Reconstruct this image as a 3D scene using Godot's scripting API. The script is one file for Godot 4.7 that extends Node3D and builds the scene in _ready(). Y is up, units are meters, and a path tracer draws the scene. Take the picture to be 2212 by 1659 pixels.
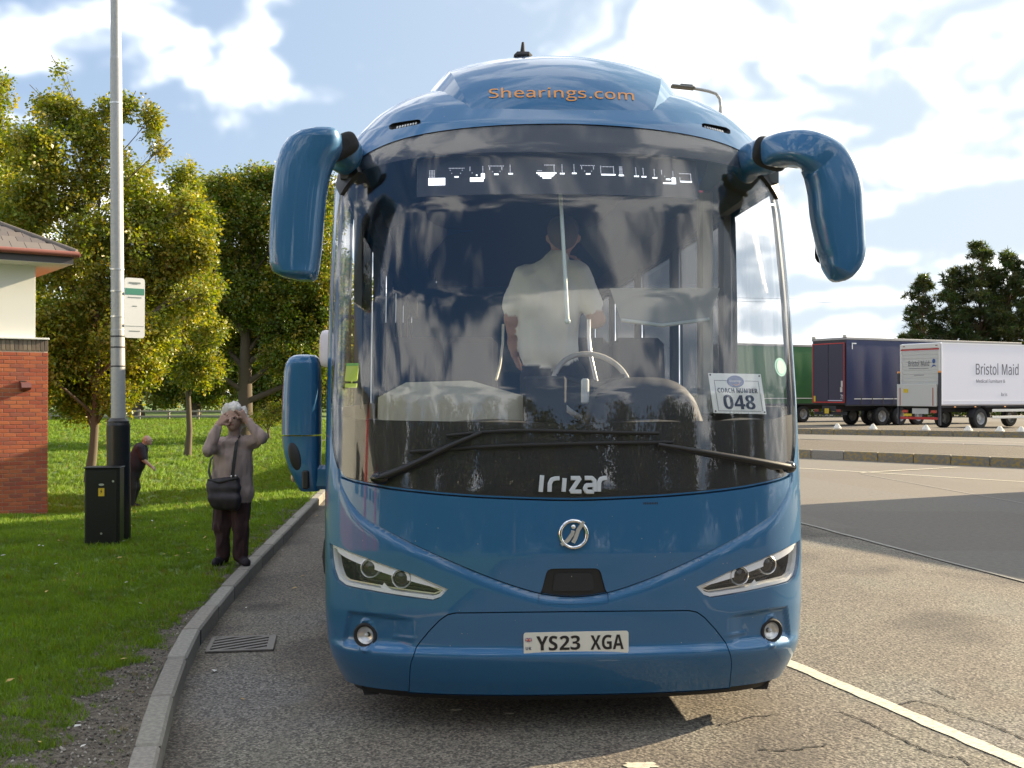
extends Node3D
# ---------------------------------------------------------------- constants read off the photograph
const F := 2400.0        # focal length in pixels of the 2212 px wide view
const CX := 1106.0
const HY := 850.0        # horizon row
const EYE := 1.7
const SUN_AZ := 63.0     # degrees from straight ahead towards the right
const SUN_EL := 22.0
var M := {}
var rng := RandomNumberGenerator.new()
var used := {}

func _ready():
	rng.seed = 11
	# ---- camera, sky, sun, exposure
	var cam := Camera3D.new()
	cam.name = "camera"
	add_child(cam)
	cam.fov = rad_to_deg(2.0 * atan(829.5 / F))
	cam.position = Vector3(0, EYE, 0)
	cam.rotation.x = atan((HY - 829.5) / F)
	cam.far = 3000.0
	cam.near = 0.05
	cam.current = true
	var env := Environment.new()
	env.tonemap_mode = Environment.TONE_MAPPER_LINEAR
	env.tonemap_exposure = 2.65
	env.background_mode = Environment.BG_SKY
	env.sdfgi_enabled = true
	env.ssao_enabled = true
	env.ssil_enabled = true
	var sky := Sky.new()
	var sm := PanoramaSkyMaterial.new()
	sm.panorama = sky_texture()
	sky.sky_material = sm
	env.sky = sky
	var we := WorldEnvironment.new()
	we.name = "world_environment"
	we.environment = env
	add_child(we)
	var sun := DirectionalLight3D.new()
	sun.name = "sun"
	sun.light_energy = 1.6
	sun.light_color = Color(1.0, 0.92, 0.78)
	sun.light_angular_distance = 0.5
	sun.shadow_enabled = true
	add_child(sun)
	var ts := to_sun()
	sun.look_at_from_position(ts * 50.0, Vector3.ZERO, Vector3.UP)
	make_materials()
	build_ground()
	build_kerbs()
	build_lawn()
	build_services_building()
	build_trees()
	build_trucks()
	build_street()
	build_coach()
	build_second_coach()
	build_people()
	build_behind_camera()

func to_sun() -> Vector3:
	var az := deg_to_rad(SUN_AZ)
	var el := deg_to_rad(SUN_EL)
	return Vector3(cos(el) * sin(az), sin(el), -cos(el) * cos(az))

func smooth(a: float, b: float, x: float) -> float:
	var t := clampf((x - a) / (b - a), 0.0, 1.0)
	return t * t * (3.0 - 2.0 * t)

# the air and the clouds, for every direction: blue away from the sun, pale towards it
func sky_texture() -> ImageTexture:
	var w := 1536
	var h := 768
	var img := Image.create(w, h, false, Image.FORMAT_RGBF)
	var n1 := FastNoiseLite.new()
	n1.seed = 21
	n1.noise_type = FastNoiseLite.TYPE_SIMPLEX_SMOOTH
	n1.frequency = 1.0
	n1.fractal_type = FastNoiseLite.FRACTAL_FBM
	n1.fractal_octaves = 7
	n1.fractal_gain = 0.6
	var n2 := FastNoiseLite.new()
	n2.seed = 23
	n2.frequency = 1.0
	n2.noise_type = FastNoiseLite.TYPE_SIMPLEX_SMOOTH
	n2.fractal_type = FastNoiseLite.FRACTAL_FBM
	n2.fractal_octaves = 3
	var ts := to_sun()
	img.fill(Color(0.3, 0.31, 0.31))
	for j in range(h / 2):
		var el := (0.5 - (j + 0.5) / h) * PI
		var y := sin(el)
		var c := cos(el)
		for i in range(w):
			# Godot's panorama: u = 0 looks along -z
			var az := ((i + 0.5) / w) * TAU
			var d := Vector3(sin(az) * c, y, -cos(az) * c)
			var cs := d.dot(ts)
			var g := 0.5 + 0.5 * cs
			var toward := pow(g, 2.2)
			var air := Color(0.06, 0.17, 0.42).lerp(Color(0.25, 0.41, 0.60), clampf(pow(1.0 - y, 3.0), 0.0, 1.0))
			air = air.lerp(Color(0.55, 0.63, 0.69), clampf(toward * 1.15, 0.0, 1.0))
			air = air.lerp(Color(0.62, 0.66, 0.70), clampf(pow(1.0 - y, 9.0) * 0.75, 0.0, 1.0))
			# clouds on a layer overhead, stretched towards the horizon
			var k := 1.0 / (y + 0.22)
			var p := Vector3(d.x * k * 2.5, d.z * k * 2.5, 2.2)
			var q := p + Vector3(n2.get_noise_3dv(p * 0.9), n2.get_noise_3dv(p * 0.9 + Vector3(9, 2, 1)), 0) * 0.35
			var f := n1.get_noise_3dv(q) + 0.2 * n2.get_noise_3dv(p * 0.25)
			var cov := pow(smooth(-0.17, 0.32, f + 0.01), 1.4)
			var thick := smooth(0.05, 0.5, f)
			var lit := Color(0.98, 0.97, 0.95).lerp(Color(0.72, 0.73, 0.76), thick * (0.55 + 0.45 * toward) * 0.7)
			lit = lit * 1.75
			var col := air.lerp(lit, cov * 0.92)
			img.set_pixel(i, j, col * 0.56)
	return ImageTexture.create_from_image(img)

# ---------------------------------------------------------------- names, metas, nodes
func numbered(called: String) -> String:
	if not used.has(called):
		used[called] = 0
		return called
	used[called] += 1
	return "%s_%03d" % [called, used[called]]

func tag(o, label, category, group = ""):
	o.set_meta("label", label)
	o.set_meta("category", category)
	if group != "":
		o.set_meta("group", group)

func thing(called, label, category, at = Vector3.ZERO, turn = 0.0, group = ""):
	var o := Node3D.new()
	o.name = numbered(called)
	add_child(o)
	o.position = at
	o.rotation.y = turn
	tag(o, label, category, group)
	return o

func part(called, mb, m, parent):
	var o := MeshInstance3D.new()
	o.name = called
	o.mesh = mb if mb is Mesh else mb.commit()
	o.material_override = m
	parent.add_child(o, true)
	return o

func top(called, mb, m, label, category, group = ""):
	var o = part(numbered(called), mb, m, self)
	tag(o, label, category, group)
	return o

func structure(called, mb, m):
	var o = part(numbered(called), mb, m, self)
	o.set_meta("kind", "structure")
	return o

func px(x: float, y: float, depth: float) -> Vector3:
	return Vector3((x - CX) * depth / F, EYE - (y - HY) * depth / F, -depth)

func on_ground(x: float, y: float, gy: float = 0.0) -> Vector3:
	var depth := (EYE - gy) * F / (y - HY)
	return Vector3((x - CX) * depth / F, gy, -depth)

# ---------------------------------------------------------------- a mesh under construction
class MB:
	var v := PackedVector3Array()
	var n := PackedVector3Array()
	var c := PackedColorArray()
	var u := PackedVector2Array()
	var col := Color(1, 1, 1)
	var colored := false
	func tri(a: Vector3, b: Vector3, d: Vector3, na: Vector3, nb: Vector3, nd: Vector3):
		var g := (d - a).cross(b - a)
		v.push_back(a)
		n.push_back(na)
		if g.dot(na + nb + nd) < 0.0:
			v.push_back(d)
			v.push_back(b)
			n.push_back(nd)
			n.push_back(nb)
		else:
			v.push_back(b)
			v.push_back(d)
			n.push_back(nb)
			n.push_back(nd)
		if colored:
			c.push_back(col)
			c.push_back(col)
			c.push_back(col)
	func face(a: Vector3, b: Vector3, d: Vector3, out: Vector3):
		var g := (d - a).cross(b - a)
		if g.length() < 1e-12:
			return
		g = g.normalized()
		if g.dot(out) < 0.0:
			g = -g
		tri(a, b, d, g, g, g)
	func quad(a: Vector3, b: Vector3, d: Vector3, e: Vector3, out: Vector3):
		face(a, b, d, out)
		face(a, d, e, out)
	func nquad(a, b, d, e, na, nb, nd, ne):
		tri(a, b, d, na, nb, nd)
		tri(a, d, e, na, nd, ne)
	# box with chamfered edges
	func box(at: Vector3, size: Vector3, basis := Basis(), bev := 0.0):
		var h := size * 0.5
		if bev <= 0.0:
			for ax in 3:
				for s in [-1.0, 1.0]:
					var o := Vector3.ZERO
					o[ax] = s
					var p := (ax + 1) % 3
					var q := (ax + 2) % 3
					var k: Array[Vector3] = []
					for pq in [[-1, -1], [1, -1], [1, 1], [-1, 1]]:
						var w := Vector3.ZERO
						w[ax] = s * h[ax]
						w[p] = pq[0] * h[p]
						w[q] = pq[1] * h[q]
						k.push_back(at + basis * w)
					quad(k[0], k[1], k[2], k[3], basis * o)
			return
		bev = minf(bev, minf(h.x, minf(h.y, h.z)) * 0.98)
		for ax in 3:
			var p := (ax + 1) % 3
			var q := (ax + 2) % 3
			for s in [-1.0, 1.0]:
				var o := Vector3.ZERO
				o[ax] = s
				var k: Array[Vector3] = []
				for pq in [[-1, -1], [1, -1], [1, 1], [-1, 1]]:
					var w := Vector3.ZERO
					w[ax] = s * h[ax]
					w[p] = pq[0] * (h[p] - bev)
					w[q] = pq[1] * (h[q] - bev)
					k.push_back(at + basis * w)
				quad(k[0], k[1], k[2], k[3], basis * o)
			for s1 in [-1.0, 1.0]:
				for s2 in [-1.0, 1.0]:
					var a1 := Vector3.ZERO
					a1[p] = s1 * h[p]
					a1[q] = s2 * (h[q] - bev)
					var a2 := Vector3.ZERO
					a2[p] = s1 * (h[p] - bev)
					a2[q] = s2 * h[q]
					var e := Vector3.ZERO
					e[ax] = h[ax] - bev
					var out := Vector3.ZERO
					out[p] = s1
					out[q] = s2
					quad(at + basis * (a1 - e), at + basis * (a1 + e), at + basis * (a2 + e), at + basis * (a2 - e), basis * out)
		for sx in [-1.0, 1.0]:
			for sy in [-1.0, 1.0]:
				for sz in [-1.0, 1.0]:
					var s := Vector3(sx, sy, sz)
					face(at + basis * (s * Vector3(h.x, h.y - bev, h.z - bev)), at + basis * (s * Vector3(h.x - bev, h.y, h.z - bev)), at + basis * (s * Vector3(h.x - bev, h.y - bev, h.z)), basis * s)
	# rows of points, smooth; `inside` tells which way is out (away from the row's own middle unless given)
	func grid(rows: Array, closed: bool, out_dir := Vector3.ZERO):
		var nr := rows.size()
		var nc: int = rows[0].size()
		var mids: Array[Vector3] = []
		for r in rows:
			var m := Vector3.ZERO
			for p in r:
				m += p
			mids.push_back(m / float(nc))
		var nn := []
		for i in nr:
			var row := PackedVector3Array()
			for j in nc:
				var a: Vector3 = rows[mini(i + 1, nr - 1)][j] - rows[maxi(i - 1, 0)][j]
				var j0 := (j - 1 + nc) % nc if closed else maxi(j - 1, 0)
				var j1 := (j + 1) % nc if closed else mini(j + 1, nc - 1)
				var b: Vector3 = rows[i][j1] - rows[i][j0]
				if b.length() < 1e-7:
					var i2 := i + 1 if i == 0 else i - 1
					b = rows[i2][j1] - rows[i2][j0]
				var g := a.cross(b)
				if g.length() < 1e-14:
					g = rows[i][j] - mids[i]
				g = g.normalized()
				var ref: Vector3 = out_dir if out_dir != Vector3.ZERO else rows[i][j] - mids[i]
				if ref.length() < 1e-6:
					ref = mids[i] - mids[maxi(i - 1, 0)] if i > 0 else mids[0] - mids[1]
				row.push_back(-g if g.dot(ref) < 0.0 else g)
			nn.push_back(row)
		var m := nc if closed else nc - 1
		for i in nr - 1:
			for j in m:
				var k := (j + 1) % nc
				nquad(rows[i][j], rows[i][k], rows[i + 1][k], rows[i + 1][j], nn[i][j], nn[i][k], nn[i + 1][k], nn[i + 1][j])
	func fan(loop: PackedVector3Array, out: Vector3):
		var m := Vector3.ZERO
		for p in loop:
			m += p
		m /= float(loop.size())
		for i in loop.size():
			face(m, loop[i], loop[(i + 1) % loop.size()], out)
	func tube(pts: Array, radii, segs := 8, caps := true):
		var rows := []
		var up := Vector3.UP
		for i in pts.size():
			var t: Vector3 = (pts[mini(i + 1, pts.size() - 1)] - pts[maxi(i - 1, 0)]).normalized()
			if absf(t.dot(up)) > 0.95:
				up = Vector3.RIGHT if absf(t.x) < 0.8 else Vector3.BACK
			var s := t.cross(up).normalized()
			var w := s.cross(t).normalized()
			up = w
			var r: float = radii[i] if radii is Array else radii
			var row := PackedVector3Array()
			for k in segs:
				var a := TAU * k / segs
				row.push_back(pts[i] + (s * cos(a) + w * sin(a)) * r)
			rows.push_back(row)
		grid(rows, true)
		if caps:
			fan(rows[0], pts[0] - pts[1])
			fan(rows[-1], pts[-1] - pts[-2])
	# profile of (radius, height) about the axis of xf's y
	func lathe(profile: Array, segs: int, xf := Transform3D()):
		for i in profile.size() - 1:
			var p: Vector2 = profile[i]
			var q: Vector2 = profile[i + 1]
			var d := (q - p)
			if d.length() < 1e-7:
				continue
			var pn := Vector2(d.y, -d.x).normalized()
			for k in segs:
				var a := TAU * k / segs
				var b := TAU * (k + 1) / segs
				var da := Vector3(cos(a), 0, sin(a))
				var db := Vector3(cos(b), 0, sin(b))
				var na := (xf.basis * (da * pn.x + Vector3.UP * pn.y)).normalized()
				var nb := (xf.basis * (db * pn.x + Vector3.UP * pn.y)).normalized()
				nquad(xf * (da * p.x + Vector3.UP * p.y), xf * (db * p.x + Vector3.UP * p.y), xf * (db * q.x + Vector3.UP * q.y), xf * (da * q.x + Vector3.UP * q.y), na, nb, nb, na)
	# flat outline in xf's xy plane, thickened along +z
	func prism(poly: PackedVector2Array, depth: float, xf := Transform3D()):
		var idx := Geometry2D.triangulate_polygon(poly)
		var zb := xf.basis.z
		for i in range(0, idx.size(), 3):
			var a := poly[idx[i]]
			var b := poly[idx[i + 1]]
			var d := poly[idx[i + 2]]
			face(xf * Vector3(a.x, a.y, depth), xf * Vector3(b.x, b.y, depth), xf * Vector3(d.x, d.y, depth), zb)
			if depth != 0.0:
				face(xf * Vector3(a.x, a.y, 0), xf * Vector3(b.x, b.y, 0), xf * Vector3(d.x, d.y, 0), -zb)
		if depth == 0.0:
			return
		var cw := Geometry2D.is_polygon_clockwise(poly)
		for i in poly.size():
			var a := poly[i]
			var b := poly[(i + 1) % poly.size()]
			var e := (b - a)
			var out := Vector2(e.y, -e.x)
			if cw:
				out = -out
			quad(xf * Vector3(a.x, a.y, 0), xf * Vector3(b.x, b.y, 0), xf * Vector3(b.x, b.y, depth), xf * Vector3(a.x, a.y, depth), xf.basis * Vector3(out.x, out.y, 0))
	func ball(at: Vector3, r: Vector3, segs := 12, rings := 8, basis := Basis()):
		var rows := []
		for i in rings + 1:
			var t := PI * i / rings
			var row := PackedVector3Array()
			for k in segs:
				var a := TAU * k / segs
				row.push_back(at + basis * Vector3(r.x * sin(t) * cos(a), r.y * cos(t), r.z * sin(t) * sin(a)))
			rows.push_back(row)
		for i in rings:
			for k in segs:
				var l := (k + 1) % segs
				var q := [rows[i][k], rows[i][l], rows[i + 1][l], rows[i + 1][k]]
				var nn := []
				for p in q:
					var d: Vector3 = basis.inverse() * (p - at)
					nn.push_back((basis * Vector3(d.x / (r.x * r.x), d.y / (r.y * r.y), d.z / (r.z * r.z))).normalized())
				nquad(q[0], q[1], q[2], q[3], nn[0], nn[1], nn[2], nn[3])
	func add_mesh(m: Mesh, xf: Transform3D):
		for s in m.get_surface_count():
			var a := m.surface_get_arrays(s)
			var vv: PackedVector3Array = a[Mesh.ARRAY_VERTEX]
			var nv: PackedVector3Array = a[Mesh.ARRAY_NORMAL]
			var ix = a[Mesh.ARRAY_INDEX]
			if ix == null or ix.size() == 0:
				ix = range(vv.size())
			for k in range(0, ix.size(), 3):
				tri(xf * vv[ix[k]], xf * vv[ix[k + 1]], xf * vv[ix[k + 2]], (xf.basis * nv[ix[k]]).normalized(), (xf.basis * nv[ix[k + 1]]).normalized(), (xf.basis * nv[ix[k + 2]]).normalized())
	func commit() -> ArrayMesh:
		var a := []
		a.resize(Mesh.ARRAY_MAX)
		a[Mesh.ARRAY_VERTEX] = v
		a[Mesh.ARRAY_NORMAL] = n
		if colored:
			a[Mesh.ARRAY_COLOR] = c
		if u.size() == v.size() and u.size() > 0:
			a[Mesh.ARRAY_TEX_UV] = u
		var m := ArrayMesh.new()
		if v.size() > 0:
			m.add_surface_from_arrays(Mesh.PRIMITIVE_TRIANGLES, a)
		return m

func rounded(w: float, h: float, r: float, n := 4) -> PackedVector2Array:
	var p := PackedVector2Array()
	for q in 4:
		var cx := (w * 0.5 - r) * (1 if q in [0, 3] else -1)
		var cy := (h * 0.5 - r) * (1 if q < 2 else -1)
		for i in n + 1:
			var a := PI * 0.5 * (q + float(i) / n)
			p.push_back(Vector2(cx + r * cos(a), cy + r * sin(a)))
	return p

func ring2(r: float, n := 24) -> PackedVector2Array:
	var p := PackedVector2Array()
	for i in n:
		p.push_back(Vector2(cos(TAU * i / n), sin(TAU * i / n)) * r)
	return p

# lettering scaled to a box of w x h metres, centred; thickness along z
func letters(s: String, w: float, h: float, depth: float, bold := false) -> ArrayMesh:
	var f := SystemFont.new()
	f.font_names = PackedStringArray(["Droid Sans"])
	f.font_weight = 700 if bold else 400
	var t := TextMesh.new()
	t.font = f
	t.font_size = 64
	t.pixel_size = 0.01
	t.depth = 0.02
	t.curve_step = 1.0
	t.text = s
	var a := t.get_mesh_arrays()
	var vv: PackedVector3Array = a[Mesh.ARRAY_VERTEX]
	var lo := Vector3(1e9, 1e9, 1e9)
	var hi := -lo
	for p in vv:
		lo = lo.min(p)
		hi = hi.max(p)
	var sz := hi - lo
	var sx := w / maxf(sz.x, 1e-6)
	var sy := h / maxf(sz.y, 1e-6) if h > 0.0 else sx
	var mid := (lo + hi) * 0.5
	for i in vv.size():
		vv[i] = Vector3((vv[i].x - mid.x) * sx, (vv[i].y - mid.y) * sy, (vv[i].z - mid.z) * depth / maxf(sz.z, 1e-6))
	a[Mesh.ARRAY_VERTEX] = vv
	a[Mesh.ARRAY_TANGENT] = null
	var m := ArrayMesh.new()
	m.add_surface_from_arrays(Mesh.PRIMITIVE_TRIANGLES, a)
	return m

# ---------------------------------------------------------------- materials
func mat(r: float, g: float, b: float, rough := 0.7, metal := 0.0) -> StandardMaterial3D:
	var m := StandardMaterial3D.new()
	m.albedo_color = Color(r, g, b).linear_to_srgb()
	m.roughness = rough
	m.metallic = metal
	return m

func vmat(rough := 0.8) -> StandardMaterial3D:
	var m := mat(1, 1, 1, rough)
	m.vertex_color_use_as_albedo = true
	return m

func paint(r, g, b, rough := 0.35) -> StandardMaterial3D:
	var m := mat(r, g, b, rough)
	m.clearcoat_enabled = true
	m.clearcoat = 1.0
	m.clearcoat_roughness = 0.03
	return m

func noise_of(sd: int, freq: float, oct := 4, type := FastNoiseLite.TYPE_SIMPLEX_SMOOTH) -> FastNoiseLite:
	var n := FastNoiseLite.new()
	n.seed = sd
	n.noise_type = type
	n.frequency = freq
	n.fractal_type = FastNoiseLite.FRACTAL_FBM if oct > 1 else FastNoiseLite.FRACTAL_NONE
	n.fractal_octaves = oct
	return n

# a computed tile: colours from a ramp over one or two noises
func tile(size: int, na: FastNoiseLite, nb: FastNoiseLite, mixb: float, stops: Array, cols: Array) -> ImageTexture:
	var g := Gradient.new()
	g.offsets = PackedFloat32Array(stops)
	var cc := PackedColorArray()
	for c in cols:
		cc.push_back(Color(c[0], c[1], c[2]).linear_to_srgb())
	g.colors = cc
	var ia := na.get_seamless_image(size, size)
	var ib := nb.get_seamless_image(size, size)
	var img := Image.create(size, size, false, Image.FORMAT_RGB8)
	for y in size:
		for x in size:
			var t := ia.get_pixel(x, y).r * (1.0 - mixb) + ib.get_pixel(x, y).r * mixb
			img.set_pixel(x, y, g.sample(t))
	return ImageTexture.create_from_image(img)

func triplanar(m: StandardMaterial3D, tex, metres: float, height_tex = null, cm := 0.0):
	m.albedo_texture = tex
	m.uv1_triplanar = true
	m.uv1_world_triplanar = true
	m.uv1_scale = Vector3.ONE / metres
	if height_tex:
		m.heightmap_enabled = true
		m.heightmap_texture = height_tex
		m.heightmap_scale = cm

func make_materials():
	var chip := noise_of(3, 0.16, 2)
	var fine := noise_of(4, 0.42, 2)
	var grain := noise_of(9, 0.05, 4)
	var grit := noise_of(6, 0.22, 1, FastNoiseLite.TYPE_CELLULAR)
	grit.cellular_return_type = FastNoiseLite.RETURN_CELL_VALUE
	var edge := noise_of(6, 0.22, 1, FastNoiseLite.TYPE_CELLULAR)
	edge.cellular_return_type = FastNoiseLite.RETURN_DISTANCE2_SUB
	var chips := tile(1024, grit, edge, 0.42, [0.0, 0.22, 0.42, 0.62, 0.82, 1.0], [[0.025, 0.022, 0.02], [0.075, 0.067, 0.058], [0.15, 0.135, 0.117], [0.21, 0.19, 0.164], [0.33, 0.3, 0.257], [0.52, 0.48, 0.42]])
	var chip_h := ImageTexture.create_from_image(chip.get_seamless_image(512, 512))
	M.asphalt = vmat(0.9)
	triplanar(M.asphalt, chips, 2.5, chip_h, 0.5)
	var smooth_tar := tile(512, fine, grain, 0.35, [0.0, 0.5, 1.0], [[0.064, 0.057, 0.049], [0.12, 0.107, 0.09], [0.2, 0.178, 0.15]])
	M.smooth_asphalt = vmat(0.9)
	triplanar(M.smooth_asphalt, smooth_tar, 2.3, chip_h, 0.2)
	var conc := tile(512, fine, grain, 0.5, [0.0, 0.45, 0.6, 1.0], [[0.13, 0.12, 0.105], [0.22, 0.205, 0.175], [0.28, 0.26, 0.225], [0.36, 0.335, 0.29]])
	M.concrete = vmat(0.9)
	triplanar(M.concrete, conc, 0.9, chip_h, 0.12)
	var yel := tile(512, grain, fine, 0.14, [0.0, 0.56, 0.60, 1.0], [[0.15, 0.14, 0.12], [0.2, 0.185, 0.155], [0.36, 0.24, 0.045], [0.44, 0.29, 0.05]])
	M.yellow_concrete = mat(1, 1, 1, 0.85)
	triplanar(M.yellow_concrete, yel, 2.6)
	var soil := tile(512, grain, chip, 0.45, [0.0, 0.4, 0.55, 1.0], [[0.03, 0.022, 0.015], [0.06, 0.046, 0.032], [0.11, 0.09, 0.065], [0.2, 0.17, 0.13]])
	M.soil = vmat(0.95)
	triplanar(M.soil, soil, 1.3, chip_h, 0.6)
	var turf := tile(512, grain, fine, 0.5, [0.0, 0.45, 0.7, 1.0], [[0.045, 0.07, 0.015], [0.08, 0.135, 0.022], [0.14, 0.225, 0.035], [0.2, 0.28, 0.05]])
	M.turf = vmat(0.95)
	triplanar(M.turf, turf, 1.7)
	var worn := tile(512, grain, fine, 0.6, [0.0, 0.36, 0.42, 1.0], [[0.16, 0.15, 0.13], [0.24, 0.22, 0.18], [0.54, 0.49, 0.37], [0.62, 0.57, 0.44]])
	M.line_paint = mat(1, 1, 1, 0.75)
	triplanar(M.line_paint, worn, 1.0)
	M.crack = mat(0.012, 0.011, 0.01, 0.95)
	var stone := tile(512, grain, fine, 0.4, [0.0, 0.5, 1.0], [[0.7, 0.7, 0.7], [0.9, 0.9, 0.9], [1, 1, 1]])
	M.mottle = stone
	M.blue = paint(0.014, 0.108, 0.24, 0.4)
	M.blue.metallic = 0.25
	M.glass = mat(1, 1, 1, 0.0)
	M.glass.transparency = BaseMaterial3D.TRANSPARENCY_ALPHA
	M.glass.albedo_color = Color(0.1, 0.12, 0.12, 0.03)
	M.glass.metallic_specular = 1.0
	M.tint_glass = mat(0.05, 0.06, 0.065, 0.0)
	M.tint_glass.transparency = BaseMaterial3D.TRANSPARENCY_ALPHA
	M.tint_glass.albedo_color = Color(0.03, 0.035, 0.035, 0.86)
	M.clear = mat(1, 1, 1, 0.0)
	M.clear.transparency = BaseMaterial3D.TRANSPARENCY_ALPHA
	M.clear.albedo_color = Color(1, 1, 1, 0.02)
	M.black_gloss = mat(0.004, 0.004, 0.0045, 0.08)
	M.black = mat(0.009, 0.009, 0.0095, 0.5)
	M.rubber = mat(0.016, 0.016, 0.016, 0.8)
	M.dark = mat(0.02, 0.02, 0.022, 0.7)
	M.dash = mat(0.045, 0.046, 0.05, 0.65)
	M.cream = mat(0.42, 0.41, 0.34, 0.6)
	M.chrome = mat(0.78, 0.78, 0.77, 0.09, 1.0)
	M.letter_chrome = mat(0.8, 0.8, 0.79, 0.3, 1.0)
	M.satin = mat(0.62, 0.62, 0.6, 0.32, 0.85)
	M.silver = mat(0.66, 0.67, 0.67, 0.28)
	M.mirror = mat(0.5, 0.52, 0.53, 0.02, 1.0)
	M.white = mat(0.74, 0.74, 0.71, 0.45)
	M.card = mat(0.72, 0.75, 0.74, 0.5)
	M.plate = mat(0.62, 0.61, 0.53, 0.4)
	M.ink = mat(0.012, 0.011, 0.012, 0.5)
	M.navy_ink = mat(0.03, 0.05, 0.10, 0.5)
	M.orange = mat(0.75, 0.30, 0.06, 0.5)
	M.red = mat(0.45, 0.03, 0.025, 0.4)
	M.yellow = mat(0.6, 0.42, 0.02, 0.5)
	M.lime = mat(0.45, 0.6, 0.08, 0.5)
	M.teal = mat(0.15, 0.5, 0.4, 0.5)
	M.galv = mat(0.42, 0.42, 0.41, 0.5, 0.35)
	M.galv.albedo_texture = stone
	M.galv.uv1_triplanar = true
	M.galv.uv1_scale = Vector3.ONE * 0.8
	M.white_truck = mat(0.74, 0.73, 0.78, 0.4)
	M.grey_truck = mat(0.50, 0.49, 0.44, 0.5)
	M.curtain = mat(0.012, 0.02, 0.075, 0.5)
	M.curtain_rear = mat(0.035, 0.03, 0.055, 0.5)
	M.curtain_green = mat(0.03, 0.13, 0.035, 0.5)
	M.leaf_light = mat(0.05, 0.17, 0.05, 0.5)
	M.pole_black = mat(0.008, 0.008, 0.008, 0.35)
	M.wood = mat(0.28, 0.25, 0.2, 0.9)
	M.skirt = mat(0.04, 0.04, 0.045, 0.7)
	M.skin = mat(0.42, 0.22, 0.15, 0.6)
	var led := mat(0.9, 0.92, 1.0, 0.5)
	led.emission_enabled = true
	led.emission = Color(0.95, 0.97, 1.0)
	led.emission_energy_multiplier = 1.1
	M.led = led
	var dim := mat(0.5, 0.5, 0.5, 0.5)
	dim.emission_enabled = true
	dim.emission = Color(0.9, 0.92, 1.0)
	dim.emission_energy_multiplier = 0.3
	M.led_dim = dim

# ---------------------------------------------------------------- ground
func table(t: Array, x: float) -> float:
	if x <= t[0][0]:
		return t[0][1]
	for i in t.size() - 1:
		if x <= t[i + 1][0]:
			var k: float = (x - t[i][0]) / (t[i + 1][0] - t[i][0])
			return lerpf(t[i][1], t[i + 1][1], k)
	return t[-1][1]

const KERB := [[-9.0, 1.6], [-4.0, 0.75], [0.0, -0.3], [2.0, -0.83], [3.5, -1.22], [4.86, -1.545], [5.58, -1.715], [6.26, -1.875], [7.6, -2.12], [9.0, -2.27], [10.4, -2.40], [16.9, -2.93], [60.0, -6.4], [120.0, -11.0]]
const DIP := [[0.0, 0.0], [10.0, 0.03], [13.0, 0.08], [17.0, 0.30], [20.9, 0.74], [25.0, 1.0], [31.0, 0.92], [42.0, 0.32], [52.0, -0.22], [60.0, -0.35], [120.0, -0.8]]

func kerb_x(z: float) -> float:
	return table(KERB, z)

func lawn_y(x: float, z: float) -> float:
	var d := kerb_x(z) - x
	return 0.105 - smooth(0.2, 4.5, d) * table(DIP, z)

func seam_x(z: float) -> float:
	return 3.78 + 0.1816 * (14.57 - z)

# a strip of paint, tar or joint laid on the ground along points given as (x, z)
func strip(mb: MB, pts: Array, width: float, y: float, ragged := 0.0):
	var l := PackedVector3Array()
	var r := PackedVector3Array()
	for i in pts.size():
		var a: Vector2 = pts[maxi(i - 1, 0)]
		var b: Vector2 = pts[mini(i + 1, pts.size() - 1)]
		var t := (b - a).normalized()
		var s := Vector2(-t.y, t.x) * width * 0.5
		var p: Vector2 = pts[i]
		var q := p + s * (1.0 + rng.randf_range(-ragged, ragged))
		var w := p - s * (1.0 + rng.randf_range(-ragged, ragged))
		l.push_back(Vector3(q.x, y, q.y))
		r.push_back(Vector3(w.x, y, w.y))
	for i in pts.size() - 1:
		mb.quad(l[i], l[i + 1], r[i + 1], r[i], Vector3.UP)

func along(a: Vector3, b: Vector3, n: int) -> Array:
	var o := []
	for i in n + 1:
		var p := a.lerp(b, float(i) / n)
		o.push_back(Vector2(p.x, p.z))
	return o

func axis(parts: Array) -> PackedFloat32Array:
	# [from, to, step] runs joined into one list of coordinates
	var o := PackedFloat32Array()
	for q in parts:
		var n := int(ceil((q[1] - q[0]) / q[2]))
		for i in n:
			o.push_back(q[0] + (q[1] - q[0]) * i / n)
	o.push_back(parts[-1][1])
	return o

func sheet(xs: PackedFloat32Array, zs: PackedFloat32Array, yf: Callable, cf: Callable, keep: Callable) -> MB:
	var mb := MB.new()
	mb.colored = true
	var up := Vector3.UP
	var pts := []
	var cols := []
	for z in zs:
		var row := PackedVector3Array()
		var cr := PackedColorArray()
		for x in xs:
			row.push_back(Vector3(x, yf.call(x, z), -z))
			cr.push_back(cf.call(x, z))
		pts.push_back(row)
		cols.push_back(cr)
	for i in zs.size() - 1:
		for j in xs.size() - 1:
			if not keep.call(xs[j], zs[i], xs[j + 1], zs[i + 1]):
				continue
			var q := [pts[i][j], pts[i][j + 1], pts[i + 1][j + 1], pts[i + 1][j]]
			var c := [cols[i][j], cols[i][j + 1], cols[i + 1][j + 1], cols[i + 1][j]]
			for t in [[0, 1, 2], [0, 2, 3]]:
				var g: Vector3 = (q[t[1]] - q[t[0]]).cross(q[t[2]] - q[t[0]])
				var o: Array = t if g.y < 0.0 else [t[0], t[2], t[1]]
				for k in o:
					mb.v.push_back(q[k])
					mb.n.push_back(up)
					mb.c.push_back(c[k])
	return mb

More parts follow.
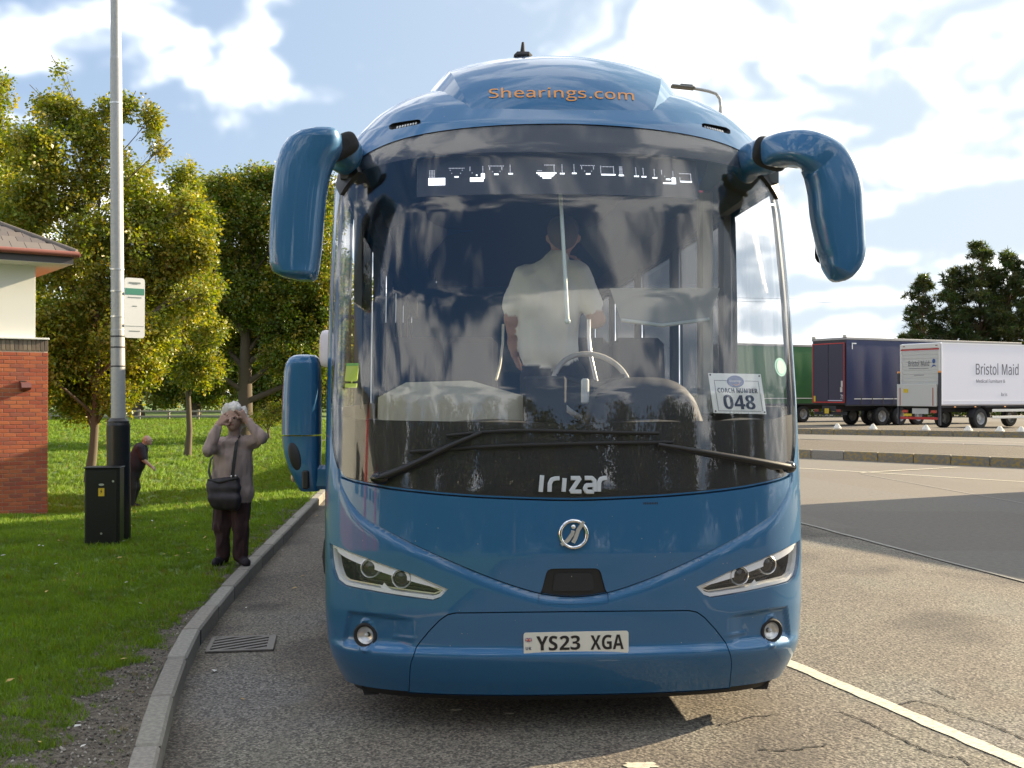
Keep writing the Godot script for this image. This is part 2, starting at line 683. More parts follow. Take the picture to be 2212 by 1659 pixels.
func build_ground():
	var macro := noise_of(31, 0.22, 4)
	var stain := noise_of(37, 0.55, 3)
	# earth out to the horizon, below everything
	var e := MB.new()
	e.colored = true
	e.col = Color(0.8, 0.85, 0.7)
	e.quad(Vector3(-1500, -1.4, 300), Vector3(1500, -1.4, 300), Vector3(1500, -1.4, -2500), Vector3(-1500, -1.4, -2500), Vector3.UP)
	structure("ground", e, M.turf)
	# coarse old tarmac of the coach bays
	var xs := axis([[-14.0, -3.0, 1.0], [-3.0, 5.5, 0.14], [5.5, 20.0, 1.2], [20.0, 260.0, 24.0]])
	var zs := axis([[-60.0, -6.0, 6.0], [-6.0, 3.0, 0.9], [3.0, 15.0, 0.16], [15.0, 40.0, 1.2], [40.0, 300.0, 26.0]])
	var flat := func(_x, _z): return 0.0
	var tint := func(x, z):
		var t: float = 0.86 + 0.26 * macro.get_noise_2d(x, z * 0.8) + 0.16 * stain.get_noise_2d(x * 1.3, z)
		# mud and drips along the gutter and where coaches stand
		var s := smooth(0.15, 0.55, stain.get_noise_2d(x * 0.9 + 40.0, z * 0.7))
		t *= 1.0 - 0.45 * s
		var gut: float = x - kerb_x(z)
		t *= 1.0 - 0.5 * smooth(0.34, 0.02, gut) * smooth(-0.25, 0.3, stain.get_noise_2d(x * 2.0 + 7.0, z * 1.2))
		t *= 1.0 - 0.6 * smooth(1.0, 0.3, Vector2((x + 2.02) / 0.30, (z - 8.87) / 0.22).length() + 0.4 * stain.get_noise_2d(x * 6.0, z * 6.0))
		return Color(t * 1.2, t * 1.12, t * 0.99)
	var keep := func(x0, z0, x1, z1): return x1 > minf(kerb_x(z0), kerb_x(z1)) - 0.12
	structure("car_park", sheet(xs, zs, flat, tint, keep), M.asphalt)
	# smoother access road beyond the seam
	var rd := MB.new()
	rd.colored = true
	for i in 60:
		var z0 := -10.0 + i * 2.0
		var z1 := z0 + 2.0
		for j in 24:
			var a0 := seam_x(z0) + pow(float(j) / 24.0, 1.8) * 150.0
			var a1 := seam_x(z0) + pow(float(j + 1) / 24.0, 1.8) * 150.0
			var b0 := seam_x(z1) + pow(float(j) / 24.0, 1.8) * 150.0
			var b1 := seam_x(z1) + pow(float(j + 1) / 24.0, 1.8) * 150.0
			var t := 1.0 + 0.22 * macro.get_noise_2d(a0, z0)
			rd.col = Color(t * 1.03, t, t * 0.95)
			rd.quad(Vector3(a0, 0.004, -z0), Vector3(a1, 0.004, -z0), Vector3(b1, 0.004, -z1), Vector3(b0, 0.004, -z1), Vector3.UP)
	var road = structure("access_road", rd, M.smooth_asphalt)
	var ln := func(called, pts, w, y):
		var mb := MB.new()
		strip(mb, pts, w, y, 0.16)
		return part(called, mb, M.line_paint, road)
	var l1 := MB.new()
	strip(l1, along(on_ground(1600, 1004), on_ground(2300, 1047), 20), 0.10, 0.009, 0.1)
	part("painted_line", l1, M.line_paint, road)
	ln.call("painted_line", along(on_ground(1859, 1022), on_ground(2070, 1010), 10), 0.10, 0.013)
	ln.call("painted_line", along(on_ground(1990, 950.5), on_ground(2300, 958.5), 10), 0.12, 0.009)
	ln.call("painted_line", along(on_ground(1727, 938), on_ground(1850, 936), 6), 0.12, 0.009)
	var j1 := MB.new()
	strip(j1, along(on_ground(1859, 1024), on_ground(2320, 1108), 24), 0.045, 0.009, 0.3)
	part("road_joint", j1, M.concrete, road)
	var j2 := MB.new()
	var sp := []
	for i in 60:
		var z := 2.0 + i * 0.5
		sp.push_back(Vector2(seam_x(z) + rng.randf_range(-0.01, 0.01), -z))
	strip(j2, sp, 0.05, 0.009, 0.4)
	part("road_joint", j2, M.concrete, road)
	# bay line, cracks, blots on the tarmac
	var park = get_node("car_park")
	var bay := MB.new()
	var pa := Vector3(2.35 + 0.61 * 1.6, 0, -(5.1 - 1.93 * 1.6))
	var pb := Vector3(1.74 - 0.61 * 2.2, 0, -(7.03 + 1.93 * 2.2))
	strip(bay, along(pa, pb, 90), 0.105, 0.005, 0.14)
	part("painted_line", bay, M.line_paint, park)
	for cr in [[[720, 1335], [830, 1370], [960, 1430], [1100, 1500], [1200, 1550], [1300, 1585], [1430, 1600], [1480, 1640]], [[1060, 1300], [1180, 1280], [1300, 1310], [1450, 1370], [1600, 1420], [1784, 1490], [1900, 1530]], [[1260, 1205], [1330, 1245], [1400, 1270]], [[40, 1420], [200, 1380], [420, 1345]], [[300, 1560], [520, 1545], [680, 1520]]]:
		var pts := []
		for i in cr.size() - 1:
			for k in 7:
				var f := k / 7.0
				var zx := lerpf(cr[i][0], cr[i + 1][0], f)
				var zy := lerpf(cr[i][1], cr[i + 1][1], f)
				var g := on_ground((1792.0 + 0.4484 * zx) / 1.1718, (1200.0 + 0.4484 * zy) / 1.1718)
				pts.push_back(Vector2(g.x, g.z) + Vector2(rng.randf_range(-0.012, 0.012), rng.randf_range(-0.02, 0.02)))
		var mb := MB.new()
		strip(mb, pts, 0.011, 0.004, 0.75)
		part("crack", mb, M.crack, park)
	for b in [[1380, 1652, 0.09, 0.05], [985, 1533, 0.035, 0.02], [1100, 1541, 0.03, 0.015]]:
		var g := on_ground(b[0], b[1])
		var mb := MB.new()
		var loop := PackedVector3Array()
		for i in 22:
			var a := TAU * i / 22.0
			var r := rng.randf_range(0.65, 1.15)
			loop.push_back(g + Vector3(cos(a) * b[2] * r, 0.004, sin(a) * b[3] * r))
		mb.fan(loop, Vector3.UP)
		part("paint_blot", mb, M.line_paint, park)

func stone_row(parent, pts: Array, length: float, w: float, h: float, base: float, m, alt = null, every := 2):
	# pts: (x, z) down the road-side face; stones lie on its left
	var acc := 0.0
	var here: Vector2 = pts[0]
	var i := 1
	var start := here
	var count := 0
	while i < pts.size():
		var nxt: Vector2 = pts[i]
		var d := here.distance_to(nxt)
		if acc + d < length:
			acc += d
			here = nxt
			i += 1
			continue
		here = here.lerp(nxt, (length - acc) / d)
		acc = 0.0
		var t := (here - start).normalized()
		var nrm := Vector2(t.y, -t.x)
		var mid := (start + here) * 0.5 + nrm * w * 0.5
		var mb := MB.new()
		mb.colored = true
		var tone := rng.randf_range(0.78, 1.14)
		mb.col = Color(tone, tone * rng.randf_range(0.97, 1.0), tone * 0.96)
		var bs := Basis(Vector3(t.x, 0, t.y), Vector3.UP, Vector3(t.x, 0, t.y).cross(Vector3.UP))
		bs = bs * Basis.from_euler(Vector3(rng.randf_range(-0.008, 0.008), rng.randf_range(-0.006, 0.006), rng.randf_range(-0.004, 0.004)))
		mb.box(Vector3(mid.x, base + h * 0.5 - 0.05 + rng.randf_range(-0.003, 0.003), mid.y), Vector3(start.distance_to(here) - 0.014, h + 0.1, w), bs, 0.014)
		part("kerb_stone", mb, alt if alt and rng.randf() < 0.75 else m, parent)
		count += 1
		start = here

func build_kerbs():
	var k := Node3D.new()
	k.name = "kerb"
	k.set_meta("kind", "structure")
	add_child(k)
	var pts := []
	var z := 2.6
	while z < 46.0:
		pts.push_back(Vector2(kerb_x(z), -z))
		z += 0.1
	# going away from the camera the lawn is on the left
	stone_row(k, pts, 0.84, 0.125, 0.115, 0.0, M.concrete)
	var bed := MB.new()
	strip_band(bed, 2.4, 60.0, 0.004, 0.121, -0.2, 0.099)
	part("kerb_bed", bed, M.crack, k)
	# islands across the access road
	var spec := [
		[Vector2(7.6, 29.5), Vector2(11.75, 25.5), 9.0, 14.0, 6.2, "traffic_island"],
		[Vector2(12.1, 46.7), Vector2(19.7, 42.7), 18.0, 14.0, 4.2, "traffic_island"]]
	for s in spec:
		var a: Vector2 = s[0]
		var b: Vector2 = s[1]
		var t := (b - a).normalized()
		var nrm := Vector2(-t.y, t.x)
		if nrm.y < 0.0:
			nrm = -nrm
		var p0 = a - t * s[2]
		var p1 = b + t * s[3]
		var mb := MB.new()
		mb.colored = true
		var nn := noise_of(41, 0.5, 3)
		var cells := 40
		for i in cells:
			for j in 6:
				var q := []
				for c in [[i, j], [i + 1, j], [i + 1, j + 1], [i, j + 1]]:
					var w = p0.lerp(p1, float(c[0]) / cells) + nrm * (0.11 + s[4] * c[1] / 6.0)
					q.push_back(Vector3(w.x, 0.205 + 0.02 * nn.get_noise_2d(w.x * 3.0, w.y * 3.0), -w.y))
				var tone := 1.9 + 0.9 * nn.get_noise_2d(q[0].x, q[0].z)
				mb.col = Color(tone * 1.1, tone, tone * 0.85)
				mb.quad(q[0], q[1], q[2], q[3], Vector3.UP)
		var isl = structure(s[5], mb, M.soil)
		# stones laid from right to left keep the island on their far side
		var line := []
		for i in 401:
			var w = p1.lerp(p0, i / 400.0)
			line.push_back(Vector2(w.x, -w.y))
		stone_row(isl, line, 0.92, 0.14, 0.23, 0.0, M.concrete, M.yellow_concrete, 2)
		var back := []
		for i in 401:
			var w = p0.lerp(p1, i / 400.0) + nrm * (s[4] + 0.2)
			back.push_back(Vector2(w.x, -w.y))
		stone_row(isl, back, 1.8, 0.14, 0.21, 0.0, M.concrete)

func strip_band(mb: MB, z0: float, z1: float, da: float, db: float, y0: float, y1: float):
	# a low wall of mortar under and between the kerb stones
	var z := z0
	while z < z1:
		var n := z + 0.5
		var a0 := Vector3(kerb_x(z) - da, y1, -z)
		var a1 := Vector3(kerb_x(n) - da, y1, -n)
		var b0 := Vector3(kerb_x(z) - db, y1, -z)
		var b1 := Vector3(kerb_x(n) - db, y1, -n)
		mb.quad(a0, a1, b1, b0, Vector3.UP)
		var dn := Vector3(0, y0 - y1, 0)
		mb.quad(a0, a1, a1 + dn, a0 + dn, Vector3.RIGHT)
		z = n

func bare(d: float, z: float, n: FastNoiseLite, x: float) -> float:
	# > 0 where the verge is trodden to gravel
	var edge := 0.13 + 0.46 * smooth(8.2, 4.6, z) + 0.20 * n.get_noise_2d(x * 1.6, z * 1.6) * (0.35 + smooth(10.0, 5.0, z))
	return edge - d

func build_lawn():
	var nn := noise_of(51, 1.0, 3)
	var mac := noise_of(52, 0.35, 3)
	# lawn surface: rows by distance, columns by distance from the kerb
	var ds := axis([[0.115, 3.0, 0.15], [3.0, 12.0, 0.6], [12.0, 110.0, 8.0]])
	var zs := axis([[-8.0, 3.0, 1.0], [3.0, 14.0, 0.25], [14.0, 62.0, 1.0], [62.0, 120.0, 8.0]])
	var mb := MB.new()
	mb.colored = true
	for i in zs.size() - 1:
		for j in ds.size() - 1:
			var q := []
			for c in [[i, j], [i + 1, j], [i + 1, j + 1], [i, j + 1]]:
				var z := zs[c[0]]
				var x := kerb_x(z) - ds[c[1]]
				q.push_back(Vector3(x, lawn_y(x, z) - 0.006 + 0.012 * nn.get_noise_2d(x, z), -z))
			var t := 1.0 + 0.3 * mac.get_noise_2d(q[0].x, q[0].z)
			mb.col = Color(t, t, t)
			mb.quad(q[0], q[1], q[2], q[3], Vector3.UP)
	structure("lawn", mb, M.turf)
	# bare gravelly soil beside the kerb
	var vs := MB.new()
	vs.colored = true
	var z := 2.6
	while z < 20.0:
		var n := z + 0.12
		for k in 9:
			var q := []
			for c in [[z, k], [n, k], [n, k + 1], [z, k + 1]]:
				var wide := 0.30 + 0.75 * smooth(9.0, 4.5, c[0])
				var x: float = kerb_x(c[0]) - 0.118 - wide * c[1] / 9.0
				q.push_back(Vector3(x, lawn_y(x, c[0]) + 0.004 + 0.01 * nn.get_noise_2d(x * 4.0, c[0] * 4.0) - 0.03 * smooth(0.8, 1.0, c[1] / 9.0), -c[0]))
			var t := rng.randf_range(0.85, 1.2)
			vs.col = Color(t, t, t)
			vs.quad(q[0], q[1], q[2], q[3], Vector3.UP)
		z = n
	structure("verge", vs, M.soil)
	# a tuft of grass
	var tm := MB.new()
	for i in 11:
		var a := rng.randf() * TAU
		var r := rng.randf_range(0.0, 0.022)
		var base := Vector3(cos(a) * r, -0.006, sin(a) * r)
		var lean := Vector3(cos(a + rng.randf_range(-0.8, 0.8)), 0, sin(a + rng.randf_range(-0.8, 0.8))) * rng.randf_range(0.006, 0.03)
		var h := rng.randf_range(0.025, 0.05)
		var side := Vector3(-sin(a + 0.7), 0, cos(a + 0.7)) * rng.randf_range(0.0016, 0.0026)
		var p1 := base + Vector3(0, h * 0.6, 0) + lean * 0.4
		var p2 := base + Vector3(0, h, 0) + lean
		var nr := (Vector3(cos(a), 0.9, sin(a))).normalized()
		tm.nquad(base - side, base + side, p1 + side * 0.75, p1 - side * 0.75, nr, nr, nr, nr)
		tm.tri(p1 - side * 0.75, p1 + side * 0.75, p2, nr, nr, nr)
	var gm := vmat(0.75)
	gm.backlight_enabled = true
	gm.backlight = Color(1.0, 1.0, 0.4)
	var xf: Array[Transform3D] = []
	var cl: Array[Color] = []
	# [z from, z to, tufts per square metre, scale]
	for band in [[3.4, 6.5, 1500.0, 1.0], [6.5, 9.5, 900.0, 1.15], [9.5, 14.0, 420.0, 1.6], [14.0, 22.0, 190.0, 2.1], [22.0, 56.0, 55.0, 3.2]]:
		var zz: float = band[0]
		while zz < band[1]:
			var x1 := kerb_x(zz) - 0.12
			var x0 := -0.475 * zz - 0.5
			var count := int((x1 - x0) * 0.25 * band[2])
			for i in maxi(count, 0):
				var x := rng.randf_range(x0, x1)
				var zr := zz + rng.randf() * 0.25
				var d := kerb_x(zr) - x
				var b := bare(d, zr, nn, x)
				if d < 0.13 or (b > 0.0 and rng.randf() > 0.035):
					continue
				var patch := mac.get_noise_2d(x * 3.0, zr * 3.0)
				if nn.get_noise_2d(x * 2.2 + 30.0, zr * 2.2) < -0.42 and zr < 7.0 and rng.randf() < 0.85:
					continue
				var s: float = band[3] * rng.randf_range(0.7, 1.25) * (1.0 + 0.35 * patch)
				var bs := Basis(Vector3.UP, rng.randf() * TAU).scaled(Vector3(s, s * (0.8 if band[3] > 1.5 else 1.0), s))
				xf.push_back(Transform3D(bs, Vector3(x, lawn_y(x, zr) - 0.002, -zr)))
				var t := 1.0 + 0.35 * patch + rng.randf_range(-0.2, 0.2)
				var yl := rng.randf()
				var col := Color(0.175 * t, 0.29 * t, 0.03 * t)
				if yl > 0.95:
					col = Color(0.24, 0.2, 0.07)
				elif yl > 0.7:
					col = Color(0.22 * t, 0.32 * t, 0.038 * t)
				cl.push_back(col)
			zz += 0.25
	copies("grass", tm.commit(), gm, xf, cl, self).set_meta("kind", "stuff")
	# loose gravel in the bare strip
	var pm := MB.new()
	pm.box(Vector3.ZERO, Vector3(0.013, 0.007, 0.009), Basis.from_euler(Vector3(0.2, 0.3, 0.1)), 0.003)
	var px_: Array[Transform3D] = []
	var pc: Array[Color] = []
	for i in 5200:
		var zr := rng.randf_range(3.6, 10.0)
		var d := rng.randf_range(0.13, 1.0)
		var x := kerb_x(zr) - d
		if bare(d, zr, nn, x) < -0.03 or rng.randf() > smooth(11.0, 5.0, zr):
			continue
		var s := rng.randf_range(0.4, 1.5)
		px_.push_back(Transform3D(Basis.from_euler(Vector3(rng.randf() * 0.6, rng.randf() * TAU, rng.randf() * 0.6)).scaled(Vector3.ONE * s), Vector3(x, lawn_y(x, zr) + 0.008, -zr)))
		var t := 0.07 + 0.3 * pow(rng.randf(), 2.2)
		pc.push_back(Color(t, t * 0.9, t * 0.76))
	copies("gravel", pm.commit(), vmat(0.9), px_, pc, self).set_meta("kind", "stuff")
	# fallen leaves and bits of litter
	var fl := MB.new()
	fl.tri(Vector3(-0.03, 0, 0), Vector3(0, 0.006, 0.016), Vector3(0.03, 0.003, 0), Vector3.UP, Vector3.UP, Vector3.UP)
	fl.tri(Vector3(-0.03, 0, 0), Vector3(0, 0.004, -0.017), Vector3(0.03, 0.003, 0), Vector3.UP, Vector3.UP, Vector3.UP)
	var fx: Array[Transform3D] = []
	var fc: Array[Color] = []
	for i in 260:
		var zr := rng.randf_range(4.0, 22.0)
		var x := kerb_x(zr) - rng.randf_range(-0.5, 5.0)
		var on_lawn := x < kerb_x(zr) - 0.13
		if not on_lawn and x < kerb_x(zr) + 0.02:
			continue
		fx.push_back(Transform3D(Basis.from_euler(Vector3(rng.randf_range(-0.3, 0.3), rng.randf() * TAU, rng.randf_range(-0.3, 0.3))).scaled(Vector3.ONE * rng.randf_range(0.5, 1.1)), Vector3(x, (lawn_y(x, zr) + 0.03) if on_lawn else 0.008, -zr)))
		var t := rng.randf()
		fc.push_back(Color(0.42, 0.30, 0.08).lerp(Color(0.30, 0.16, 0.06), t) if t < 0.75 else Color(0.55, 0.53, 0.48))
	copies("fallen_leaves", fl.commit(), vmat(0.8), fx, fc, self).set_meta("kind", "stuff")

func copies(called: String, mesh: Mesh, m, xf: Array[Transform3D], cl: Array[Color], parent) -> MultiMeshInstance3D:
	var mm := MultiMesh.new()
	mm.transform_format = MultiMesh.TRANSFORM_3D
	mm.use_colors = true
	mm.mesh = mesh
	mm.instance_count = xf.size()
	for i in xf.size():
		mm.set_instance_transform(i, xf[i])
		mm.set_instance_color(i, cl[i])
	var o := MultiMeshInstance3D.new()
	o.name = numbered(called) if parent == self else called
	o.multimesh = mm
	o.material_override = m
	parent.add_child(o, true)
	return o

# ---------------------------------------------------------------- brick corner of the services building
func build_services_building():
	var at := Vector3(-8.73, -0.68, -20.9)
	var t = thing("brick_building", "red brick building corner with white upper panel and slate hip roof", "building", at, deg_to_rad(36.0))
	var mortar := MB.new()
	mortar.box(Vector3(-4.0, 1.6, -0.16), Vector3(7.99, 3.2, 0.3))
	var mm := mat(0.58, 0.48, 0.36, 0.95)
	mm.albedo_texture = M.mottle
	mm.uv1_triplanar = true
	part("mortar_wall", mortar, mm, t)
	var bms := []
	for c in [[0.40, 0.105, 0.045], [0.36, 0.085, 0.04], [0.44, 0.125, 0.05], [0.33, 0.075, 0.04], [0.30, 0.085, 0.05]]:
		var b := mat(c[0], c[1], c[2], 0.9)
		b.albedo_texture = M.mottle
		b.uv1_triplanar = true
		b.uv1_world_triplanar = true
		b.uv1_scale = Vector3.ONE * 2.1
		bms.push_back(b)
	var whole := MB.new()
	whole.box(Vector3.ZERO, Vector3(0.215, 0.065, 0.1), Basis(), 0.004)
	var whole_mesh := whole.commit()
	var half := MB.new()
	half.box(Vector3.ZERO, Vector3(0.1025, 0.065, 0.1), Basis(), 0.004)
	var half_mesh := half.commit()
	var rest := MB.new()
	for row in 42:
		var y := 0.0375 + row * 0.075
		var x := 0.0
		var first := true
		while x > -7.9:
			var l := 0.1025 if (first and row % 2 == 1) else 0.215
			var mid := Vector3(x - l * 0.5, y, -0.046 + rng.randf_range(-0.0015, 0.0025))
			if x > -1.42:
				var o := MeshInstance3D.new()
				o.name = "brick"
				o.mesh = half_mesh if l < 0.2 else whole_mesh
				o.material_override = bms[rng.randi() % bms.size()]
				t.add_child(o, true)
				o.position = mid
			else:
				rest.box(mid, Vector3(l, 0.065, 0.1))
			x -= l + 0.01
			first = false
	var ro = part("brickwork", rest, bms[0], t)
	ro.set_meta("kind", "stuff")
	# dark soldier course
	var sm := [mat(0.15, 0.115, 0.085, 0.9), mat(0.19, 0.15, 0.11, 0.9), mat(0.12, 0.095, 0.075, 0.9)]
	var sol := MB.new()
	sol.box(Vector3.ZERO, Vector3(0.065, 0.205, 0.11), Basis(), 0.004)
	var sol_mesh := sol.commit()
	var bed := MB.new()
	bed.box(Vector3(-4.0, 3.28, -0.16), Vector3(7.99, 0.215, 0.29))
	part("mortar_band", bed, mm, t)
	for i in 24:
		var o := MeshInstance3D.new()
		o.name = "soldier_brick"
		o.mesh = sol_mesh
		o.material_override = sm[rng.randi() % 3]
		t.add_child(o, true)
		o.position = Vector3(-0.033 - i * 0.075, 3.28, -0.046)
	var sill := MB.new()
	sill.box(Vector3(-4.0, 3.405, -0.12), Vector3(8.03, 0.035, 0.34), Basis(), 0.006)
	part("white_flashing", sill, M.white, t)
	var panel := MB.new()
	for i in 3:
		panel.box(Vector3(-1.5 - i * 2.6, 4.12, -0.17), Vector3(2.594, 1.39, 0.12), Basis(), 0.004)
	part("upper_panel", panel, mat(0.70, 0.69, 0.64, 0.5), t)
	var back := MB.new()
	back.box(Vector3(-4.25, 2.4, -4.0), Vector3(7.9, 4.8, 7.4))
	part("side_wall", back, bms[1], t)
	# eaves
	var sof := MB.new()
	sof.box(Vector3(-4.0, 4.80, -3.6), Vector3(8.6, 0.05, 8.4))
	part("soffit", sof, mat(0.6, 0.58, 0.52, 0.7), t)
	var fas := MB.new()
	fas.box(Vector3(-4.0, 4.86, 0.59), Vector3(8.6, 0.16, 0.025))
	fas.box(Vector3(0.29, 4.86, -3.6), Vector3(0.025, 0.16, 8.38))
	part("fascia_board", fas, mat(0.05, 0.045, 0.045, 0.6), t)
	var gut := MB.new()
	gut.tube([Vector3(-8, 4.955, 0.66), Vector3(0.38, 4.955, 0.66)], 0.055, 10)
	gut.tube([Vector3(0.36, 4.953, 0.68), Vector3(0.36, 4.953, -7.4)], 0.055, 10)
	part("gutter", gut, mat(0.22, 0.075, 0.05, 0.45), t)
	# hip roof: slates in courses on the slope that shows
	var pitch := deg_to_rad(27.0)
	var roof := MB.new()
	var c0 := Vector3(0.34, 4.98, 0.64)
	var run := 4.2
	var apex := c0 + Vector3(-run, run * tan(pitch), -run)
	roof.quad(c0, apex, apex + Vector3(-6, 0, 0), c0 + Vector3(-8.8, 0, 0), Vector3(0, 1, 1))
	roof.quad(c0, apex, apex + Vector3(0, 0, -1), c0 + Vector3(0, 0, -8.4), Vector3(1, 1, 0))
	var slate_m := []
	for c in [[0.115, 0.095, 0.085], [0.14, 0.12, 0.105], [0.10, 0.085, 0.08]]:
		slate_m.push_back(mat(c[0], c[1], c[2], 0.85))
	var rf = part("roof", roof, slate_m[0], t)
	var sl := MB.new()
	sl.box(Vector3.ZERO, Vector3(0.245, 0.018, 0.36), Basis(), 0.004)
	var slm := sl.commit()
	var tilt := Basis(Vector3.RIGHT, pitch)
	for row in 12:
		var up := row * 0.25 + 0.12
		var zz := -up * cos(pitch)
		var hip := up * cos(pitch)
		var k := 0
		while k < 18:
			var x := -0.13 - hip - k * 0.25 - (0.125 if row % 2 == 1 else 0.0)
			var o := MeshInstance3D.new()
			o.name = "slate"
			o.mesh = slm
			o.material_override = slate_m[rng.randi() % 3]
			rf.add_child(o, true)
			o.transform = Transform3D(tilt * Basis(Vector3.RIGHT, 0.05), c0 + Vector3(x, up * sin(pitch) + 0.022 + rng.randf_range(0, 0.004), zz))
			k += 1
	var hipm := MB.new()
	hipm.tube([c0 + Vector3(0, 0.02, 0), apex + Vector3(0, 0.03, 0)], 0.06, 6)
	part("hip_tiles", hipm, slate_m[1], rf)
	# lamp on the wall
	var w = thing("wall_lamp", "small reddish brown wedge lamp on the red brick wall", "lamp", at + Basis(Vector3.UP, deg_to_rad(36.0)) * Vector3(-0.42, 2.52, 0.006), deg_to_rad(36.0))
	var hs := MB.new()
	var side := PackedVector2Array([Vector2(0, 0.08), Vector2(0.17, 0.05), Vector2(0.19, -0.03), Vector2(0.10, -0.08), Vector2(0, -0.08)])
	hs.prism(side, 0.17, Transform3D(Basis(Vector3(0, 0, 1), Vector3.UP, Vector3(-1, 0, 0)), Vector3(0.085, 0, 0)))
	part("housing", hs, mat(0.16, 0.06, 0.055, 0.5), w)
	var br := MB.new()
	br.box(Vector3(-0.03, 0.085, 0.03), Vector3(0.12, 0.015, 0.05))
	part("bracket", br, M.rubber, w)

# ---------------------------------------------------------------- trees
func leaf_sprig(count: int, size: float, reach: float) -> ArrayMesh:
	var mb := MB.new()
	for i in count:
		var d := Vector3(rng.randf_range(-1, 1), rng.randf_range(-0.6, 0.8), rng.randf_range(-1, 1)).normalized()
		var b := d * reach * rng.randf_range(0.15, 0.75)
		var l := size * rng.randf_range(0.75, 1.25)
		var dir := (d + Vector3(rng.randf_range(-0.7, 0.7), rng.randf_range(-0.9, 0.3), rng.randf_range(-0.7, 0.7))).normalized()
		var s := dir.cross(Vector3(rng.randf_range(-1, 1), rng.randf_range(-1, 1), rng.randf_range(-1, 1))).normalized() * l * 0.34
		var nr := dir.cross(s).normalized()
		if nr.y < 0.0:
			nr = -nr
		var mid := b + dir * l * 0.45
		var tip := b + dir * l
		mb.tri(b, mid + s + nr * l * 0.08, tip, (nr + s.normalized() * 0.3).normalized(), nr, nr)
		mb.tri(b, mid - s + nr * l * 0.08, tip, (nr - s.normalized() * 0.3).normalized(), nr, nr)
	return mb.commit()

func needle_sprig(count: int, reach: float) -> ArrayMesh:
	var mb := MB.new()
	for i in count:
		var d := Vector3(rng.randf_range(-1, 1), rng.randf_range(-0.35, 0.9), rng.randf_range(-1, 1)).normalized()
		var s := d.cross(Vector3(rng.randf_range(-1, 1), rng.randf_range(-1, 1), rng.randf_range(-1, 1))).normalized() * reach * 0.09
		var nr := d.cross(s).normalized()
		if nr.y < 0.0:
			nr = -nr
		var b := d * reach * 0.05
		mb.tri(b - s, b + s, d * reach * rng.randf_range(0.7, 1.1), nr, nr, nr)
	return mb.commit()

var leaf_material: StandardMaterial3D
var sprigs := []
var needles := []

# blobs: [centre, radii] in world space; pal: colours; dens: sprigs per square metre of blob surface
func tree(called: String, label: String, base: Vector3, blobs: Array, pal: Array, dens: float, scale: float, trunk_r: float, bark, group: String, gap := -0.12, needle := false, lean := Vector3.ZERO):
	var t = thing(called, label, "shrub" if called.contains("shrub") else "tree", base, 0.0, group)
	var top_y := 0.0
	var mid := Vector3.ZERO
	for b in blobs:
		top_y = maxf(top_y, b[0].y + b[1].y * 0.6)
		mid += b[0]
	mid /= float(blobs.size())
	var spine := []
	var rad := []
	var steps := 9
	var head := base + (Vector3(mid.x, top_y, mid.z) + lean - base) * 0.86
	for i in steps + 1:
		var f := float(i) / steps
		var p := base.lerp(head, f) + Vector3(sin(f * 5.0 + base.x) * 0.12, 0, cos(f * 4.0 + base.z) * 0.12) * (1.0 if i > 0 else 0.0)
		spine.push_back(p - base)
		rad.push_back(maxf(trunk_r * (1.0 - f * 0.93) * (1.25 if i == 0 else 1.0), 0.015))
	var tr := MB.new()
	tr.tube(spine, rad, 9)
	var limb := MB.new()
	for b in blobs:
		var c: Vector3 = b[0] - base
		var f := clampf((c.y - b[1].y * 0.9) / maxf(top_y - base.y, 0.1), 0.12, 0.9)
		var k := int(f * steps)
		var from: Vector3 = spine[k].lerp(spine[mini(k + 1, steps)], f * steps - k)
		var bend: Vector3 = from.lerp(c, 0.5) + Vector3(0, 0.06 * from.distance_to(c), 0)
		var r0: float = clampf(rad[k] * 0.5, 0.02, 0.14)
		limb.tube([from, bend, c, c + (c - bend) * 0.55], [r0, r0 * 0.7, r0 * 0.4, 0.01], 6)
		for q in 5:
			var d := Vector3(rng.randf_range(-1, 1), rng.randf_range(-0.3, 1), rng.randf_range(-1, 1)).normalized()
			limb.tube([bend.lerp(c, rng.randf()), c + d * b[1] * 0.55, c + d * b[1] * 0.95], [r0 * 0.35, r0 * 0.2, 0.006], 4, false)
	part("trunk", tr, bark, t)
	part("limbs", limb, bark, t)
	var nz := noise_of(int(absf(base.x * 13.0 + base.z * 7.0)) + 3, 0.55 / scale, 2)
	var sets := [[], [], []]
	var cols := [[], [], []]
	for b in blobs:
		var r: Vector3 = b[1]
		var area := 4.0 * PI * pow((r.x * r.y + r.y * r.z + r.x * r.z) / 3.0, 1.0)
		var tone := rng.randf_range(0.85, 1.15)
		for i in int(area * dens):
			var d := Vector3(rng.randfn(), rng.randfn(), rng.randfn()).normalized()
			var rr := pow(rng.randf(), 0.42) * (1.0 + 0.12 * rng.randfn())
			var p: Vector3 = b[0] + d * r * rr
			if p.y < base.y + 0.1:
				continue
			if nz.get_noise_3dv(p) < gap:
				continue
			var bs := Basis.from_euler(Vector3(rng.randf_range(-0.9, 0.9), rng.randf() * TAU, rng.randf_range(-0.9, 0.9))).scaled(Vector3.ONE * scale * rng.randf_range(0.75, 1.25))
			var s := rng.randi() % 3
			sets[s].push_back(Transform3D(bs, p - base))
			var a: Color = pal[rng.randi() % pal.size()]
			var v := tone * rng.randf_range(0.75, 1.25)
			cols[s].push_back(Color(a.r * v, a.g * v, a.b * v))
	for s in 3:
		var xf: Array[Transform3D] = []
		var cl: Array[Color] = []
		xf.assign(sets[s])
		cl.assign(cols[s])
		if xf.size() > 0:
			copies("crown", needles[s] if needle else sprigs[s], leaf_material, xf, cl, t).set_meta("kind", "stuff")
	return t

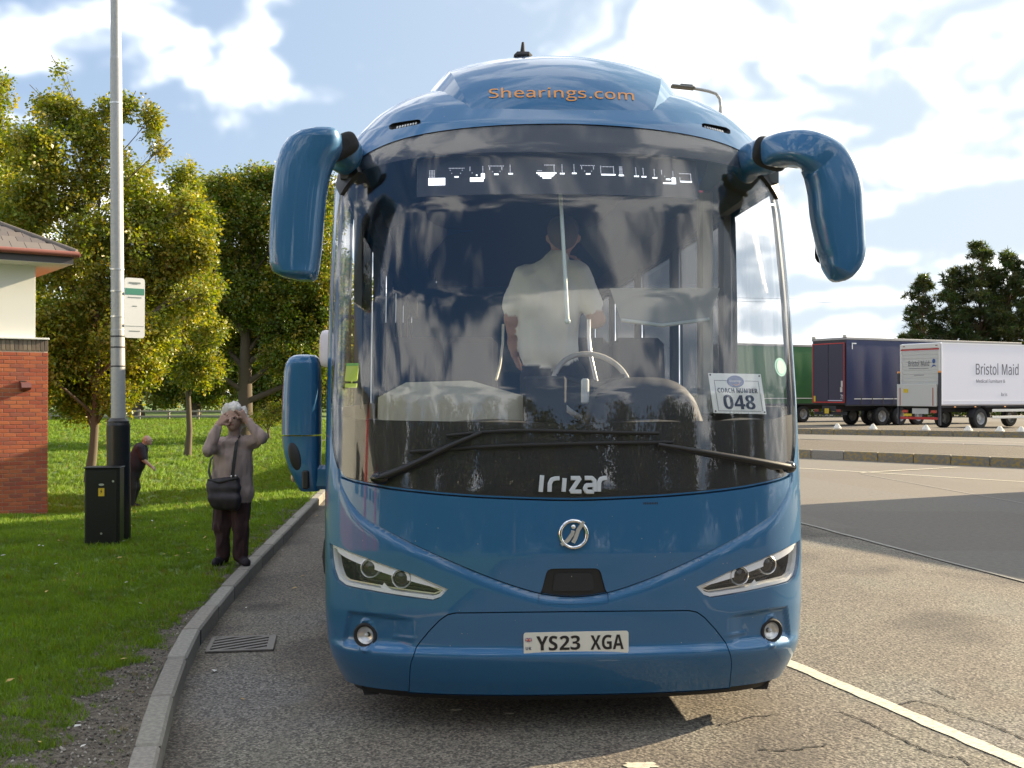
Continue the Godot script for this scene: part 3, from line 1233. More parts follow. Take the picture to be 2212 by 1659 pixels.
func blobs_px(list: Array, depth: float) -> Array:
	var o := []
	for b in list:
		var c := px(b[0], b[1], depth + (b[4] if b.size() > 4 else rng.randf_range(-1.0, 1.0)))
		var rx: float = b[2] * depth / F
		var ry: float = b[3] * depth / F
		o.push_back([c, Vector3(rx, ry, (rx + ry) * 0.5)])
	return o

func build_trees():
	leaf_material = vmat(0.36)
	leaf_material.backlight_enabled = true
	leaf_material.backlight = Color(1.0, 1.0, 0.4)
	for i in 3:
		sprigs.push_back(leaf_sprig(13, 0.115, 0.3))
		needles.push_back(needle_sprig(18, 0.42))
	var bark := mat(0.11, 0.085, 0.06, 0.95)
	bark.albedo_texture = M.mottle
	bark.uv1_triplanar = true
	var pale_bark := mat(0.12, 0.095, 0.065, 0.95)
	var yg := [Color(0.27, 0.29, 0.035), Color(0.32, 0.31, 0.045), Color(0.19, 0.24, 0.03), Color(0.14, 0.19, 0.028), Color(0.36, 0.30, 0.05)]
	var green := [Color(0.115, 0.18, 0.022), Color(0.16, 0.215, 0.026), Color(0.24, 0.25, 0.034), Color(0.29, 0.235, 0.036), Color(0.10, 0.155, 0.02)]
	var dark := green
	var G := "broadleaf trees round the lawn"
	var z := 31.0
	var bx := (192 - CX) * z / F
	tree("yellowing_tree", "tall loose tree with yellowing leaves between brick building and lamp column", Vector3(bx, lawn_y(bx, z) - 0.05, -z),
		blobs_px([[132, 165, 16, 38], [135, 235, 52, 55], [95, 215, 24, 40], [190, 300, 55, 60], [85, 320, 62, 75], [225, 235, 22, 30], [318, 262, 30, 42], [275, 230, 22, 34], [250, 390, 75, 75], [335, 330, 26, 48], [150, 420, 85, 80], [60, 450, 70, 80], [325, 465, 65, 75], [230, 520, 90, 75], [110, 570, 85, 80], [385, 560, 52, 62], [320, 610, 85, 70], [200, 660, 95, 70], [390, 655, 40, 50], [425, 540, 42, 55], [405, 450, 36, 52], [420, 640, 45, 60], [250, 860, 45, 45], [70, 800, 60, 80], [195, 835, 42, 60], [215, 780, 50, 45], [165, 770, 50, 50], [300, 800, 60, 40], [110, 720, 70, 80], [300, 730, 90, 55], [140, 830, 55, 75], [175, 880, 40, 40], [240, 800, 50, 50]], z), yg, 46.0, 0.9, 0.13, pale_bark, G, -0.26)
	z = 33.0
	bx = (-40 - CX) * z / F
	tree("yellowing_tree", "yellowing tree rising behind the slate hip roof", Vector3(bx, lawn_y(bx, z) - 0.05, -z),
		blobs_px([[0, 210, 28, 50], [-40, 300, 70, 80], [20, 330, 50, 70], [-50, 430, 90, 90], [30, 480, 60, 70], [-30, 560, 90, 80], [50, 620, 50, 80]], z), yg, 42.0, 0.9, 0.15, pale_bark, G, -0.26)
	z = 45.0
	bx = (522 - CX) * z / F
	tree("dense_tree", "dense dark green tree with rounded crown over the low rail fence", Vector3(bx, lawn_y(bx, z) - 0.05, -z),
		blobs_px([[490, 415, 65, 45], [560, 395, 65, 40], [645, 395, 65, 42], [450, 470, 50, 60], [540, 470, 80, 65], [640, 480, 80, 70], [705, 455, 55, 75], [460, 560, 65, 60], [560, 570, 90, 70], [670, 590, 80, 80], [500, 650, 85, 60], [610, 680, 90, 65], [690, 700, 60, 70], [540, 740, 80, 45], [640, 770, 80, 45], [460, 735, 50, 45], [430, 430, 40, 45], [425, 620, 45, 70], [440, 800, 45, 35], [700, 820, 60, 40]], z), green, 40.0, 1.05, 0.34, bark, G, -0.24)
	z = 38.0
	bx = (405 - CX) * z / F
	tree("yellowing_tree", "slender yellow green tree between the tall loose tree and the dense tree", Vector3(bx, lawn_y(bx, z) - 0.05, -z),
		blobs_px([[398, 395, 34, 45], [375, 470, 48, 50], [425, 490, 45, 55], [395, 560, 60, 55], [435, 610, 50, 55], [385, 660, 60, 55], [425, 720, 60, 50], [375, 770, 55, 50], [430, 800, 55, 45]], z), yg, 40.0, 0.95, 0.11, pale_bark, G, -0.2)
	z = 62.0
	var i := 0
	for q in [[150, 640, "leafy tree at the wood edge behind lamp column"], [300, 660, "leafy tree at the wood edge above low rail fence"], [420, 690, "leafy tree at the wood edge beside dense rounded tree"], [600, 700, "leafy tree at the wood edge behind dense rounded tree"], [730, 690, "leafy tree at the wood edge behind blue lower mirror"]]:
		bx = (q[0] - CX) * z / F
		tree("woodland_tree", q[2], Vector3(bx, lawn_y(bx, z) - 0.1, -z),
			blobs_px([[q[0], q[1] - 60, 90, 80], [q[0] - 60, q[1] + 60, 70, 70], [q[0] + 60, q[1] + 50, 75, 70], [q[0], q[1] + 120, 90, 55], [q[0] - 55, q[1] + 165, 50, 35], [q[0] + 50, q[1] + 160, 50, 35]], z), dark, 15.0, 1.4, 0.3, bark, G, -0.25)
		i += 1
	z = 72.0
	for q in [[90, "thicket of undergrowth behind the low rail fence"], [330, "thicket of undergrowth beneath the slender tree"], [560, "thicket of undergrowth behind the dense rounded tree"], [740, "thicket of undergrowth behind the blue coach"]]:
		bx = (q[0] - CX) * z / F
		tree("shrub", q[1], Vector3(bx, lawn_y(bx, z) - 0.2, -z),
			blobs_px([[q[0] - 60, 850, 75, 50], [q[0] + 60, 845, 75, 55], [q[0], 780, 110, 70], [q[0], 700, 110, 70]], z), dark, 5.0, 1.9, 0.1, bark, "undergrowth at the wood edge", -0.2)
	z = 44.0
	bx = (585 - CX) * z / F
	tree("shrub", "low green shrub on the lawn beside blue lower mirror", Vector3(bx, lawn_y(bx, z) - 0.05, -z),
		blobs_px([[575, 900, 26, 30], [600, 890, 26, 28], [555, 905, 20, 26], [630, 890, 30, 30]], z), [green[1], green[2], green[3]], 40.0, 0.6, 0.06, bark, "", -0.4)
	z = 82.0
	for q in [[1690, "leafy hedge behind the green trailer"], [1880, "leafy hedge behind the navy trailer"], [2070, "leafy hedge behind the white lorry tail lift"], [2260, "leafy hedge beyond the white lorry cab"]]:
		bx = (q[0] - CX) * z / F
		tree("hedge_shrub", q[1], Vector3(bx, -0.1, -z),
			blobs_px([[q[0] - 60, 868, 60, 38], [q[0] + 5, 862, 60, 42], [q[0] + 65, 868, 60, 38]], z), dark, 9.0, 1.5, 0.08, bark, "hedge behind the lorries", -0.5)
	# pines behind the lorries
	z = 95.0
	var pine := [Color(0.05, 0.085, 0.025), Color(0.07, 0.10, 0.03), Color(0.10, 0.105, 0.035)]
	var pb := mat(0.14, 0.075, 0.045, 0.95)
	for q in [[1992, 592, 0.72, "smallest pine with ragged flat branches above the navy trailer"], [2062, 578, 0.95, "dark pine between the smallest pine and the tallest pine"], [2120, 523, 1.0, "tallest pine with bushy crown above the white lorry"], [2178, 545, 1.0, "dark pine beside the tallest pine above the white lorry"], [2245, 530, 1.0, "open crowned pine at the end of the pine row"]]:
		var bl := []
		var y: float = q[1]
		var k := 0
		while y < 850.0:
			var f = (y - q[1]) / 260.0
			var reach = (16.0 + 46.0 * minf(f * 1.4, 1.0)) * q[2]
			if k == 0:
				bl.push_back([q[0], y + 12.0, 13.0, 15.0, 0.0])
			else:
				for s in 3:
					var a = k * 2.4 + s * 2.1 + q[0]
					bl.push_back([q[0] + cos(a) * reach * rng.randf_range(0.55, 1.0), y + rng.randf_range(-8, 8) - 0.12 * reach, reach * 0.42 + 8.0, 9.0 + 3.0 * rng.randf(), sin(a) * reach * 95.0 / F])
			y += 19.0
			k += 1
		bx = (q[0] - CX) * z / F
		tree("pine_tree", q[3], Vector3(bx, -0.2, -z), blobs_px(bl, z), pine, 7.5, 1.05, 0.28, pb, "pines behind the lorries", -0.24, true)

# ---------------------------------------------------------------- lamp column, cabinet, sign, gully, fence
func build_street():
	var g := on_ground(250, 1172, 0.07)
	var s := F / -g.z
	var t = thing("lamp_column", "tall grey metal lamp column with black base sleeve on the lawn", "lamp post", Vector3(g.x, 0.05, g.z - 0.12))
	t.rotation.z = deg_to_rad(0.55)
	var sl := MB.new()
	sl.lathe([Vector2(0.125, -0.1), Vector2(0.125, 1.30), Vector2(0.118, 1.33), Vector2(0.118, 1.345), Vector2(0.092, 1.375), Vector2(0.075, 1.38)], 28)
	part("base_sleeve", sl, M.pole_black, t)
	var p := MB.new()
	p.lathe([Vector2(0.078, 1.37), Vector2(0.074, 2.35), Vector2(0.0715, 2.36), Vector2(0.068, 4.0), Vector2(0.064, 4.85), Vector2(0.062, 5.35), Vector2(0.057, 5.38), Vector2(0.052, 7.2), Vector2(0.05, 8.6)], 28)
	part("pole", p, M.galv, t)
	for b in [[1.95, 0.078], [2.16, 0.077], [2.28, 0.0765], [2.5, 0.0765], [2.78, 0.076], [3.02, 0.0755], [4.86, 0.068]]:
		var bd := MB.new()
		bd.lathe([Vector2(0.06, b[0] - 0.008), Vector2(b[1], b[0] - 0.008), Vector2(b[1], b[0] + 0.008), Vector2(0.06, b[0] + 0.008)], 24)
		part("clamp_band", bd, M.satin if b[0] > 2.4 else M.skirt, t)
	var lh := MB.new()
	lh.tube([Vector3(0, 8.6, 0), Vector3(0.1, 8.85, 0.0), Vector3(0.5, 9.0, 0), Vector3(1.0, 9.05, 0)], [0.045, 0.04, 0.035, 0.03], 10)
	lh.box(Vector3(1.25, 9.05, 0), Vector3(0.6, 0.09, 0.26), Basis(), 0.03)
	part("lantern_arm", lh, M.galv, t)
	# sign plate on the column
	var sg = thing("parking_sign", "white notice plate with green band strapped to the grey lamp column", "sign", Vector3(g.x + 0.05, 0, g.z - 0.02), deg_to_rad(38.0))
	var pl := MB.new()
	var cy := EYE - (664.0 - HY) / s + 0.0
	pl.prism(rounded(0.225, 0.66, 0.03), 0.008, Transform3D(Basis(), Vector3(0.135, cy, 0.03)))
	part("plate", pl, M.white, sg)
	var bandm := MB.new()
	bandm.prism(rounded(0.21, 0.07, 0.004), 0.002, Transform3D(Basis(), Vector3(0.135, cy + 0.18, 0.0385)))
	part("green_band", bandm, mat(0.06, 0.24, 0.17, 0.5), sg)
	var pr := MB.new()
	for r in [[0.275, 0.13, 0.02], [0.265, 0.06, 0.012], [0.115, 0.15, 0.012], [0.02, 0.05, 0.01], [-0.20, 0.21, 0.004], [-0.255, 0.12, 0.01]]:
		pr.prism(rounded(r[1], r[2], r[2] * 0.3), 0.0015, Transform3D(Basis(), Vector3(0.135, cy + r[0], 0.0385)))
	part("small_print", pr, mat(0.25, 0.28, 0.27, 0.6), sg)
	var st := MB.new()
	for y in [cy + 0.15, cy - 0.2]:
		st.box(Vector3(0.06, y, 0.012), Vector3(0.1, 0.03, 0.03))
	part("bracket", st, M.galv, sg)
	# feeder cabinet in front of the column
	var c = thing("feeder_cabinet", "black steel cabinet with yellow warning sticker against the lamp column base", "cabinet", Vector3(g.x - 0.035 - 0.01, g.y - 0.04, g.z + 0.20), deg_to_rad(7.0))
	var bx := MB.new()
	bx.box(Vector3(0, 0.44, 0), Vector3(0.36, 0.86, 0.22), Basis(), 0.008)
	part("case", bx, M.pole_black, c)
	var dr := MB.new()
	dr.box(Vector3(-0.004, 0.45, 0.115), Vector3(0.325, 0.80, 0.012), Basis(), 0.004)
	part("door", dr, M.pole_black, c)
	var lid := MB.new()
	lid.box(Vector3(0, 0.878, 0.004), Vector3(0.375, 0.016, 0.245), Basis(), 0.004)
	part("lid", lid, M.pole_black, c)
	var sk := MB.new()
	sk.box(Vector3(-0.005, 0.62, 0.123), Vector3(0.062, 0.085, 0.002))
	var sticker = part("warning_sticker", sk, M.yellow, c)
	var bolt := MB.new()
	bolt.prism(PackedVector2Array([Vector2(0.004, 0.03), Vector2(-0.012, 0.0), Vector2(-0.001, 0.0), Vector2(-0.008, -0.026), Vector2(0.012, 0.006), Vector2(0.001, 0.006)]), 0.001, Transform3D(Basis(), Vector3(-0.005, 0.625, 0.1245)))
	part("bolt_symbol", bolt, M.ink, sticker)
	var badge := MB.new()
	badge.prism(ellipse2(0.028, 0.012), 0.003, Transform3D(Basis(), Vector3(-0.005, 0.70, 0.1215)))
	part("badge", badge, M.satin, c)
	var lk := MB.new()
	lk.lathe([Vector2(0.0, 0.004), Vector2(0.011, 0.004), Vector2(0.012, 0.0)], 12, Transform3D(Basis(Vector3.RIGHT, Vector3(0, 0, 1), Vector3(0, -1, 0)), Vector3(0.115, 0.735, 0.122)))
	lk.lathe([Vector2(0.0, 0.004), Vector2(0.011, 0.004), Vector2(0.012, 0.0)], 12, Transform3D(Basis(Vector3.RIGHT, Vector3(0, 0, 1), Vector3(0, -1, 0)), Vector3(-0.005, 0.18, 0.122)))
	part("lock", lk, M.satin, c)
	# road gully
	var gc := on_ground(524, 1392)
	var gu = thing("gully_grate", "rusty grey iron drain grate with slanted slots in the tarmac by the kerb", "drain", Vector3(gc.x, 0.002, gc.z), deg_to_rad(9.0))
	var pit_shade := MB.new()
	pit_shade.box(Vector3(0, 0.0015, 0), Vector3(0.4, 0.003, 0.4))  # thin near-black plate: the shade below the bars is painted, no depth
	part("pit_shade", pit_shade, M.crack, gu)
	var iron := mat(0.17, 0.15, 0.13, 0.55, 0.3)
	iron.albedo_texture = M.mottle
	iron.uv1_triplanar = true
	var fr := MB.new()
	for q in [[0, -0.205, 0.44, 0.03], [0, 0.205, 0.44, 0.03], [-0.205, 0, 0.03, 0.38], [0.195, 0, 0.05, 0.38]]:
		fr.box(Vector3(q[0], 0.007, q[1]), Vector3(q[2], 0.014, q[3]), Basis(), 0.003)
	part("frame", fr, iron, gu)
	var sq := PackedVector2Array([Vector2(-0.19, -0.19), Vector2(0.17, -0.19), Vector2(0.17, 0.19), Vector2(-0.19, 0.19)])
	for i in 12:
		var o := -0.44 + i * 0.073
		var d := Vector2(1.0, 0.62).normalized()
		var n := Vector2(-d.y, d.x)
		var mid := n * o
		var bar := PackedVector2Array([mid - d * 0.6 - n * 0.019, mid + d * 0.6 - n * 0.019, mid + d * 0.6 + n * 0.019, mid - d * 0.6 + n * 0.019])
		for poly in Geometry2D.intersect_polygons(bar, sq):
			var mb := MB.new()
			mb.prism(poly, 0.009, Transform3D(Basis(Vector3.RIGHT, Vector3(0, 0, -1), Vector3.UP), Vector3(0, 0.003, 0)))
			part("bar", mb, iron, gu)
	# low rail fence at the wood edge
	var fa := px(110, 905, 55.0)
	var fb := px(492, 905, 55.0)
	var fe = thing("rail_fence", "low weathered wooden two rail fence along the wood edge", "fence", Vector3(fa.x, lawn_y(fa.x, 55.0), -55.0))
	var span := fb.x - fa.x
	var n := 6
	for i in n + 1:
		var x := span * i / n
		var mb := MB.new()
		mb.box(Vector3(x, 0.22, 0), Vector3(0.11, 0.62, 0.1), Basis(), 0.01)
		part("post", mb, M.wood, fe)
		if i < n:
			for y in [0.20, 0.45]:
				var rl := MB.new()
				rl.box(Vector3(x + span / n * 0.5, y + rng.randf_range(-0.01, 0.01), 0.08), Vector3(span / n - 0.01, 0.085, 0.05), Basis(Vector3(0, 0, 1), rng.randf_range(-0.006, 0.006)), 0.008)
				part("rail", rl, M.wood, fe)
	# street lamp beyond the coach
	var z := 25.0
	var c0 := px(1557, 250, z)
	var la = thing("street_lamp", "slim street lamp with curved arm and flat head beyond the coach roof", "lamp post", Vector3(c0.x, 0, -z))
	var pts := [Vector3(0, 0, 0), Vector3(0, 4, 0), Vector3(0, c0.y, 0)]
	var rr := [0.08, 0.065, 0.055]
	for q in [[1558, 228], [1556, 212], [1548, 201], [1532, 195.5], [1515, 192], [1498, 189.5]]:
		var w := px(q[0], q[1], z)
		pts.push_back(Vector3(w.x - c0.x, w.y, 0))
		rr.push_back(0.036)
	var ar := MB.new()
	ar.tube(pts, rr, 12)
	part("column", ar, M.galv, la)
	var hd := MB.new()
	var h0 := px(1476, 187, z)
	hd.box(Vector3(h0.x - c0.x, h0.y, 0), Vector3(0.55, 0.06, 0.24), Basis(Vector3(0, 0, 1), -0.10), 0.03)
	hd.box(Vector3(h0.x - c0.x + 0.08, h0.y + 0.035, 0), Vector3(0.3, 0.05, 0.16), Basis(Vector3(0, 0, 1), -0.10), 0.02)
	part("lantern", hd, mat(0.12, 0.12, 0.115, 0.5), la)
	# overhead wires far off
	for k in 2:
		var mb := MB.new()
		mb.tube([px(1500, 642 + k * 8, 160.0), px(1850, 647 + k * 7.5, 160.0), px(2250, 640 + k * 7, 160.0), px(2700, 628 + k * 7, 160.0)], 0.022, 4)
		top("overhead_wire", mb, M.skirt, "thin overhead power wire strung across the sky beyond the lorries", "wire", "overhead wires")

func ellipse2(a: float, b: float, n := 24) -> PackedVector2Array:
	var p := PackedVector2Array()
	for i in n:
		p.push_back(Vector2(cos(TAU * i / n) * a, sin(TAU * i / n) * b))
	return p

# ---------------------------------------------------------------- lorries
func wheel(parent, at: Vector3, r: float, w: float, steer := 0.0):
	# axle along local z
	var xf := Transform3D(Basis(Vector3.UP, steer) * Basis(Vector3.RIGHT, PI * 0.5), at)
	var t := MB.new()
	t.lathe([Vector2(r * 0.58, w * 0.5), Vector2(r * 0.9, w * 0.5), Vector2(r, w * 0.36), Vector2(r, -w * 0.36), Vector2(r * 0.9, -w * 0.5), Vector2(r * 0.58, -w * 0.5)], 28, xf)
	var o = part("wheel", t, M.rubber, parent)
	var m := MB.new()
	m.lathe([Vector2(0.0, w * 0.30), Vector2(r * 0.18, w * 0.30), Vector2(r * 0.2, w * 0.16), Vector2(r * 0.45, w * 0.1), Vector2(r * 0.55, w * 0.42), Vector2(r * 0.6, w * 0.46)], 24, xf)
	part("rim", m, M.galv, o)
	return o

func on_face(t: Vector3, n: Vector3) -> Transform3D:
	# a plane whose x runs along t and whose z is n
	return Transform3D(Basis(t, n.cross(t), n), Vector3.ZERO)

func trailer(called, label, at: Vector3, turn: float, length: float, hgt: float, side_m, rear_m, group):
	var t = thing(called, label, "lorry trailer", at, turn, group)
	var y0 := 1.12
	var b := MB.new()
	b.box(Vector3(length * 0.5, (y0 + hgt) * 0.5, -1.25), Vector3(length - 0.06, hgt - y0 - 0.06, 2.44))
	part("load_box", b, M.skirt, t)
	# curtains: panels between straps, slightly bellied
	var rows := []
	var cols := int(length / 0.16)
	for i in cols + 1:
		var x := length * i / cols
		var row := PackedVector3Array()
		for k in 9:
			var f := k / 8.0
			var belly := 0.018 * sin(PI * f) * (0.4 + 0.6 * absf(sin(x * 2.45)))
			row.push_back(Vector3(x, lerpf(y0, hgt - 0.14, f), 0.012 + belly))
		rows.push_back(row)
	var cu := MB.new()
	cu.grid(rows, false, Vector3.BACK)
	part("curtain", cu, side_m, t)
	var rf := MB.new()
	rf.box(Vector3(length * 0.5, hgt - 0.06, -1.25), Vector3(length, 0.13, 2.56), Basis(), 0.02)
	part("roof_rail", rf, mat(0.34, 0.33, 0.31, 0.6), t)
	var sr := MB.new()
	sr.box(Vector3(length * 0.5, y0 - 0.02, -0.03), Vector3(length, 0.1, 0.06))
	part("side_rave", sr, M.skirt, t)
	var ch := MB.new()
	ch.box(Vector3(length * 0.5, 0.92, -1.25), Vector3(length, 0.28, 1.0))
	ch.box(Vector3(0.1, 0.66, -1.25), Vector3(0.12, 0.16, 2.3))
	part("chassis", ch, M.dark, t)
	for x in [2.6, 3.95, 5.3]:
		for z in [-0.2, -2.3]:
			if x < length:
				wheel(t, Vector3(x, 0.5, z), 0.5, 0.32)
	if rear_m:
		var dr := MB.new()
		for z in [-0.66, -1.85]:
			dr.box(Vector3(-0.02, (y0 + hgt) * 0.5 - 0.06, z), Vector3(0.05, hgt - y0 - 0.42, 1.16), Basis(), 0.01)
		part("rear_door", dr, rear_m, t)
		var rl := MB.new()
		for q in [[hgt - 0.30, 0.05, 0.0], [y0 + 0.12, 0.06, 0.0]]:
			rl.box(Vector3(-0.05, q[0], -1.25), Vector3(0.012, q[1], 2.3))
		for z in [-0.10, -2.40]:
			rl.box(Vector3(-0.05, (y0 + hgt) * 0.5 - 0.09, z), Vector3(0.012, hgt - y0 - 0.36, 0.05))
		part("reflective_border", rl, M.red, t)
	return t

func build_trucks():
	var turn := deg_to_rad(28.0)
	# navy curtain trailer
	var n = trailer("curtain_trailer", "navy blue curtain sided trailer with red bordered rear doors", Vector3(17.3, 0, -57.5), turn, 13.6, 4.62, M.curtain, M.curtain_rear, "lorries parked across the access road")
	var X := on_face(Vector3.RIGHT, Vector3.BACK)
	var mk := MB.new()
	mk.box(Vector3(0.5, 4.30, 0.06), Vector3(0.32, 0.06, 0.004))
	mk.box(Vector3(0.37, 4.15, 0.06), Vector3(0.06, 0.30, 0.004))
	mk.box(Vector3(3.2, 1.42, 0.062), Vector3(5.4, 0.045, 0.004))
	part("white_marking", mk, M.white, n)
	for i in 8:
		var sp := MB.new()
		sp.box(Vector3(1.0 + i * 0.78, 1.36, 0.07), Vector3(0.05, 0.42, 0.012))
		part("strap", sp, M.skirt, n)
	var rx := on_face(Vector3.BACK, Vector3.LEFT)
	var lab := MB.new()
	lab.box(Vector3(-0.055, 2.2, -0.26), Vector3(0.004, 0.32, 0.13))
	lab.box(Vector3(-0.055, 1.9, -0.30), Vector3(0.004, 0.25, 0.16))
	part("document_label", lab, mat(0.5, 0.48, 0.42, 0.7), n)
	var num := MB.new()
	num.add_mesh(letters("71", 0.17, 0.24, 0.004), Transform3D(rx.basis, Vector3(-0.055, 1.52, -0.27)))
	part("number", num, M.white, n)
	var url := MB.new()
	url.box(Vector3(-0.056, 1.33, -0.75), Vector3(0.003, 0.05, 1.05))
	part("lettering_line", url, mat(0.45, 0.43, 0.5, 0.7), n)
	var yb := MB.new()
	yb.box(Vector3(-0.056, 1.42, -2.25), Vector3(0.004, 0.3, 0.14))
	part("warning_label", yb, M.yellow, n)
	var np := MB.new()
	np.box(Vector3(-0.1, 0.78, -1.3), Vector3(0.02, 0.27, 0.3))
	part("number_plate", np, M.yellow, n)
	for z in [-0.45, -2.05]:
		var tl := MB.new()
		tl.box(Vector3(-0.1, 0.8, z), Vector3(0.03, 0.14, 0.34), Basis(), 0.01)
		part("tail_light", tl, mat(0.22, 0.03, 0.02, 0.4), n)
	for z in [-0.12, -2.38]:
		var gi := MB.new()
		gi.box(Vector3(0.02, 4.68, z), Vector3(0.12, 0.14, 0.2), Basis(), 0.02)
		part("roof_corner", gi, mat(0.5, 0.47, 0.4, 0.7), n)
	# green trailer further off
	var gr = trailer("curtain_trailer", "green curtain sided trailer with leaf print half hidden by the navy trailer", Vector3(12.4, 0, -62.5), turn, 13.6, 4.55, M.curtain_green, null, "lorries parked across the access road")
	var lf := MB.new()
	for q in [[6.9, 3.6, 0.55, 0.34, 0.3], [7.7, 3.4, 0.7, 0.4, -0.25], [7.1, 2.75, 0.8, 0.3, 0.15], [8.0, 2.55, 0.6, 0.32, -0.2], [6.6, 4.0, 0.6, 0.25, 0.0], [7.6, 1.7, 0.75, 0.3, 0.2], [6.5, 1.6, 0.6, 0.25, -0.2]]:
		lf.prism(ellipse2(q[2], q[3]), 0.003, Transform3D(Basis(Vector3(0, 0, 1), q[4]), Vector3(q[0], q[1], 0.065)))
	part("leaf_print", lf, M.leaf_light, gr)
	var wt := MB.new()
	wt.add_mesh(letters("ns.", 1.05, 0.5, 0.004, true), Transform3D(X.basis, Vector3(7.15, 2.32, 0.075)))
	wt.box(Vector3(6.8, 1.42, 0.06), Vector3(12.0, 0.045, 0.004))
	part("lettering", wt, M.white, gr)
	# white box lorry with tail lift
	var t = thing("box_lorry", "white box lorry with tail lift and furniture lettering on its side", "lorry", Vector3(20.1, 0, -52.0), turn, "lorries parked across the access road")
	var y0 := 1.13
	var h := 4.1
	var L := 8.2
	var b := MB.new()
	b.box(Vector3(L * 0.5, (y0 + h) * 0.5, -1.25), Vector3(L, h - y0, 2.5), Basis(), 0.06)
	part("body", b, M.white_truck, t)
	var tr := MB.new()
	tr.box(Vector3(L * 0.5, h - 0.03, 0.008), Vector3(L - 0.1, 0.05, 0.02))
	tr.box(Vector3(L * 0.5, y0 + 0.22, 0.006), Vector3(L - 0.05, 0.02, 0.014))
	tr.box(Vector3(0.03, (y0 + h) * 0.5, 0.008), Vector3(0.07, h - y0 - 0.1, 0.02))
	part("trim", tr, mat(0.8, 0.8, 0.8, 0.4), t)
	var sh := MB.new()
	for i in 14:
		sh.box(Vector3(-0.004, y0 + 0.1 + i * 0.185, -1.25), Vector3(0.03, 0.18, 2.18), Basis(), 0.012)
	part("roller_shutter", sh, M.grey_truck, t)
	var fr := MB.new()
	for z in [-0.09, -2.41]:
		fr.box(Vector3(-0.012, (y0 + h) * 0.5, z), Vector3(0.05, h - y0 - 0.05, 0.11), Basis(), 0.01)
	fr.box(Vector3(-0.012, h - 0.14, -1.25), Vector3(0.06, 0.24, 2.4), Basis(), 0.02)
	part("rear_frame", fr, mat(0.62, 0.6, 0.54, 0.5), t)
	var rs := MB.new()
	rs.box(Vector3(-0.045, h - 0.30, -1.25), Vector3(0.01, 0.06, 2.3))
	part("red_strip", rs, M.red, t)
	for z in [-0.25, -2.2]:
		var ml := MB.new()
		ml.box(Vector3(-0.045, h - 0.13, z), Vector3(0.02, 0.04, 0.12), Basis(), 0.006)
		part("marker_light", ml, mat(0.2, 0.03, 0.02, 0.4), t)
	var word := MB.new()
	word.add_mesh(letters("Bristol Maid", 1.25, 0.27, 0.004), Transform3D(rx.basis, Vector3(-0.026, 3.15, -1.32)))
	word.box(Vector3(-0.026, 2.9, -1.32), Vector3(0.003, 0.02, 1.2))
	word.box(Vector3(-0.026, 2.58, -1.3), Vector3(0.003, 0.025, 0.6))
	part("lettering", word, mat(0.12, 0.12, 0.13, 0.6), t)
	var emb := MB.new()
	emb.prism(ellipse2(0.09, 0.11), 0.004, Transform3D(rx.basis, Vector3(-0.024, 3.23, -0.42)))
	emb.prism(PackedVector2Array([Vector2(-0.16, -0.16), Vector2(-0.05, -0.02), Vector2(0.06, -0.02), Vector2(0.14, -0.12), Vector2(0.02, -0.07)]), 0.004, Transform3D(rx.basis, Vector3(-0.024, 3.08, -0.42)))
	part("emblem", emb, mat(0.03, 0.08, 0.25, 0.5), t)
	var w2 := MB.new()
	w2.add_mesh(letters("Bristol Maid", 3.05, 0.56, 0.004), Transform3D(X.basis, Vector3(2.35 + 1.52, 2.88, 0.004)))
	w2.add_mesh(letters("Medical Furniture &", 2.05, 0.17, 0.004), Transform3D(X.basis, Vector3(2.38 + 1.02, 2.3, 0.004)))
	w2.add_mesh(letters("bris", 0.42, 0.17, 0.004), Transform3D(X.basis, Vector3(4.35, 1.66, 0.004)))
	part("side_lettering", w2, mat(0.11, 0.11, 0.13, 0.6), t)
	# tail lift folded up
	var tlift := MB.new()
	tlift.box(Vector3(-0.16, 1.62, -1.32), Vector3(0.09, 1.06, 2.36), Basis(), 0.012)
	var tp = part("tail_lift", tlift, M.grey_truck, t)
	for z in [-0.32, -2.3]:
		var pp := MB.new()
		pp.box(Vector3(-0.21, 1.55, z), Vector3(0.012, 0.85, 0.05))
		part("red_strip", pp, mat(0.35, 0.08, 0.05, 0.5), tp)
	var ys := MB.new()
	ys.box(Vector3(-0.21, 1.83, -1.95), Vector3(0.01, 0.19, 0.3), Basis(), 0.003)
	part("warning_label", ys, M.yellow, tp)
	for z in [-0.06, -2.52]:
		var po := MB.new()
		po.box(Vector3(-0.05, 1.45, z), Vector3(0.12, 2.5, 0.1), Basis(), 0.01)
		part("lift_post", po, M.skirt, t)
		var tip := MB.new()
		tip.box(Vector3(-0.05, 2.72, z), Vector3(0.13, 0.09, 0.11), Basis(), 0.01)
		part("post_tip", tip, M.orange, t)
	var bu := MB.new()
	bu.box(Vector3(-0.05, 0.52, -1.3), Vector3(0.08, 0.12, 2.2), Basis(), 0.01)
	part("bumper_bar", bu, M.red, t)
	var npl := MB.new()
	npl.box(Vector3(-0.08, 0.67, -1.95), Vector3(0.02, 0.12, 0.5))
	part("number_plate", npl, M.yellow, t)
	var lb := MB.new()
	lb.box(Vector3(-0.06, 0.86, -1.2), Vector3(0.03, 0.26, 0.95))
	part("lamp_board", lb, M.grey_truck, t)
	for z in [-0.38, -2.1]:
		var tl := MB.new()
		tl.box(Vector3(-0.08, 0.84, z), Vector3(0.05, 0.13, 0.34), Basis(), 0.015)
		part("tail_light", tl, mat(0.5, 0.07, 0.04, 0.35), t)
	var ch := MB.new()
	ch.box(Vector3(L * 0.5, 0.95, -1.25), Vector3(L, 0.3, 0.95))
	ch.box(Vector3(L * 0.5, 1.08, -1.25), Vector3(L - 0.1, 0.1, 2.3))
	part("chassis", ch, M.dark, t)
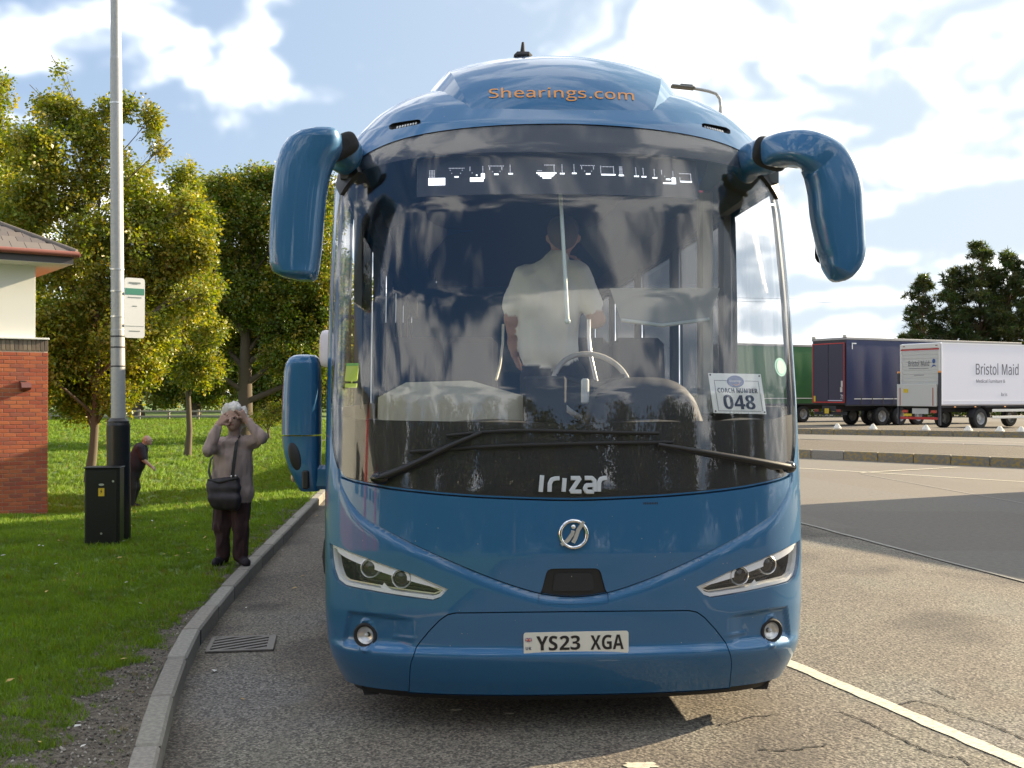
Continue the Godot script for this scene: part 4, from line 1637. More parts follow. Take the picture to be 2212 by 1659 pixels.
	for z in [-0.22, -2.28]:
		wheel(t, Vector3(2.75, 0.5, z), 0.5, 0.34)
		wheel(t, Vector3(7.6, 0.5, z), 0.5, 0.3)
	var ma := MB.new()
	var arc := []
	for i in 13:
		var a := PI * i / 12.0
		arc.push_back(PackedVector3Array([Vector3(2.75 + cos(a) * 0.6, 0.55 + sin(a) * 0.55, 0.0), Vector3(2.75 + cos(a) * 0.6, 0.55 + sin(a) * 0.55, -0.4)]))
	ma.grid(arc, false, Vector3.UP)
	part("mudguard", ma, M.skirt, t)
	for y in [0.55, 0.88]:
		var rail := MB.new()
		rail.box(Vector3(5.1, y, -0.02), Vector3(3.2, 0.13, 0.03), Basis(), 0.01)
		part("side_guard", rail, M.satin, t)
	for x in [0.9, 2.3, 4.4]:
		var mk2 := MB.new()
		mk2.box(Vector3(x, 1.06, 0.0), Vector3(0.12, 0.05, 0.03), Basis(), 0.008)
		part("side_marker", mk2, M.orange, t)
	# white concrete pyramids on the far island
	for zx in [470, 802, 1295, 1690, 1985, 2185]:
		var sx: float = (1992.0 + 0.2713 * zx) / 1.1718
		var p := px(sx, 921.5, 49.0)
		var a := Vector2(12.1, 46.7)
		var bb := Vector2(19.7, 42.7)
		var f := (p.x - a.x) / (bb.x - a.x)
		var zz := lerpf(a.y, bb.y, f) + 1.6
		p = Vector3((sx - CX) * zz / F, 0.205, -zz)
		var mb := MB.new()
		mb.lathe([Vector2(0.185, -0.01), Vector2(0.185, 0.04), Vector2(0.055, 0.22), Vector2(0.0, 0.225)], 4, Transform3D(Basis(Vector3.UP, 0.9), p))
		var o = top("marker_block", mb, mat(0.6, 0.57, 0.5, 0.85), "small white concrete pyramid marker on the far island", "marker block", "marker blocks on the far island")
	# lorry whose shadow falls over the access road, off to the side
	var dirv := Vector2(1.28, 2.77).normalized()
	var ang := atan2(-dirv.y, dirv.x)
	var off = trailer("curtain_trailer", "grey curtain sided trailer parked alone beside the access road", Vector3(10.9, 0, -20.2), 0.0, 13.6, 4.0, mat(0.3, 0.31, 0.33, 0.6), mat(0.3, 0.3, 0.3, 0.6), "lorries parked across the access road")
	off.rotation.y = ang
	off.position += Basis(Vector3.UP, ang) * Vector3(0, 0, 0)

# ---------------------------------------------------------------- what the windscreen mirrors
func build_behind_camera():
	var green := [Color(0.05, 0.075, 0.018), Color(0.075, 0.09, 0.02), Color(0.10, 0.09, 0.025), Color(0.04, 0.06, 0.016)]
	var bark := mat(0.1, 0.08, 0.06, 0.95)
	var base := Vector3(0.4, 0, 19.0)
	var bl := []
	for q in [[-1.6, 4.2, 1.6], [1.0, 4.0, 1.8], [-0.2, 5.6, 1.6], [-1.9, 6.2, 1.0], [-2.6, 3.0, 1.4], [2.6, 3.2, 1.6], [3.2, 4.6, 1.2], [0.6, 7.2, 1.0], [-1.6, 7.6, 0.6], [1.8, 6.2, 1.1]]:
		bl.push_back([base + Vector3(q[0], q[1], rng.randf_range(-0.6, 0.6)), Vector3(q[2], q[2] * 0.8, q[2])])
	tree("dense_tree", "bushy tree standing opposite the coach front", base, bl, green, 24.0, 1.15, 0.2, bark, "broadleaf trees round the lawn", -0.1)
	for k in [[-9.5, 24.0, "bushy tree left of the tree opposite the coach"], [8.0, 26.0, "bushy tree right of the tree opposite the coach"]]:
		base = Vector3(k[0], 0, k[1])
		bl = []
		for q in [[-1.6, 3.2, 1.8], [1.4, 3.0, 1.9], [0, 4.4, 1.7], [0.2, 2.2, 2.0]]:
			bl.push_back([base + Vector3(q[0], q[1], rng.randf_range(-0.6, 0.6)), Vector3(q[2], q[2] * 0.8, q[2])])
		tree("dense_tree", k[2], base, bl, green, 7.0, 1.3, 0.2, bark, "broadleaf trees round the lawn", -0.1)
	var places := ["by the hall corner", "beside the hall roof", "left of the yard gate", "facing the coach door side", "facing the coach number plate", "right of the yard gate", "beside the yard corner", "at the yard end", "nearest the grey trailer", "across from the grey trailer", "beside the road entrance"]
	for k in 11:
		var az := deg_to_rad(-52.0 + k * 12.5)
		base = Vector3(sin(az) * 33.0, 0, cos(az) * 33.0 + rng.randf_range(-2, 2))
		bl = []
		for q in [[-2.6, 2.6, 2.6], [2.6, 2.4, 2.6], [0, 4.4, 2.8], [-1.6, 6.2, 2.0], [1.8, 5.8, 2.1], [0, 1.6, 2.8]]:
			bl.push_back([base + Vector3(q[0], q[1] * 1.4 + rng.randf_range(-0.4, 0.6), rng.randf_range(-0.8, 0.8)), Vector3(q[2], q[2] * 1.1, q[2])])
		tree("screen_tree", "bushy tree in the screen of trees across the yard, " + places[k], base, bl, green, 6.5, 2.0, 0.2, bark, "screen of trees across the yard", -0.4)
	var t = thing("services_hall", "white rendered services hall with red brick base and dark windows", "building", Vector3(-17.0, 0, 9.0), deg_to_rad(62.0))
	var w := MB.new()
	w.box(Vector3(0, 3.1, -4.0), Vector3(22, 4.4, 8.0))
	part("white_wall", w, M.white, t)
	var br := MB.new()
	br.box(Vector3(0, 0.45, -3.98), Vector3(22.1, 0.9, 8.1))
	part("brick_base", br, mat(0.36, 0.1, 0.05, 0.9), t)
	for i in 7:
		var wn := MB.new()
		wn.box(Vector3(-9 + i * 3.0, 2.5, 0.01), Vector3(1.8, 1.6, 0.06))
		part("window", wn, M.black_gloss, t)
	var col := MB.new()
	for x in [-4.5, 4.5]:
		col.box(Vector3(x, 2.6, 0.25), Vector3(0.5, 5.2, 0.5))
	part("red_pier", col, M.red, t)
	var rf := MB.new()
	rf.prism(PackedVector2Array([Vector2(0.9, 5.2), Vector2(-8.9, 5.2), Vector2(-4.0, 7.4)]), 23.0, Transform3D(Basis(Vector3(0, 0, 1), Vector3.UP, Vector3(-1, 0, 0)), Vector3(11.5, 0, 0)))
	part("roof", rf, mat(0.12, 0.1, 0.09, 0.9), t)

# ---------------------------------------------------------------- the blue coach
# its front is one surface: for a height y the plan is half a rounded bow of half width W, bulge B, pushed back by ZC
const TZC := [[.12, -.095], [.2, -.07], [.27, -.034], [.34, -.006], [.385, .010], [.408, .013], [.424, .006], [.44, -.006], [.47, -.006], [.6, 0.], [.9, -.004], [1.2, -.025], [1.7, -.085], [2.2, -.175], [2.7, -.295], [3.0, -.40], [3.17, -.48], [3.3, -.58], [3.4, -.70], [3.48, -.86], [3.54, -1.1], [3.56, -1.2]]
const TW := [[.12, 1.14], [.2, 1.18], [.26, 1.205], [.336, 1.236], [.45, 1.258], [.6, 1.268], [1.3, 1.275], [2.3, 1.272], [2.83, 1.262], [3.0, 1.24], [3.08, 1.21], [3.17, 1.15], [3.27, 1.075], [3.36, .99], [3.44, .9], [3.48, .83], [3.51, .72], [3.54, .5], [3.56, .4]]
const TB := [[0., .45], [.3, .46], [1., .47], [3.6, .52]]
const AK := 1.275
const BOW := 2.5
var lz := PackedFloat32Array()
var lw := PackedFloat32Array()
var coach: Node3D
var p_ws := PackedVector2Array()
var p_shield := PackedVector2Array()
var p_low := PackedVector2Array()
var p_head := []
var p_fog := []
var p_slit := []

func tables():
	for src in [[TZC, lz], [TW, lw]]:
		var out: PackedFloat32Array = src[1]
		for i in 350:
			out.push_back(table(src[0], 0.1 + i * 0.01))
		for pass_ in 2:
			var o2 := out.duplicate()
			for i in range(1, 349):
				o2[i] = (out[i - 1] + 2.0 * out[i] + out[i + 1]) * 0.25
			out = o2
		if src[0] == TZC:
			lz = out
		else:
			lw = out

func lut(t: PackedFloat32Array, y: float) -> float:
	var f := clampf((y - 0.1) * 100.0, 0.0, 347.99)
	var i := int(f)
	return lerpf(t[i], t[i + 1], f - i)

func bp(a: float, y: float, d: float) -> Vector3:
	var w := lut(lw, y) + d
	var b := 0.45 + 0.02 * y + d
	var s := sin(clampf(a / AK, -PI * 0.5, PI * 0.5))
	var k := pow(maxf(1.0 - pow(absf(s), BOW), 0.0), 1.0 / BOW)
	return Vector3(w * s, y, lut(lz, y) + d - b * (1.0 - k))

func xa(x: float, y: float) -> Vector2:
	return Vector2(asin(clampf(x / lut(lw, y), -1.0, 1.0)) * AK, y)

func poly_dist(p: Vector2, poly: PackedVector2Array) -> float:
	var best := 1e9
	var n := poly.size()
	for i in n:
		var c := Geometry2D.get_closest_point_to_segment(p, poly[i], poly[(i + 1) % n])
		best = minf(best, c.distance_to(p))
	return best

var boxes := {}
func near_poly(p: Vector2, poly: PackedVector2Array, r: float, key: String) -> bool:
	if not boxes.has(key):
		var b := Rect2(poly[0], Vector2.ZERO)
		for q in poly:
			b = b.expand(q)
		boxes[key] = b
	return boxes[key].grow(r).has_point(p)

# pressed shapes in the fascia: bevels along the bonnet line and lamps, recess round the fog lamp
func press(a: float, y: float) -> float:
	var p := Vector2(a, y)
	var d := 0.0
	if y > 0.60 and y < 1.34:
		var ys := shield_y(absf(a))
		var r = maxf(ys[0] - y, 0.0) * ys[1]
		if r < 0.06:
			d -= 0.012 * pow(1.0 - r / 0.06, 2.0)
	var aa := absf(a)
	if y < 0.66 and y > 0.36 and aa > 0.75:
		# shelf above the fog lamp, fading towards the plate
		var fade := smooth(0.84, 1.0, aa)
		var top_y := 0.588 + 0.012 * smooth(0.85, 1.25, aa)
		var side := 1.50 + (y - 0.43) * (-0.55)
		var inside := smooth(0.0, 0.022, top_y - y) * smooth(0.0, 0.03, side - aa) * smooth(0.40, 0.47, y)
		d -= 0.020 * fade * inside
		# a small rib beside the lamp
		var rr := absf(y - 0.478)
		d += 0.006 * smooth(0.012, 0.0, rr) * smooth(0.82, 0.9, aa) * smooth(1.04, 1.0, aa)
		d += 0.009 * smooth(0.018, 0.0, absf(Vector2(aa - 1.245, y - 0.482).length() - 0.072))
	return d

var shield_table := []
func shield_y(a: float) -> Array:
	# height of the bonnet line at |a|, and how much a vertical step counts as distance
	var n := shield_table.size()
	if a >= shield_table[n - 1].x:
		var over: float = a - shield_table[n - 1].x
		return [shield_table[n - 1].y + over * 20.0, 0.2]
	for i in n - 1:
		if a <= shield_table[i + 1].x:
			var p: Vector2 = shield_table[i]
			var q: Vector2 = shield_table[i + 1]
			var f := (a - p.x) / maxf(q.x - p.x, 1e-5)
			var e := (q - p).normalized()
			return [lerpf(p.y, q.y, f), maxf(e.x, 0.2)]
	return [9.0, 1.0]

func base_n(a: float, y: float, d: float, pressed: bool) -> Vector3:
	var e := 0.006
	var da := bp(a + e, y, d + (press(a + e, y) if pressed else 0.0)) - bp(a - e, y, d + (press(a - e, y) if pressed else 0.0))
	var dy := bp(a, y + e, d + (press(a, y + e) if pressed else 0.0)) - bp(a, y - e, d + (press(a, y - e) if pressed else 0.0))
	if da.length() < 1e-6:
		da = Vector3(0, 0, -signf(a))
	var g := da.cross(dy)
	return g.normalized()

func box_of(poly: PackedVector2Array) -> Rect2:
	var b := Rect2(poly[0], Vector2.ZERO)
	for q in poly:
		b = b.expand(q)
	return b

# the surface inside `inc` (all if empty) and outside every polygon of `exc`
func skin(inc: Array, exc: Array, d: float, step: float, pressed := false, y0 := 0.2, y1 := 3.54, amax := 2.0) -> MB:
	var mb := MB.new()
	if inc.size() > 0:
		var b := box_of(inc[0])
		for q in inc:
			b = b.merge(box_of(q))
		y0 = maxf(b.position.y, 0.12)
		y1 = b.end.y
		amax = maxf(absf(b.position.x), absf(b.end.x)) + 0.0001
	var ny := maxi(int((y1 - y0) / step), 1)
	var na := maxi(int(2.0 * amax / step), 2)
	var seen := {}
	var ib := []
	for q in inc:
		ib.push_back(box_of(q))
	var eb := []
	for q in exc:
		eb.push_back(box_of(q))
	for i in ny:
		var ya := lerpf(y0, y1, float(i) / ny)
		var yb := lerpf(y0, y1, float(i + 1) / ny)
		for j in na:
			var aa := lerpf(-amax, amax, float(j) / na)
			var ab := lerpf(-amax, amax, float(j + 1) / na)
			var cell := Rect2(aa, ya, ab - aa, yb - ya)
			var polys := [PackedVector2Array([Vector2(aa, ya), Vector2(ab, ya), Vector2(ab, yb), Vector2(aa, yb)])]
			if inc.size() > 0:
				var got := []
				for k in inc.size():
					if ib[k].intersects(cell):
						got.append_array(Geometry2D.intersect_polygons(polys[0], inc[k]))
				polys = got
			for k in exc.size():
				if polys.size() == 0:
					break
				if not eb[k].intersects(cell):
					continue
				var got := []
				for p in polys:
					got.append_array(Geometry2D.clip_polygons(p, exc[k]))
				polys = got
			for p in polys:
				if p.size() < 3:
					continue
				var pts := []
				var nrm := []
				for q in p:
					var key := Vector2i(int(round(q.x * 20000.0)), int(round(q.y * 20000.0)))
					if not seen.has(key):
						seen[key] = [bp(q.x, q.y, d + (press(q.x, q.y) if pressed else 0.0)), base_n(q.x, q.y, d, pressed)]
					pts.push_back(seen[key][0])
					nrm.push_back(seen[key][1])
				var idx := PackedInt32Array([0, 1, 2, 0, 2, 3]) if p.size() == 4 and polys.size() == 1 else Geometry2D.triangulate_polygon(p)
				for t in range(0, idx.size(), 3):
					mb.tri(pts[idx[t]], pts[idx[t + 1]], pts[idx[t + 2]], nrm[idx[t]], nrm[idx[t + 1]], nrm[idx[t + 2]])
	return mb

# the cut edge of a panel, from d0 in to d1
func rim(mb: MB, poly: PackedVector2Array, d0: float, d1: float, outward: float, pressed := false):
	var n := poly.size()
	var mid := Vector2.ZERO
	for q in poly:
		mid += q
	mid /= n
	for i in n:
		var a := poly[i]
		var b := poly[(i + 1) % n]
		var steps := maxi(int(a.distance_to(b) / 0.03), 1)
		for k in steps:
			var p := a.lerp(b, float(k) / steps)
			var q := a.lerp(b, float(k + 1) / steps)
			var e := q - p
			var o2 := Vector2(e.y, -e.x) * (1.0 if not Geometry2D.is_polygon_clockwise(poly) else -1.0) * outward
			var pp := press(p.x, p.y) if pressed else 0.0
			var qq := press(q.x, q.y) if pressed else 0.0
			mb.quad(bp(p.x, p.y, d0 + pp), bp(q.x, q.y, d0 + qq), bp(q.x, q.y, d1), bp(p.x, p.y, d1), Vector3(o2.x, o2.y, 0.0))

func mirrored(left: Array, close_mid := true) -> PackedVector2Array:
	# left: points (x, y) of the half with x <= 0, in order; joined with their mirror images
	var o := PackedVector2Array()
	for q in left:
		o.push_back(xa(q[0], q[1]))
	for i in range(left.size() - 1, -1, -1):
		if absf(left[i][0]) > 0.001:
			o.push_back(xa(-left[i][0], left[i][1]))
	return o

func flip(poly: PackedVector2Array) -> PackedVector2Array:
	var o := PackedVector2Array()
	for i in range(poly.size() - 1, -1, -1):
		o.push_back(Vector2(-poly[i].x, poly[i].y))
	return o

func shrunk(poly: PackedVector2Array, by: float) -> PackedVector2Array:
	var r := Geometry2D.offset_polygon(poly, -by, Geometry2D.JOIN_ROUND)
	return r[0] if r.size() > 0 else poly

func curve2(pts: Array, n := 5) -> Array:
	# a smooth line through (x, y) pairs
	var o := []
	for i in pts.size() - 1:
		var p0: Array = pts[maxi(i - 1, 0)]
		var p1: Array = pts[i]
		var p2: Array = pts[i + 1]
		var p3: Array = pts[mini(i + 2, pts.size() - 1)]
		for k in n:
			var f := float(k) / n
			o.push_back([cubic_interpolate(p1[0], p2[0], p0[0], p3[0], f), cubic_interpolate(p1[1], p2[1], p0[1], p3[1], f)])
	o.push_back(pts[-1])
	return o

func on_skin(x: float, y: float, d := 0.0) -> Transform3D:
	var q := xa(x, y)
	var p := bp(q.x, q.y, d)
	var n := base_n(q.x, q.y, d, false)
	var r := Vector3.UP.cross(n).normalized()
	return Transform3D(Basis(r, n.cross(r), n), p)

# flat lettering laid onto the front, following its curve
func lay(mesh: ArrayMesh, x: float, y: float, d: float) -> MB:
	var mb := MB.new()
	var a := mesh.surface_get_arrays(0)
	var vv: PackedVector3Array = a[Mesh.ARRAY_VERTEX]
	var nv: PackedVector3Array = a[Mesh.ARRAY_NORMAL]
	var ix = a[Mesh.ARRAY_INDEX]
	if ix == null or ix.size() == 0:
		ix = range(vv.size())
	var pts := []
	var ns := []
	for i in vv.size():
		var xf := on_skin(x + vv[i].x, y + vv[i].y, d)
		pts.push_back(xf.origin + xf.basis.z * vv[i].z)
		ns.push_back((xf.basis * nv[i]).normalized())
	for k in range(0, ix.size(), 3):
		mb.tri(pts[ix[k]], pts[ix[k + 1]], pts[ix[k + 2]], ns[ix[k]], ns[ix[k + 1]], ns[ix[k + 2]])
	return mb

# a housing swept along a spine seen from the front: spine points with half width across, half depth
func housing(spine: Array, halves: Array, depth: float, expo := 3.2) -> MB:
	var mb := MB.new()
	var rows := []
	# resample smoothly
	var pts := []
	var hw := []
	var n := spine.size()
	for i in n - 1:
		var p0: Vector3 = spine[maxi(i - 1, 0)]
		var p3: Vector3 = spine[mini(i + 2, n - 1)]
		for k in 6:
			var f := k / 6.0
			pts.push_back(spine[i].cubic_interpolate(spine[i + 1], p0, p3, f))
			hw.push_back(cubic_interpolate(halves[i], halves[i + 1], halves[maxi(i - 1, 0)], halves[mini(i + 2, n - 1)], f))
	pts.push_back(spine[-1])
	hw.push_back(halves[-1])
	for i in pts.size():
		var t: Vector3 = (pts[mini(i + 1, pts.size() - 1)] - pts[maxi(i - 1, 0)]).normalized()
		var s := t.cross(Vector3(0, 0, 1)).normalized()
		var dz := t.cross(s).normalized()
		if dz.z < 0.0:
			dz = -dz
		var row := PackedVector3Array()
		var endf := sqrt(clampf(minf(i + 0.15, pts.size() - 1 - i + 0.15) / 3.0, 0.0, 1.0))
		var dd := minf(depth, hw[i] * 1.6) * (0.45 + 0.55 * endf)
		for k in 28:
			var a := TAU * k / 28.0
			var c := cos(a)
			var sn := sin(a)
			var cx = signf(c) * pow(absf(c), 2.0 / expo) * hw[i] * (0.35 + 0.65 * endf)
			var cz := signf(sn) * pow(absf(sn), 2.0 / expo) * dd
			row.push_back(pts[i] + s * cx + dz * cz)
		rows.push_back(row)
	mb.grid(rows, true)
	mb.fan(rows[0], pts[0] - pts[1])
	mb.fan(rows[-1], pts[-1] - pts[-2])
	return mb

func to_coach(p: Vector3) -> Vector3:
	return coach.transform.affine_inverse() * p

func build_coach():
	tables()
	coach = thing("coach", "large blue touring coach with dark windscreen facing the camera", "coach", Vector3(0.305, 0, -5.5), deg_to_rad(3.0))
	# outlines of the panels, left half from the photograph, mirrored
	var wtop := [[-1.187, 2.877], [-1.115, 2.974], [-0.981, 3.044], [-0.805, 3.092], [-0.556, 3.126], [-0.259, 3.147], [0.0, 3.154]]
	var wside := [[0.0, 1.18], [-0.216, 1.185], [-0.445, 1.194], [-0.675, 1.209], [-0.908, 1.231], [-1.09, 1.258], [-1.17, 1.285], [-1.215, 1.40], [-1.232, 1.579], [-1.237, 1.85], [-1.236, 2.2], [-1.232, 2.579], [-1.217, 2.761], [-1.187, 2.877]]
	var half_ws := curve2(wside, 4)
	half_ws.append_array(curve2(wtop, 4).slice(1))
	p_ws = mirrored(half_ws)
	var sh := [[0.0, 0.689], [-0.103, 0.697], [-0.217, 0.721], [-0.377, 0.773], [-0.56, 0.845], [-0.79, 0.944], [-0.954, 1.022], [-1.05, 1.076], [-1.111, 1.135], [-1.154, 1.203], [-1.184, 1.276]]
	var half_sh := curve2(sh, 4)
	half_sh.append_array([[-1.10, 1.252], [-1.0, 1.236], [-0.908, 1.223], [-0.79, 1.211], [-0.675, 1.201], [-0.56, 1.193], [-0.445, 1.186], [-0.33, 1.181], [-0.216, 1.177], [-0.1, 1.173], [0.0, 1.172]])
	p_shield = mirrored(half_sh)
	for q in curve2(sh, 4):
		var v := xa(q[0], q[1])
		shield_table.push_back(Vector2(-v.x, v.y))
	var lo := [[0.0, 0.19], [-0.82, 0.19], [-0.815, 0.255], [-0.805, 0.369], [-0.778, 0.446], [-0.72, 0.52], [-0.663, 0.581], [-0.624, 0.609], [-0.583, 0.619], [-0.3, 0.624], [0.0, 0.625]]
	p_low = mirrored(lo)
	var hl := [[-1.232, 0.929], [-1.226, 0.85], [-1.215, 0.795], [-1.193, 0.745], [-1.152, 0.722], [-1.024, 0.709], [-0.86, 0.690], [-0.702, 0.674], [-0.663, 0.688], [-0.62, 0.733], [-0.79, 0.802], [-1.024, 0.873], [-1.15, 0.909]]
	var h2 := PackedVector2Array()
	for q in hl:
		h2.push_back(xa(q[0], q[1]))
	p_head = [h2, flip(h2)]
	var fc := xa(-1.052, 0.482)
	var f2 := PackedVector2Array()
	for q in ring2(0.056, 28):
		f2.push_back(fc + Vector2(q.x * 1.18, q.y))
	p_fog = [f2, flip(f2)]
	var sl := PackedVector2Array()
	for q in [[-0.95, 3.172], [-0.945, 3.147], [-0.93, 3.142], [-0.80, 3.160], [-0.772, 3.168], [-0.775, 3.190], [-0.79, 3.197], [-0.93, 3.187]]:
		sl.push_back(xa(q[0], q[1]))
	p_slit = [sl, flip(sl)]
	var holes := [p_ws, p_shield, p_low, p_head[0], p_head[1], p_fog[0], p_fog[1], p_slit[0], p_slit[1]]
	# painted panels
	var fas := skin([], holes, 0.0, 0.035, true, 1.36, 3.54)
	var fas2 := skin([], holes, 0.0, 0.0145, true, 0.2, 1.36)
	fas.v.append_array(fas2.v)
	fas.n.append_array(fas2.n)
	for h in [p_shield, p_low, p_head[0], p_head[1], p_fog[0], p_fog[1]]:
		rim(fas, h, 0.0, -0.03, -1.0, true)
	part("front_fascia", fas, M.blue, coach)
	var bon_poly := shrunk(p_shield, 0.007)
	var beak := mirrored([[0.0, 0.835], [-0.112, 0.834], [-0.128, 0.826], [-0.136, 0.812], [-0.158, 0.73], [-0.172, 0.705], [-0.172, 0.66], [0.0, 0.66]])
	var bon := skin([bon_poly], [beak], 0.0, 0.035)
	rim(bon, bon_poly, 0.0, -0.03, 1.0)
	part("bonnet_panel", bon, M.blue, coach)
	var low_poly := shrunk(p_low, 0.006)
	var low := skin([low_poly], [], 0.0, 0.016)
	rim(low, low_poly, 0.0, -0.03, 1.0)
	part("lower_panel", low, M.blue, coach)
	var bk := Geometry2D.intersect_polygons(beak, bon_poly)
	var bkm := skin(bk, [], -0.012, 0.03)
	rim(bkm, beak, 0.0, -0.02, -1.0)
	var beak_node = part("camera_cover", bkm, M.black, coach)
	var bk2 := skin([mirrored([[0.0, 0.812], [-0.085, 0.812], [-0.095, 0.80], [-0.105, 0.735], [-0.095, 0.722], [0.0, 0.722]])], [], -0.004, 0.03)
	part("flap", bk2, M.rubber, beak_node)
	var shell := skin([], [p_ws, p_head[0], p_head[1]], -0.032, 0.06, false, 0.16, 3.54)
	part("inner_shell", shell, M.black, coach)
	build_coach_glass()
	build_coach_lamps()
	build_coach_trim()
	build_coach_body()
	build_mirrors()
	build_interior()

func build_coach_glass():
	var g := skin([shrunk(p_ws, 0.006)], [], -0.001, 0.05)
	var wn = part("windscreen", g, M.glass, coach)
	part("inner_pane", skin([shrunk(p_ws, 0.006)], [], -0.007, 0.05), M.glass, wn)
	# printed black border behind the glass
	var low := PackedVector2Array([Vector2(-2.1, 1.0), Vector2(2.1, 1.0), Vector2(2.1, 1.60), Vector2(1.5, 1.585)])
	for i in 13:
		var a := 1.3 - i * 0.217
		low.push_back(Vector2(a, 1.552 + 0.012 * absf(a)))
	low.push_back(Vector2(-1.5, 1.585))
	low.push_back(Vector2(-2.1, 1.60))
	var inner := PackedVector2Array()
	for q in [[-0.97, 1.40], [-1.0, 1.55]]:
		inner.push_back(Vector2(q[0], q[1]))
	var tp := PackedVector2Array()
	for i in 25:
		var a := -2.0 + i * 4.0 / 24.0
		tp.push_back(Vector2(a, 2.985 - 0.055 * pow(absf(a) / 1.2, 2.6)))
	tp.push_back(Vector2(2.0, 3.3))
	tp.push_back(Vector2(-2.0, 3.3))
	var bands := []
	for q in [low, tp]:
		bands.append_array(Geometry2D.intersect_polygons(p_ws, q))
	for s in [-1.0, 1.0]:
		var side := PackedVector2Array([Vector2(s * 1.665, 1.0), Vector2(s * 2.0, 1.0), Vector2(s * 2.0, 3.2), Vector2(s * 1.5, 3.2), Vector2(s * 1.60, 2.7)])
		bands.append_array(Geometry2D.intersect_polygons(p_ws, side))
	var fr := skin(bands, [], -0.012, 0.05)
	part("black_border", fr, M.black, wn)
	# pale seal showing through along the sides
	# wipers
	for w in [[[[-0.955, 1.272], [-0.80, 1.335], [-0.594, 1.44], [-0.444, 1.505]], [[-0.62, 1.49], [-0.3, 1.515], [0.1, 1.508], [0.43, 1.50]]], [[[1.135, 1.315], [0.9, 1.36], [0.65, 1.405], [0.417, 1.445]], [[0.50, 1.455], [0.1, 1.452], [-0.4, 1.437], [-0.80, 1.408]]]]:
		var arm := MB.new()
		var pts := []
		var rr := []
		for q in curve2(w[0], 5):
			pts.push_back(on_skin(q[0], q[1], 0.035).origin)
			rr.push_back(0.02 - 0.011 * pts.size() / 17.0)
		arm.tube(pts, rr, 8)
		var am = part("wiper_arm", arm, M.black, coach)
		var bl := MB.new()
		pts = []
		for q in curve2(w[1], 6):
			pts.push_back(on_skin(q[0], q[1], 0.016).origin)
		bl.tube(pts, 0.009, 6)
		part("blade", bl, M.rubber, am)
		var piv := MB.new()
		var xf := on_skin(w[0][0][0], w[0][0][1], 0.0)
		piv.ball(xf.origin + xf.basis.z * 0.025, Vector3(0.05, 0.032, 0.028), 14, 8, xf.basis)
		part("pivot", piv, M.black_gloss, am)

